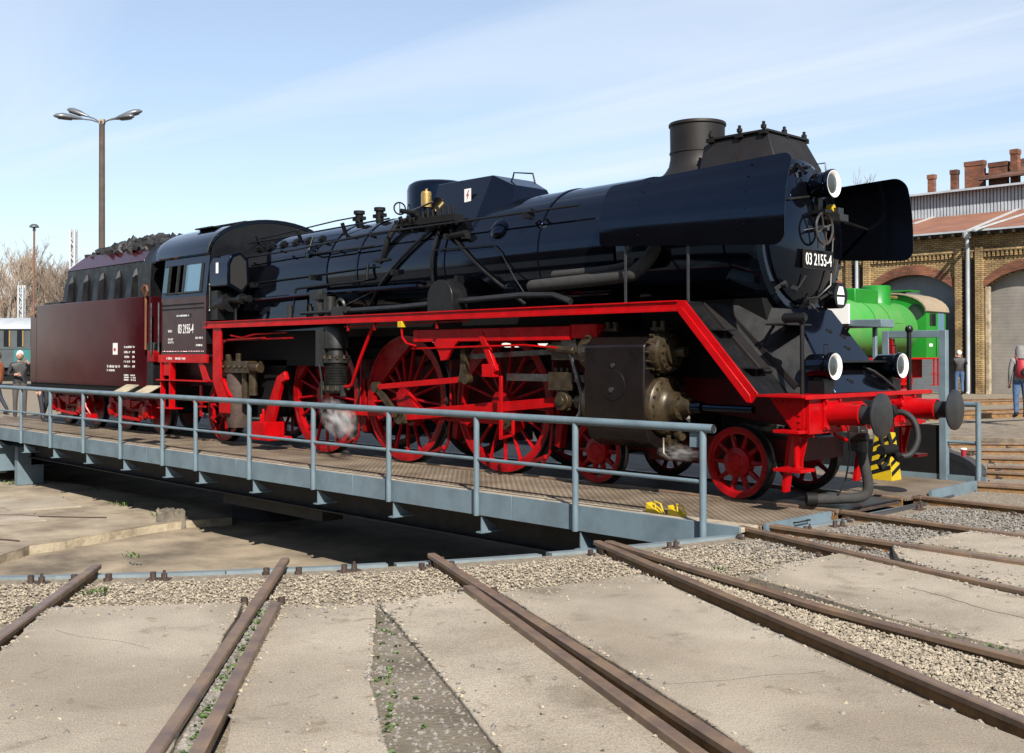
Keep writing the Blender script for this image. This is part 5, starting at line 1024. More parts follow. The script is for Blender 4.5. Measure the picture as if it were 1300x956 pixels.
# roof: arched sheet with rear overhang and ventilator
f = MB(); secs = []
for x in (-13.85, -13.5, -11.42):
    o = [(x, -(1.47 if x > -13.6 else 1.40) * cos(pi * k / 22), 3.63 + .71 * sin(pi * k / 22)) for k in range(23)]; i = [(x, -1.44 * cos(pi * k / 22), 3.60 + .71 * sin(pi * k / 22)) for k in range(22, -1, -1)]; secs.append(o + i)
rf = f.loft(secs).build('cab_roof', 'black_gloss', L, ang=30)
f = MB(); f.tube([(-11.42, -1.48 * cos(pi * k / 22), 3.63 + .72 * sin(pi * k / 22)) for k in range(23)], .02, 6); f.build('roof_rim', 'black_satin', rf)
f = MB(); f.box(-13.2, -11.9, -.42, .42, 4.34, 4.37); f.box(-13.0, -12.1, -.36, .36, 4.24, 4.34); f.build('roof_ventilator', 'black_satin', rf, bevel=0.008)
f = MB(); f.box(-12.9, -12.2, -.98, -.5, 4.22, 4.245); f.box(-12.85, -12.8, -.9, -.55, 4.05, 4.22); f.build('roof_hatch', 'black_satin', rf)
f = MB(); f.box(-13.2, -11.5, -1.42, 1.42, 1.66, 1.70); f.build('cab_floor', 'soot_black', L)
f = MB(); f.box(-13.35, -11.35, -1.53, -1.49, 1.54, 1.70); f.box(-13.35, -11.35, 1.49, 1.53, 1.54, 1.70); f.build('cab_sill', 'red', L, bevel=0.004)
f = MB(); f.box(-12.1, -11.5, -.5, .5, 1.7, 3.2); f.cyl((-12.4, -.7, 2.2), (-12.4, -.7, 2.7), .18, n=14); f.build('boiler_backhead', 'soot_black', L)
# steps below the cab
f = MB(); f.bar((-13.25, -1.48, 1.54), (-13.25, -1.48, .55), .04, .10, up=(0, 1, 0)); f.bar((-12.85, -1.48, 1.54), (-12.85, -1.48, .62), .04, .12, up=(0, 1, 0)); f.prism([(-13.2, 1.54), (-12.98, 1.54), (-12.85, 1.28), (-13.2, 1.28)], 'y', -1.5, -1.48); f.prism([(-11.75, 1.54), (-11.55, 1.54), (-11.3, 1.2), (-11.55, 1.2)], 'y', -1.5, -1.48); f.box(-13.4, -11.35, -1.56, -1.32, 1.18, 1.205); f.box(-13.35, -12.7, -1.56, -1.32, .62, .645); f.build('cab_steps', 'red', L, bevel=0.003)
f = MB(); f.tube([(-12.3, -1.2, .75), (-12.2, -1.36, .78), (-11.6, -1.36, .80), (-11.4, -1.3, 1.0)], .02, 6); f.tube([(-12.3, -1.3, .68), (-11.7, -1.36, .70)], .02, 6); f.bar((-12.0, -1.3, 1.1), (-12.0, -1.3, .5), .03, .08); f.build('steam_heat_pipes', 'red', L)
f = MB(); f.cyl((-11.42, -1.44, 2.55), (-11.42, -1.44, 3.0), .014, n=6); f.ball((-11.42, -1.44, 3.02), .03, 8); f.ball((-11.42, -1.44, 2.53), .03, 8); f.build('cab_grab_rail', 'rod_steel', L)
f = MB(); f.cyl((-13.34, -1.53, 1.75), (-13.34, -1.53, 2.75), .016, n=6); f.build('cab_grab_rail', 'rod_steel', L)
place_text('03 2155-4', 'number_lettering', 'white_paint', .62, .18, cabw, (-12.25, -yb - .003, 2.20), (1, 0, 0), (0, 0, 1))
f = MB(); f.box(-12.62, -12.05, -yb - .012, -yb, 2.42, 2.50); f.build('railway_plate', 'pipe_grey', cabw)
def scribble(parent, x0, x1, z, h, y, n, m='white_paint', name='small_lettering'):
    f = MB(); x = x0
    while x < x1:
        w = random.uniform(.3, .7) * h
        if random.random() > .16: f.box(x, x + w * .35, y - .003, y, z, z + h * random.uniform(.7, 1)); f.box(x, x + w, y - .003, y, z + h * random.choice((0, .4, .72)), z + h * random.choice((.16, .56, .9)))
        x += w * 1.25
    o = f.build(name, m, parent); o['kind'] = 'stuff'
scribble(cabw, -12.6, -12.1, 2.44, .04, -yb - .013, 9); scribble(cabw, -12.98, -12.85, 2.14, .05, -yb - .002, 3)
for z in (1.98, 1.92): scribble(cabw, -12.98, -12.78, z, .045, -yb - .002, 4)
for z in (2.0, 1.86): scribble(cabw, -11.85, -11.58, z, .04, -yb - .002, 4)
f = MB()
for k in range(26): f.ball((-13.2 + k * .066, -yb - .002, 1.76), .010, 6)
f.build('rivet_row', 'cab_maroon', cabw)['kind'] = 'stuff'
scribble(L, -13.0, -12.75, 1.60, .05, -1.532, 4); scribble(L, -12.62, -12.2, 1.60, .05, -1.532, 6)
# ================================================================== TENDER
T = empty('tender', (-17.1, 0, 0), 'dark maroon four axle coal tender lettered in white behind the cab', 'tender')
TX0, TX1 = -20.36, -13.98
f = MB(); sec = []
pl_ = [(TX0 + .02, -1.5), (TX1 - .14, -1.5), (TX1 - .05, -1.46), (TX1 - .01, -1.38), (TX1, -1.25), (TX1, 1.25), (TX1 - .05, 1.46), (TX1 - .14, 1.5), (TX0 + .02, 1.5), (TX0, 1.48), (TX0, -1.48)]
f.prism([(max(x, TX0 + .40), y) for x, y in pl_[:9]], 'z', 1.02, 2.905); f.box(TX0, TX0 + .399, -1.499, 1.499, 1.02, 2.62); tb = f.build('tank_body', 'tender_maroon', T, ang=40, bevel=0.012)
f = MB(); f.box(TX0 - .02, TX1, -1.47, 1.47, .90, 1.02); f.box(TX0 + .1, TX1 - .1, -1.0, 1.0, .72, .92); f.build('underframe', 'soot_black', T)
f = MB()
def us(x, w, z): return [(x, -w, z), (x, w, z)]
up_ = [(-18.95, 1.20), (-14.75, 1.20)]
f.loft([[(-18.95, -1.22, 2.9), (-14.75, -1.22, 2.9), (-14.75, 1.22, 2.9), (-18.95, 1.22, 2.9)], [(-18.85, -1.18, 3.70), (-14.75, -1.18, 3.70), (-14.75, 1.18, 3.70), (-18.85, 1.18, 3.70)]]); upp = f.build('bunker_side', 'black_satin', T, bevel=0.01)
f = MB(); f.loft([[(-18.9, -1.2, 3.70), (-14.75, -1.2, 3.70), (-14.75, 1.2, 3.70), (-18.9, 1.2, 3.70)], [(-18.35, -.92, 4.06), (-14.75, -.92, 3.98), (-14.75, .92, 3.98), (-18.35, .92, 4.06)]], caps=True); f.build('bunker_rim', 'tender_maroon', T, ang=20, bevel=0.008)
f = MB(); f.box(-14.8, -14.2, -1.3, 1.3, 2.9, 3.62); f.prism([(-1.25, 3.6), (1.25, 3.6), (1.0, 4.02), (.5, 4.2), (-.5, 4.2), (-1.0, 4.02)], 'x', -14.75, -14.1); f.build('tender_front', 'black_satin', T, ang=30, bevel=0.01)
for k in range(5):
    x = -18.6 + k * .86
    for s in (-1, 1):
        q = MB(); q.loft([[(x - .14, s * 1.20, 2.9), (x + .14, s * 1.20, 2.9), (x + .14, s * 1.36, 2.9), (x - .14, s * 1.36, 2.9)], [(x - .14, s * 1.18, 3.44), (x + .14, s * 1.18, 3.44), (x + .11, s * 1.30, 3.36), (x - .11, s * 1.30, 3.36)], [(x - .10, s * 1.17, 3.58), (x + .10, s * 1.17, 3.58), (x + .06, s * 1.22, 3.54), (x - .06, s * 1.22, 3.54)]]); q.build('bunker_rib', 'black_satin', T, ang=20)
f = MB(); f.cyl((-19.3, -.9, 2.9), (-19.3, -.9, 3.25), .03, n=8); f.ball((-19.3, -.9, 3.27), .06, 8); f.build('filler_lever', 'black_satin', T)
f = MB(); f.cyl((-19.5, 0, 2.9), (-19.5, 0, 3.05), .35, n=20); f.build('filler_lid', 'black_satin', T)
f = MB(); f.box(-19.6, -18.6, -1.45, -1.25, 2.905, 2.96); f.build('tool_tray', 'black_satin', T)
f = MB(); f.tube([(-14.05, -1.50, 2.95), (-14.02, -1.55, 3.05), (-13.95, -1.55, 3.12), (-13.85, -1.55, 3.10), (-13.80, -1.55, 3.0), (-13.84, -1.55, 2.92), (-13.92, -1.53, 2.88), (-13.92, -1.53, 1.80)], .028, 8); f.build('oil_pipe', 'copper', T)
f = MB(); f.cyl((-13.70, -1.52, 1.7), (-13.70, -1.52, 2.75), .018, n=8); f.build('grab_rail', 'rod_steel', T)
f = MB(); f.box(-14.0, -13.7, -1.47, -1.2, 1.0, 1.95); f.build('corner_box', 'black_satin', T, bevel=0.02)
f = MB(); f.box(-13.9, -13.62, -1.5, -1.35, 1.55, 1.78); f.build('corner_step_box', 'red_dirty', T, bevel=0.01)
tl_ = MB().box(-15.55, -15.33, -1.506, -1.50, 1.70, 1.95).build('revision_card', 'white_paint', tb)
MB().box(-15.50, -15.40, -1.510, -1.506, 1.78, 1.84).build('card_print', 'warning_red', tl_)
scribble(tb, -15.0, -14.5, 1.84, .045, -1.501, 6)
for k in range(4):
    z = 1.73 - k * .10; scribble(tb, -15.0, -14.72, z, .05, -1.501, 5); scribble(tb, -14.6, -14.5, z, .05, -1.501, 2)
for k in range(3): scribble(tb, -15.0, -14.78, 1.25 - k * .05, .035, -1.501, 4); scribble(tb, -14.68, -14.45, 1.25 - k * .05, .035, -1.501, 4)
scribble(tb, -15.85, -15.2, 1.42, .06, -1.501, 7); scribble(tb, -15.85, -15.45, 1.34, .05, -1.501, 5)
# bogies
tw = MB(); tw.lathe([(0, -.085), (.12, -.085), (.13, -.05), (.30, -.035), (.40, -.06), (.445, -.068), (.445, .05), (.1, .05)], (0, 0, 0), (0, 1, 0), 36)
tw = tw.build('tender_wheel', 'red_dirty', None, ang=35)
MB().lathe([(.446, -.068), (.5, -.062), (.502, .03), (.528, .048), (.528, .066), (.446, .068)], (0, 0, 0), (0, 1, 0), 48, close=True).build('tyre', 'tyre_steel', tw)
TAX = (-19.75, -18.05, -16.42, -14.68)
fst = True
for x in TAX:
    for s in (-1, 1):
        o = tw if fst else copy_tree(tw); fst = False; o.parent = T; o.location = Vector((x, s * .752, .5)) - T.location; o.rotation_euler = (0, 0, 0 if s < 0 else pi)
    MB().cyl((x, -.7, .5), (x, .7, .5), .08, n=12).build('axle', 'soot_black', T)
for a, b in ((TAX[0], TAX[1]), (TAX[2], TAX[3])):
    for s in (-1, 1):
        f = MB(); y = s * 1.02; m_ = (a + b) / 2
        f.prism([(a - .42, .62), (a - .35, .84), (b + .35, .84), (b + .42, .62), (b + .2, .62), (b + .18, .74), (b - .28, .74), (m_ + .28, .46), (m_ - .28, .46), (a + .28, .74), (a - .18, .74), (a - .2, .62)], 'y', y - .02, y + .02); bo = f.build('bogie_frame', 'red_dirty', T, bevel=0.006)
        for x in (a, b):
            q = MB(); q.box(x - .17, x + .17, y - .10, y + .10, .34, .66); q.prism([(x - .13, .66), (x + .13, .66), (x + .07, .74), (x - .07, .74)], 'y', s * 1.06, s * 1.14); q.lathe([(.15, 0), (.14, .06), (.09, .08), (0, .085)], (x, s * 1.12, .48), (0, s, 0), 20)
            for dz in (-.1, .1): q.cyl((x - .12, s * 1.12, .48 + dz), (x - .12, s * 1.16, .48 + dz), .022, n=6); q.cyl((x + .12, s * 1.12, .48 + dz), (x + .12, s * 1.16, .48 + dz), .022, n=6)
            q.build('axle_box', 'red', bo, bevel=0.012)
        q = MB()
        for k in range(4): q.bar((m_ - .55 + .09 * k, s * 1.1, .68 - .035 * k), (m_ + .55 - .09 * k, s * 1.1, .68 - .035 * k), .09, .03)
        q.box(m_ - .10, m_ + .10, s * 1.04, s * 1.16, .52, .72); q.build('leaf_spring', 'red', bo)
        q = MB(); q.bar((a + .35, s * 1.12, .34), (b - .35, s * 1.12, .30), .05, .06); q.prism([(m_ - .75, .3), (m_ - .45, .36), (m_ - .55, .62), (m_ - .66, .66)], 'y', s * 1.08, s * 1.14); q.prism([(m_ + .75, .3), (m_ + .45, .36), (m_ + .55, .62), (m_ + .66, .66)], 'y', s * 1.08, s * 1.14); q.build('brake_rigging', 'red', bo)
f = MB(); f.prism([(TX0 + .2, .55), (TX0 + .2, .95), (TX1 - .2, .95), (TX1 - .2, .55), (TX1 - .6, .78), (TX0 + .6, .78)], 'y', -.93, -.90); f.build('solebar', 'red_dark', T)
f = MB(); f.tube([(-17.75, -1.22, .95), (-17.6, -1.26, .75), (-17.55, -1.26, .5), (-17.4, -1.2, .3)], .025, 8); f.tube([(-17.9, -1.2, .9), (-17.3, -1.25, .88)], .03, 8); f.box(-17.6, -17.3, -1.25, -1.1, .2, .34); f.build('brake_gear', 'red', T)
for s in (-1, 1):
    f = MB(); f.lathe([(.13, -TX0), (.122, -TX0 + .34), (.10, -TX0 + .35), (.09, -TX0 + .55), (.235, -TX0 + .56), (.235, -TX0 + .59), (0, -TX0 + .61)], (0, s * .875, 1.05), (-1, 0, 0), 24); f.build('buffer', 'red', T)
f = MB()
for i in range(900):
    x = random.uniform(-18.5, -14.7); y = random.uniform(-.95, .95); h = 4.0 + .27 * math.exp(-((x + 16.5) / 1.6) ** 2) * (1 - (y / 1.05) ** 2) + .12 * (1 - y * y); z = h + random.uniform(-.08, .04)
    r = random.choice((.03, .05, .07, .09, .13)) * random.uniform(.8, 1.2); q = Quaternion((random.random(), random.random(), random.random(), random.random())).normalized()
    vs = [Vector((x, y, z)) + q @ (Vector(v) * r * random.uniform(.75, 1.2)) for v in ((1, 0, 0), (-1, 0, 0), (0, 1, 0), (0, -1, 0), (0, 0, 1), (0, 0, -1))]
    f.add(vs, [(0, 2, 4), (2, 1, 4), (1, 3, 4), (3, 0, 4), (2, 0, 5), (1, 2, 5), (3, 1, 5), (0, 3, 5)])
f.add([(-18.4, -.95, 3.95), (-14.7, -.95, 3.95), (-14.7, .95, 3.95), (-18.4, .95, 3.95), (-16.5, 0, 4.24)], [(0, 1, 4), (1, 2, 4), (2, 3, 4), (3, 0, 4)])
tag(f.build('coal', 'coal', ang=10), 'black lump coal heaped above the tender bunker', 'coal', kind='stuff')
# information boards clipped on the near handrail
for k, (u, lb) in enumerate(((149, 'cream information board on the handrail, on the tank side'), (176, 'cream information board on the handrail, on the cab side'))):
    p = at(u, 500, y=-2.67); f = MB(); a = Vector((p.x - .40, -2.40, 1.22)); 
    f.add([(p.x - .42, -2.30, 1.12), (p.x + .12, -2.30, 1.12), (p.x + .32, -2.66, .99), (p.x - .22, -2.66, .99), (p.x - .42, -2.30, 1.105), (p.x + .12, -2.30, 1.105), (p.x + .32, -2.66, .975), (p.x - .22, -2.66, .975)], [(3, 2, 1, 0), (4, 5, 6, 7), (0, 1, 5, 4), (1, 2, 6, 5), (2, 3, 7, 6), (3, 0, 4, 7)])
    tag(f.build('information_board', 'concrete_pale'), lb, 'board', 'information boards on the handrail')
# steam wisps
def steam(loc, size, dens, label, rot=(0, 0, 0), sc=5.0):
    m = bpy.data.materials.new('steam'); m.use_nodes = True; t = m.node_tree; t.nodes.clear()
    o_ = t.nodes.new('ShaderNodeOutputMaterial'); v = t.nodes.new('ShaderNodeVolumePrincipled'); tc_ = t.nodes.new('ShaderNodeTexCoord'); n = t.nodes.new('ShaderNodeTexNoise'); n.inputs['Scale'].default_value = sc; n.inputs['Detail'].default_value = 4
    r = t.nodes.new('ShaderNodeMapRange'); r.inputs['From Min'].default_value = .46; r.inputs['From Max'].default_value = .72; r.inputs['To Max'].default_value = dens
    ln = t.nodes.new('ShaderNodeVectorMath'); ln.operation = 'LENGTH'; fo = t.nodes.new('ShaderNodeMapRange'); fo.inputs['From Min'].default_value = 1.0; fo.inputs['From Max'].default_value = .2; mu = t.nodes.new('ShaderNodeMath'); mu.operation = 'MULTIPLY'
    v.inputs['Color'].default_value = (.95, .95, .95, 1); v.inputs['Anisotropy'].default_value = .2
    t.links.new(tc_.outputs['Object'], n.inputs['Vector']); t.links.new(n.outputs['Fac'], r.inputs['Value']); t.links.new(tc_.outputs['Object'], ln.inputs[0]); t.links.new(ln.outputs['Value'], fo.inputs['Value']); t.links.new(r.outputs['Result'], mu.inputs[0]); t.links.new(fo.outputs['Result'], mu.inputs[1]); t.links.new(mu.outputs['Value'], v.inputs['Density']); t.links.new(v.outputs['Volume'], o_.inputs['Volume'])
    M['steam'] = m; f = MB().ball((0, 0, 0), 1.0, 14); o = f.build('steam', 'steam'); o.location = loc; o.scale = size; o.rotation_euler = rot
    return tag(o, label, 'steam', kind='stuff')
p = at(430, 532, y=-1.45); steam(p, (.52, .25, .30), 14, 'white steam wisp leaking below the air pump', (0, .45, 0), 2.2)
p = at(862, 575, y=-1.35); steam(p, (.34, .18, .11), 7, 'thin steam wisp under the cylinder drain cocks', (0, 0, 0), 3.0)
# ================================================================== BACKGROUND
# ------------------------------------------------------------------ engine shed
WY = 34.0; G = 0.05
RH_ = empty('engine_shed', (-12.2, WY, G), 'yellow brick engine shed with red arched doorways and felt roof', 'shed')
BW = 5.06; DC = -14.75
def bay(c, shut, lit_door):
    x0, x1 = c - BW / 2, c + BW / 2; d0, d1 = c - 1.86, c + 1.86; zs = 4.55; zc = 5.22
    def arc(hw, zs_, zc_, n=18):
        h = zc_ - zs_; R = (hw * hw + h * h) / (2 * h); a = math.asin(hw / R); return [(c + R * sin(-a + 2 * a * k / n), zc_ - R + R * cos(-a + 2 * a * k / n)) for k in range(n + 1)]
    A = arc(1.86, zs, zc)
    f = MB(); poly = [(x0, G - .3), (x0, 6.75), (x1, 6.75), (x1, G - .3), (d1, G - .3)] + list(reversed(A)) + [(d0, G - .3)]
    f.prism(poly, 'y', WY, WY + .5); w = f.build('brick_wall', 'brick_yellow', RH_, ang=30)
    B = arc(2.22, zs - .02, zc + .42); f = MB(); f.prism(A + list(reversed(B)), 'y', WY - .05, WY + .12); f.build('arch', 'brick_red', w, ang=30)
    f = MB()
    for k in range(28): x = x0 + .09 + k * BW / 28; f.box(x, x + .09, WY - .10, WY, 5.80, 6.02)
    f.box(x0 + .0, x1 - .0, WY - .12, WY, 6.02, 6.12); f.build('dentil_cornice', 'brick_yellow', w)
    f = MB(); n = 38; pts = []
    for k in range(n): z = G - .1 + (5.3 - G) * k / n; pts += [(WY + .40, z), (WY + .392, z + .05), (WY + .40, z + .125)]
    pts = pts + [(WY + .46, 5.35), (WY + .46, G - .1)]
    f.prism(pts, 'x', d0 - .1, d1 + .1); f.build('roller_shutter', 'shutter_lit' if lit_door else 'shutter_shaded', RH_, ang=20)
    q = MB(); q.box(d0 - .0, d0 + .14, WY - .03, WY + .2, G, zs); q.build('door_jamb', 'concrete_pale' if lit_door else 'brick_red', w)
for k in range(-3, 4): bay(DC + k * BW, True, k >= 1)
for k in range(-3, 4):
    px_ = DC + BW / 2 + k * BW
    for a in (-.56, .30): MB().box(px_ + a, px_ + a + .30, WY - .16, WY + .02, G - .2, 6.2).build('pilaster', 'brick_yellow', RH_)
    MB().box(px_ - .26, px_ + .30, WY - .02, WY + .02, G - .2, 5.7).build('recess_shade', 'timber_and_shade', RH_)  # dark sheet standing in for the shade between the pilasters
    f = MB(); f.tube([(px_ + .05, WY - .35, 6.72), (px_ + .05, WY - .35, 6.55), (px_ + .02, WY - .22, 6.2), (px_ + .02, WY - .22, G + .1), (px_ + .02, WY - .34, G)], .075, 10); f.cyl((px_ + .05, WY - .35, 6.6), (px_ + .05, WY - .35, 6.85), .16, .2, n=10); f.build('downpipe', 'zinc', RH_)
XA, XB = DC - 3.5 * BW, DC + 3.5 * BW
f = MB(); f.box(XA, XB, WY - .40, WY + .3, 6.75, 6.95)
for k in range(70): x = XA + .2 + k * .5; f.box(x, x + .1, WY - .5, WY, 6.70, 6.9)
f.build('eaves_timber', 'timber_and_shade', RH_)
f = MB(); f.add([(XA, WY - .45, 6.95), (XB, WY - .45, 6.95), (XB, 40.1, 8.45), (XA, 40.1, 8.45), (XA, WY - .45, 6.86), (XB, WY - .45, 6.86), (XB, 40.1, 8.36), (XA, 40.1, 8.36)], [(0, 1, 2, 3), (7, 6, 5, 4), (0, 4, 5, 1), (1, 5, 6, 2), (2, 6, 7, 3), (3, 7, 4, 0)]); f.build('lower_roof', 'roof_felt', RH_)
MB().box(XA, XB, WY - .53, WY - .45, 6.84, 6.92).build('gutter', 'zinc', RH_)
def roofpt(u, v):
    n = Vector((0, -1.5, 40.1 - WY + .6)).normalized(); o = Vector((0, WY - .6, 6.97)); d = at(u, v, depth=1.0) - CAM; return CAM + d * ((o - CAM).dot(n) / d.dot(n))
for a, b in (((1228, 293), (1296, 264)), ((1160, 284), (1192, 273)), ((1236, 292), (1330, 262))):
    MB().bar(roofpt(*a), roofpt(*b), .16, .05).build('roof_flashing', 'flashing', RH_)
f = MB(); pts = []; n = 220
for k in range(n): x = XA + (XB - XA) * k / n; d = (XB - XA) / n; pts += [(x, 40.0), (x + d * .62, 40.0), (x + d * .70, 40.10), (x + d * .92, 40.10)]
f.loft([[(x, y, 8.40) for x, y in pts], [(x, y, 9.62) for x, y in pts]], caps=False, closed=False); f.build('corrugated_clerestory', 'zinc', RH_, ang=10)
f = MB(); f.add([(XA, 39.65, 9.62), (XB, 39.65, 9.62), (XB, 47, 10.75), (XA, 47, 10.75), (XA, 39.65, 9.54), (XB, 39.65, 9.54), (XB, 47, 10.67), (XA, 47, 10.67)], [(0, 1, 2, 3), (7, 6, 5, 4), (0, 4, 5, 1), (1, 5, 6, 2), (2, 6, 7, 3), (3, 7, 4, 0)]); f.build('upper_roof', 'tile_roof', RH_)
MB().box(XA, XB, 39.58, 39.65, 9.52, 9.62).build('gutter', 'zinc', RH_)
MB().box(XA, XB, WY + .5, WY + .7, G, 6.7).build('inner_wall', 'timber_and_shade', RH_)
f = MB(); f.add([(-16.4, 45.4, 10.9), (-5, 45.4, 10.9), (-5, 49, 13.6), (-16.4, 49, 12.2), ], [(0, 1, 2, 3)])
for k in range(7): f.bar((-16.6, 45.4 + k * .5, 10.9 + k * .19), (-5, 45.4 + k * .5, 10.95 + k * .40), .34, .10)
f.build('ridge_tiles', 'tile_roof', RH_)
for u, t, wl, wf in ((1183, 222, .28, .36), (1212, 216, .32, .34), (1238, 205, .34, 1.0), (1268, 206, .3, .95), (1289, 190, .42, .36)):
    p = at(u, t, y=46.0); f = MB(); f.box(p.x - wf / 2, p.x + wf / 2, 46 - wl / 2, 46 + wl / 2, 10.2, p.z - .1); f.box(p.x - wf / 2 - .03, p.x + wf / 2 + .03, 46 - wl / 2 - .03, 46 + wl / 2 + .03, p.z - .24, p.z); f.build('chimney_stack', 'brick_red', RH_)
# ------------------------------------------------------------------ green locomotive at the shed door
gd = Vector((.05, -.9987, 0)).normalized(); gang = atan2(gd.y, gd.x)
gbase = Vector((-13.97, 27.94, 0))
GL = empty('green_locomotive', (gbase.x, gbase.y, G), 'bright green steam locomotive with red frame before the shed door', 'locomotive', rz=gang, world=False)
f = MB(); f.lathe([(0, -3.0), (1.06, -3.0), (1.12, -2.9), (1.12, 2.6), (1.04, 2.9), (.6, 3.1), (0, 3.15)], (0, 0, 2.68), (1, 0, 0), 40); gb = f.build('boiler', 'loco_green_dusty', GL, ang=35)
for x in (-.4, .9): MB().lathe([(1.0, x - .03), (1.135, x - .03), (1.135, x + .03), (1.0, x + .03)], (0, 0, 2.68), (1, 0, 0), 40).build('boiler_band', 'loco_green', gb)
f = MB(); f.box(-.5, 1.5, -.55, .55, 3.4, 4.2); f.build('sand_box', 'loco_green', GL, bevel=.04)
f = MB(); f.lathe([(.66, 3.5), (.56, 3.65), (.56, 4.40), (.52, 4.44), (0, 4.46)], (-1.5, 0, 0), (0, 0, 1), 32); f.build('steam_dome', 'loco_green', GL, ang=40)
f = MB(); f.lathe([(.3, 3.4), (.26, 3.6), (.26, 4.2), (.3, 4.22), (.22, 4.25)], (2.3, 0, 0), (0, 0, 1), 24); f.build('chimney', 'soot_black', GL)
f = MB(); f.box(-3.3, -3.0 + .02, -1.42, 1.42, 1.5, 3.4); secs = []
for x in (-5.0, -3.0): secs.append([(x, -1.42, 1.55)] + [(x, -1.42 * cos(pi * k / 14), 3.42 + .72 * sin(pi * k / 14)) for k in range(15)] + [(x, 1.42, 1.55)])
f = MB(); f.loft(secs); gc = f.build('cab', 'loco_green', GL, ang=30)
f = MB(); secs = []
for x in (-5.2, -2.85): secs.append([(x, -1.5 * cos(pi * k / 14), 3.44 + .78 * sin(pi * k / 14)) for k in range(15)] + [(x, -1.46 * cos(pi * k / 14), 3.40 + .76 * sin(pi * k / 14)) for k in range(14, -1, -1)])
f.loft(secs); f.build('cab_roof', 'tan_roof', GL, ang=30)
f = MB(); f.cyl((-4.1, 0, 4.1), (-4.1, 0, 4.36), .1, n=10); f.box(-4.6, -3.6, -.5, .5, 4.30, 4.36); f.build('roof_vent', 'loco_green', GL)
for y in (-.86, .86): MB().lathe([(0, 0), (.27, 0), (.27, .02), (.32, .02), (.32, 0)], (-2.99, y * 1.14, 3.42), (1, 0, 0), 24).build('round_window', 'glass_dark', gc)
for s in (-1, 1):
    MB().box(-3.95, -3.35, s * 1.42, s * 1.435, 2.85, 3.35).build('side_window', 'glass_dark', gc); MB().box(-4.80, -4.20, s * 1.42, s * 1.435, 2.6, 3.4).build('side_window', 'glass_window', gc)
    MB().box(-4.0, -3.97, s * 1.42, s * 1.44, 1.6, 2.6).build('door_edge', 'soot_black', gc); MB().box(-3.6, -3.3, s * 1.42, s * 1.432, 2.0, 2.12).build('number_plate', 'white_paint', gc)
    f = MB(); f.box(-4.6, 3.2, s * .95, s * 1.42, 1.48, 1.55); f.build('running_board', 'red', GL)
    f = MB(); f.box(-4.4, 3.0, s * .6, s * .66, .7, 1.5); f.build('frame', 'red_dirty', GL)
    f = MB(); f.box(1.2, 2.1, s * .9, s * 1.3, .7, 1.35); f.cyl((2.1, s * 1.1, 1.0), (2.25, s * 1.1, 1.0), .26, n=20); f.build('cylinder', 'red', GL, bevel=.03)
    for x in (-2.6, -1.0, .6): MB().lathe([(.5, -.06), (.5, .06), (.42, .06), (.4, .02), (.12, .03), (.12, .1), (0, .1)], (x, s * .75, .62), (0, s, 0), 28).build('wheel', 'red', GL)
    f = MB(); f.bar((-2.6, s * .9, .5), (.6, s * .9, .5), .05, .1); f.build('coupling_rod', 'red', GL)
    f = MB(); f.bar((-4.3, s * 1.36, 1.5), (-4.3, s * 1.36, .4), .05, .06); f.bar((-3.9, s * 1.36, 1.5), (-3.9, s * 1.36, .4), .05, .06); f.box(-4.32, -3.88, s * 1.2, s * 1.4, .4, .43); f.box(-4.32, -3.88, s * 1.2, s * 1.4, .85, .88); f.build('cab_ladder', 'red', GL)
    f = MB(); f.tube([(-2.8, s * 1.05, 2.9), (-.8, s * 1.08, 2.9), (-.5, s * 1.05, 2.5), (-.45, s * 1.1, 1.6)], .03, 6); f.tube([(-.2, s * .6, 3.5), (.0, s * .98, 3.0), (.1, s * 1.06, 2.5), (.1, s * 1.1, 1.6)], .035, 6); f.tube([(-2.9, s * .9, 3.2), (2.6, s * .95, 3.1)], .02, 6); f.build('pipework', 'loco_green', GL)
f = MB(); f.box(3.05, 3.2, -1.4, 1.4, .8, 1.4); f.build('buffer_beam', 'red', GL); f = MB(); f.cyl((-2.6, .35, 4.0), (-1.5, .35, 4.0), .07, n=10); f.build('whistle', 'brass', GL)
f = MB(); f.cyl((-1.3, -.9, 1.9), (-.8, -.9, 1.9), .22, n=14); f.build('air_pump', 'soot_black', GL)
# ------------------------------------------------------------------ passenger coach at the far left
pc = at(20, 452, depth=56.0); pc.z = G - .1; cang = atan2(rgt.y, rgt.x) + .02
CO = empty('passenger_coach', pc, 'grey passenger coach with pale roof and a teal panel beyond the tender', 'coach', rz=cang, world=False)
f = MB(); f.box(-14, 6.5, -.1, 2.7, 1.12, 3.12); cb = f.build('coach_body', 'coach_grey', CO, bevel=.02)
f = MB(); secs = []
for x in (-14.1, 6.6): secs.append([(x, 1.3 - 1.5 * cos(pi * k / 12), 3.10 + .62 * sin(pi * k / 12)) for k in range(13)])
f.loft(secs); f.build('coach_roof', 'coach_roof', CO, ang=40)
for k in range(-19, 9):
    x = -.57 + k * .68; q = MB(); q.box(x, x + .34, -.125, -.10, 2.2, 3.02); w = q.build('window', 'glass_dark', cb); MB().box(x + .27, x + .34, -.14, -.125, 2.2, 3.02).build('window_frame', 'coach_wood', w)
f = MB(); f.box(-14, 6.5, -.13, -.1, 2.06, 2.12); f.box(-14, 6.5, -.13, -.1, 1.12, 1.16); f.build('waist_rail', 'coach_grey', cb)
MB().box(-.04, .9, -.135, -.10, 1.17, 2.04).build('teal_panel', 'coach_teal', cb)
f = MB(); f.box(-13.8, 6.3, .1, 2.5, .75, 1.12); f.box(-8, 2, .2, 2.3, .4, .8); f.build('underframe', 'soot_black', CO)
for x in (-12, -9.6, 2.0, 4.4): MB().cyl((x, .4, .45), (x, .55, .45), .46, n=20).build('wheel', 'soot_black', CO)
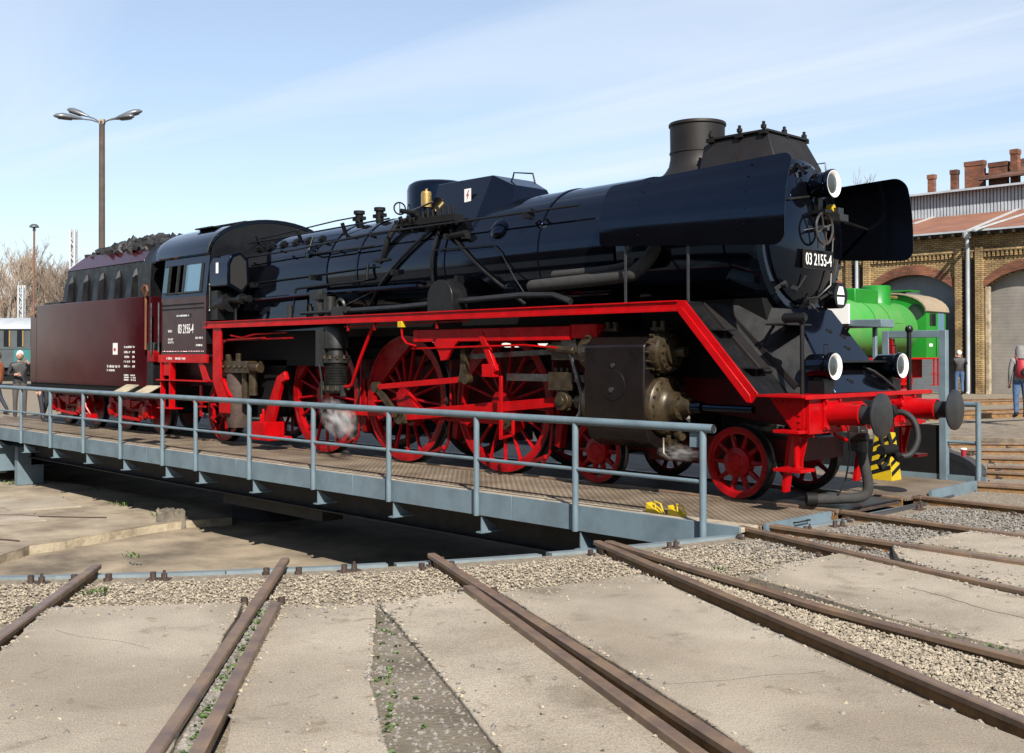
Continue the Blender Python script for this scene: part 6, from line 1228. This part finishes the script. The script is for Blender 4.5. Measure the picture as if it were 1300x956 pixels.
# ------------------------------------------------------------------ lamps and masts
lp = at(129.5, 452, depth=45.0); lp.z = gz(lp.x, lp.y)
LP = empty('street_lamp', lp, 'tall brown pole with four grey cobra head lamps', 'lamp', rz=cang, world=False)
top = 1.678 + (451.5 - 153) * 45 / FPX - lp.z
MB().cyl((0, 0, -.3), (-.05, 0, top), .145, .115, n=14).build('pole', 'pole_wood', LP)
for k, (dx, dy, dz, n_) in enumerate(((-1, .2, .32, 0), (1, .25, .30, 0), (-1, -.6, -.0, 1), (1, -.6, -.0, 1))):
    L_ = 1.55 if n_ == 0 else 1.62; d = Vector((dx * L_, dy * L_, dz * 1.7)); b = Vector((-.05, 0, top))
    a = MB().tube([b + Vector((0, 0, -.1)), b + d * .22, b + d * .5], .03, 8).build('lamp_arm', 'lamp_grey', LP)
    dn = d.normalized(); sd = dn.cross(Vector((0, 0, 1))).normalized(); un = sd.cross(dn); secs = []
    for t, w, h in ((.40, .05, .05), (.50, .10, .09), (.66, .19, .15), (.82, .21, .16), (.94, .15, .11), (1.0, .04, .03)):
        c = b + d * t; secs.append([c + sd * (w * cos(q)) + un * (h * sin(q) * (1.0 if sin(q) > 0 else .55)) for q in [2 * pi * i / 14 for i in range(14)]])
    h_ = MB().loft(secs).build('lamp_head', 'lamp_grey', LP, ang=60)
    MB().loft([[b + d * t + sd * (w * cos(q)) - un * .075 + un * (.03 * sin(q)) for q in [2 * pi * i / 10 for i in range(10)]] for t, w in ((.62, .1), (.76, .16), (.9, .11))]).build('diffuser', 'lamp_dark', h_)
MB().box(-.14, .06, -.1, .1, top - .12, top + .08).build('arm_hub', 'concrete', LP)
q = at(42.5, 452, depth=60.0); q.z = gz(q.x, q.y); top = 1.678 + (451.5 - 287) * 60 / FPX - q.z
l2_ = empty('street_lamp', q, 'slim rusty pole with a mushroom shaped lamp', 'lamp', world=False)
MB().cyl((0, 0, -.2), (0, 0, top - .1), .055, n=10).build('pole', 'rusty_pole', l2_); MB().lathe([(.05, top - .3), (.09, top - .22), (.06, top - .1), (.26, top - .06), (.24, top + .02), (.14, top + .11), (0, top + .14)], (0, 0, 0), (0, 0, 1), 20).build('lamp_head', 'lamp_dark', l2_)
def mast(u, v, d, w, label):
    q = at(u, 452, depth=d); q.z = gz(q.x, q.y); t = 1.678 + (451.5 - v) * d / FPX - q.z; f = empty('lattice_mast', q, label, 'mast', 'white lattice masts', rz=cang, world=False)
    b = MB()
    for i in (-1, 1):
        for j in (-1, 1): b.box(i * w / 2 - .045, i * w / 2 + .045, j * w / 2 - .045, j * w / 2 + .045, -.2, t)
    b.build('corner_angles', 'mast_white', f)['kind'] = 'stuff'; b = MB(); k = 0; z = .2
    while z < t - .3:
        i = 1 if k % 2 else -1
        for j in (-1, 1): b.bar((-i * w / 2, j * w / 2, z), (i * w / 2, j * w / 2, z + .42), .05, .05); b.bar((j * w / 2, -i * w / 2, z), (j * w / 2, i * w / 2, z + .42), .05, .05)
        z += .42; k += 1
    b.build('lacing', 'mast_white', f)['kind'] = 'stuff'
mast(92.5, 291, 62, .26, 'white lattice mast between the tall lamp and the coal tender'); mast(27, 362, 72, .30, 'short white lattice mast above the coach roof')
# ------------------------------------------------------------------ bare trees
def bare_tree(seed, h):
    rd = random.Random(seed); tr = MB(); tw = MB()
    def grow(p, d, ln, r, lvl):
        n = 4; pts = [p]; dd = d.copy()
        for k in range(n):
            dd = (dd + Vector((rd.gauss(0, .10), rd.gauss(0, .10), rd.gauss(.05, .05)))).normalized(); pts.append(pts[-1] + dd * ln / n)
        (tr if lvl < 2 else tw).tube(pts, r, 6 if lvl < 2 else 3, caps=False, r1=r * .55)
        if lvl >= 5: return
        m = {0: 9, 1: 5, 2: 4, 3: 4, 4: 3}[lvl]
        for k in range(m):
            t = rd.uniform(.30 if lvl == 0 else .2, 1.0); i = min(n - 1, int(t * n)); b = pts[i].lerp(pts[i + 1], t * n - i)
            a = rd.uniform(0, 6.28); sp_ = rd.uniform(.45, .95); nd = (dd + Vector((cos(a), sin(a), 0)) * sp_ + Vector((0, 0, .35))).normalized()
            grow(b, nd, ln * rd.uniform(.42, .62), max(.008, r * .5), lvl + 1)
    grow(Vector((0, 0, -.3)), Vector((0, 0, 1)), h * .62, h * .016, 0)
    return tr, tw
TV = [tuple(x.mesh(n, m) for x, n, m in zip(bare_tree(s, 10.0), ('trunk', 'crown'), ('bark', 'twig'))) for s in (3, 11, 29)]
def tree(u, vtop, d, k, label, rz=None):
    q = at(u, 452, depth=d); q.z = gz(q.x, q.y) - .1; h = 1.678 + (451.5 - vtop) * d / FPX - q.z
    t = empty('bare_tree', q, label, 'tree', 'bare trees behind the coach', rz=random.uniform(0, 6.28), world=False); sc = h / max(v.co.z for v in TV[k][1].vertices)
    t.scale = (sc, sc, sc)
    for me in TV[k]:
        o = bpy.data.objects.new(me.name.split('.')[0], me); C.objects.link(o); o.parent = t
lb = 'leafless tree in the row behind the grey coach and the tender'
for i, (u, v, d) in enumerate(((-22, 318, 84), (-4, 296, 92), (10, 298, 80), (24, 300, 88), (36, 300, 96), (52, 318, 84), (60, 316, 98), (68, 318, 90), (78, 326, 84), (86, 322, 97), (99, 322, 92), (109, 324, 86), (118, 330, 95), (132, 336, 92), (150, 345, 96))): tree(u, v, d, i % 3, lb)
tree(1064, 218, 75, 1, 'bare tree top peeping over the far smoke deflector'); tree(1078, 222, 78, 2, 'low bare tree top beside the one over the far deflector')
f = MB(); rd = random.Random(5)
for k in range(4200):
    p = at(rd.uniform(-60, 200), 452, depth=rd.uniform(98, 130)); b = Vector((p.x, p.y, .0)); hgt = rd.uniform(2.5, 8.5); a = Vector((rd.gauss(0, .5), rd.gauss(0, .5), hgt)); f.tube([b, b + a * .5 + Vector((rd.gauss(0, .1), 0, 0)), b + a], .035, 3, caps=False, r1=.012)
    for j in range(3): c = b + a * rd.uniform(.3, .9); f.tube([c, c + Vector((rd.gauss(0, .6), rd.gauss(0, .6), rd.uniform(.5, 1.4)))], .015, 3, caps=False)
tag(f.build('thicket', 'twig'), 'brown leafless thicket far behind the coach', 'thicket', kind='stuff')
f = MB(); p = at(47, 452, depth=88); 
for k in range(700):
    a = rd.uniform(0, 6.28); r = rd.random() ** .5 * 1.0; z = rd.uniform(.3, 5.4); c = Vector((p.x + r * cos(a) * (1.1 - z / 6), p.y + r * sin(a) * (1.1 - z / 6), z)); s = rd.uniform(.12, .3); e = Vector((rd.gauss(0, 1), rd.gauss(0, 1), rd.gauss(0, 1))).normalized() * s; g_ = Vector((rd.gauss(0, 1), rd.gauss(0, 1), rd.gauss(0, 1))).normalized() * s; f.add([c - e, c + g_, c + e, c - g_], [(0, 1, 2, 3)])
eg = empty('evergreen_shrub', (p.x, p.y, 0), 'small green conifer among the bare trees', 'shrub'); f.build('foliage', 'evergreen', eg); MB().cyl((p.x, p.y, -.2), (p.x, p.y, 4.5), .08, .03, n=8).build('trunk', 'bark', eg)
# ------------------------------------------------------------------ workshop row behind the photographer, mirrored in the paintwork
WK = empty('workshop_row', (-12, -52, 0), 'long dark red brick workshop row mirrored in the tender side', 'workshop')
for k in range(6):
    x0 = -62 + k * 18; h = (10.5, 13, 11, 12, 10.8, 12.5)[k]
    w = MB().box(x0, x0 + 17.9, -60, -50, -.3, h).build('brick_wall', 'brick_red', WK)
    MB().prism([(-61, h), (-49.4, h), (-55, h + 2.6)], 'x', x0 - .05, x0 + 17.95).build('roof', 'tile_roof', WK)
    for j in range(5): MB().box(x0 + 1.6 + j * 3.3, x0 + 3.0 + j * 3.3, -50.05, -49.9, 1.6, 4.6).build('window', 'mast_white' if (k, j) == (2, 3) else 'glass_dark', w)
# ------------------------------------------------------------------ people
def person(loc, rz, label, J, top, legs, hair, height=1.75, shoe='shoe', hood=None, body=1.0):
    """one continuous skinned body; J overrides joints; the figure faces -y before rotation"""
    P = dict(pel=(0, 0, .96), sp=(0, .01, 1.14), ch=(0, .01, 1.36), nk=(0, .01, 1.49), hd=(0, -.015, 1.58),
             hl=(-.10, 0, .90), kl=(-.11, -.02, .50), al=(-.11, .02, .09), tl=(-.13, -.17, .04), hr=(.10, 0, .90), kr=(.11, -.02, .50), ar=(.11, .02, .09), tr=(.13, -.17, .04),
             sl=(-.19, .01, 1.41), el=(-.25, .03, 1.13), wl=(-.24, -.06, .88), pl=(-.235, -.09, .79), sr=(.19, .01, 1.41), er=(.25, .03, 1.13), wr=(.24, -.06, .88), pr=(.235, -.09, .79))
    P.update(J); names = list(P)
    E = [('pel', 'sp'), ('sp', 'ch'), ('ch', 'nk'), ('nk', 'hd'), ('pel', 'hl'), ('hl', 'kl'), ('kl', 'al'), ('al', 'tl'), ('pel', 'hr'), ('hr', 'kr'), ('kr', 'ar'), ('ar', 'tr'), ('ch', 'sl'), ('sl', 'el'), ('el', 'wl'), ('wl', 'pl'), ('ch', 'sr'), ('sr', 'er'), ('er', 'wr'), ('wr', 'pr')]
    Rr = dict(pel=(.155, .115), sp=(.145, .11), ch=(.165, .12), nk=(.06, .06), hd=(.06, .07), hl=(.095, .10), kl=(.065, .065), al=(.05, .055), tl=(.045, .03), sl=(.075, .075), el=(.052, .052), wl=(.038, .038), pl=(.035, .022))
    for a in 'hkats': Rr[a + 'r'] = Rr.get(a + 'l', (.05, .05))
    Rr['er'] = Rr['el']; Rr['wr'] = Rr['wl']; Rr['pr'] = Rr['pl']
    me = bpy.data.meshes.new('body'); me.from_pydata([P[n] for n in names], [(names.index(a), names.index(b)) for a, b in E], [])
    o = bpy.data.objects.new('body', me); C.objects.link(o); sk = o.modifiers.new('skin', 'SKIN'); sd = o.modifiers.new('sub', 'SUBSURF'); sd.levels = 2; sd.render_levels = 2
    for i, n in enumerate(names): me.skin_vertices[0].data[i].radius = tuple(r * body for r in Rr[n]); me.skin_vertices[0].data[i].use_root = (n == 'pel')
    dg = bpy.context.evaluated_depsgraph_get(); bm = bpy.data.meshes.new_from_object(o.evaluated_get(dg)); bpy.data.objects.remove(o); bpy.data.meshes.remove(me)
    V = [v.co.copy() for v in bm.vertices]; F = [tuple(p.vertices) for p in bm.polygons]; bpy.data.meshes.remove(bm)
    b = MB(); b.v = [tuple(v) for v in V]; b.f = F
    h = Vector(P['hd']) + Vector((0, -.01, .07)); b.ball(h, .105, 16, (.80, .98, 1.15)); b.cyl(h + Vector((0, -.10, -.005)), h + Vector((0, -.128, -.03)), .012, .018, n=8)
    for s in (-1, 1): b.ball(h + Vector((s * .085, .01, -.01)), .028, 8, (.4, .8, 1.1))
    b.bar(h + Vector((-.025, -.097, -.062)), h + Vector((.025, -.097, -.062)), .012, .008)
    for w, p in (('wl', 'pl'), ('wr', 'pr')):   # four fingers and a thumb on each hand
        a = Vector(P[w]); c = Vector(P[p]); d = (c - a).normalized(); sx = d.cross(Vector((0, 1, 0))); sx = (sx if sx.length > .2 else Vector((1, 0, 0))).normalized(); cu = sx.cross(d) * -1
        for k, ln in enumerate((.07, .08, .078, .06)): q = c + sx * (.018 * (k - 1.5)); b.tube([q, q + d * ln * .55, q + d * ln * .85 + cu * .02, q + d * ln + cu * .035], .009, 6, r1=.006)
        q = a.lerp(c, .55) + sx * .03; b.tube([q, q + sx * .025 + d * .03, q + sx * .03 + d * .065], .011, 6, r1=.008)
    mesh = b.mesh('person', top, 60)
    for m_ in (legs, 'skin', shoe): mesh.materials.append(M[m_])
    wl, wr = Vector(P['wl']), Vector(P['wr']); hd = Vector(P['nk'])
    lim = max(P['pel'][2] - .03, .3)
    legpts = [(Vector(P[a]), Vector(P[c])) for a, c in (('hl', 'kl'), ('kl', 'al'), ('hr', 'kr'), ('kr', 'ar'))]
    armpts = [(Vector(P[a]), Vector(P[c])) for a, c in (('sl', 'el'), ('el', 'wl'), ('sr', 'er'), ('er', 'wr'))]
    def segd(p, a, c): t = max(0, min(1, (p - a).dot(c - a) / max(1e-6, (c - a).length_squared))); return (p - a - (c - a) * t).length
    for p in mesh.polygons:
        c = p.center; i = 0
        dl = min(segd(c, *s) for s in legpts); da = min(segd(c, *s) for s in armpts)
        if (c - Vector(P['pl'])).length < .115 and (c - wl).length > .015 and segd(c, Vector(P['el']), wl) > .0 and (c - Vector(P['pl'])).length < (c - Vector(P['el'])).length * .45: i = 2
        elif (c - Vector(P['pr'])).length < (c - Vector(P['er'])).length * .45 and (c - Vector(P['pr'])).length < .115: i = 2
        elif (c - Vector(P['hd'])).length < .24 and c.z > hd.z + .012: i = 2
        elif min((c - Vector(P[k])).length for k in ('al', 'ar', 'tl', 'tr')) < .085: i = 3
        elif c.z < lim and dl < da: i = 1
        p.material_index = i
    o = bpy.data.objects.new('person', mesh); C.objects.link(o); o.location = loc; s_ = height / 1.75; o.scale = (s_, s_, s_); o.rotation_euler = (0, 0, rz)
    tag(o, label, 'person')
    hb = MB(); hb.ball(h + Vector((0, .018, .028)), .112, 14, (.84, .95, 1.05)); hb.v = [v for v in hb.v]; hb.build('hair', hair, o, loc=(0, 0, 0))
    e = MB()
    for s in (-1, 1): e.ball(h + Vector((s * .034, -.094, .012)), .011, 6)
    e.build('eyes', 'soot_black', o, loc=(0, 0, 0))['kind'] = 'stuff'
    if hood: f = MB(); f.lathe([(.09, 1.44), (.14, 1.47), (.135, 1.56), (.13, 1.68), (.10, 1.76), (.03, 1.79), (0, 1.79)], (0, .03, 0), (0, 0, 1), 16); f.build('hood', hood, o, loc=(0, 0, 0))
    return o
def face(p, q): d = Vector((q[0] - p[0], q[1] - p[1])); return atan2(d.y, d.x) + pi / 2
p = at(1218, 498, y=32.4); p.z = gz(p.x, p.y)
person(p, face(p, (p.x - 8, p.y + 10)), 'person in black jacket and blue jeans holding up a camera by the shed', dict(el=(-.30, -.05, 1.22), wl=(-.12, -.26, 1.48), pl=(-.08, -.30, 1.55), er=(.28, -.10, 1.22), wr=(.10, -.28, 1.46), pr=(.05, -.31, 1.53)), 'jacket_black', 'jeans', 'hair_white', 1.80, body=1.1)
p = at(1296, 531, z=.1); 
pb = person(p, face(p, (p.x - 10, p.y + 12)), 'person in grey hooded jacket with a red backpack standing on the planks', dict(kl=(-.12, -.02, .5), kr=(.12, .02, .5)), 'jacket_grey', 'jeans', 'hair_brown', 1.80, hood='jacket_grey', body=1.1)
bk = MB(); secs = []
for z, w, d in ((1.00, .13, .08), (1.04, .16, .12), (1.2, .17, .14), (1.38, .15, .11), (1.44, .10, .06)): secs.append([(w * cos(t) * (1 if abs(cos(t)) > .7 else 1), .20 + d * sin(t), z) for t in [2 * pi * i / 16 for i in range(16)]])
rz_ = pb.rotation_euler.z; bk = tag(bk.loft(secs).build('backpack', 'pack_red', loc=p, rot=(0, 0, rz_)), 'red backpack worn by the person in the grey jacket', 'backpack'); bk.scale = pb.scale
st = MB()
for s in (-1, 1): st.tube([(s * .11, .16, 1.38), (s * .13, .05, 1.52), (s * .14, -.12, 1.40), (s * .15, -.12, 1.2), (s * .14, .1, 1.06)], .022, 6)
st.build('strap', 'pack_red', bk, loc=(0, 0, 0)); st = MB(); st.lathe([(.0, 0), (.1, 0), (.09, .03), (0, .035)], (0, .335, 1.14), (0, 1, 0), 14); st.build('front_pocket', 'soot_black', bk, loc=(0, 0, 0))
p = at(25, 530, z=-.06); p.z = gz(p.x, p.y)
person(p, face(p, (CAM.x + 6, CAM.y)), 'white haired person in black jacket and grey trousers with a camera', dict(el=(-.28, 0, 1.15), wl=(-.10, -.20, 1.16), pl=(-.04, -.23, 1.16), er=(.30, .0, 1.17), wr=(.20, -.18, 1.45), pr=(.14, -.20, 1.53)), 'jacket_black', 'trousers_grey', 'hair_white', 1.88)
p = at(8, 528, z=-.06) + Vector((-1.6, .3, 0)); p.z = gz(p.x, p.y)
person(p, face(p, (p.x - 8, p.y - 9)), 'brown haired person in orange shirt striding past the coach', dict(kl=(-.11, -.25, .56), al=(-.11, -.42, .18), tl=(-.12, -.60, .16), kr=(.11, .12, .50), ar=(.11, .32, .14), tr=(.12, .20, .03), wl=(-.22, -.22, .95), pl=(-.2, -.28, .88)), 'shirt_orange', 'jacket_navy', 'hair_brown', 1.86)
p = at(54, 533, z=-.06); p.z = gz(p.x, p.y)
person(p, face(p, (p.x + 8, p.y + 2)), 'person in navy clothes half hidden behind the tender end', dict(kl=(-.12, -.12, .5), al=(-.12, -.20, .09), tl=(-.13, -.38, .04), ar=(.12, .20, .09), tr=(.13, .03, .03)), 'jacket_navy', 'trousers_dark', 'hair_brown', 1.8)
for o in bpy.data.objects:
    if '_w' in o: del o['_w']
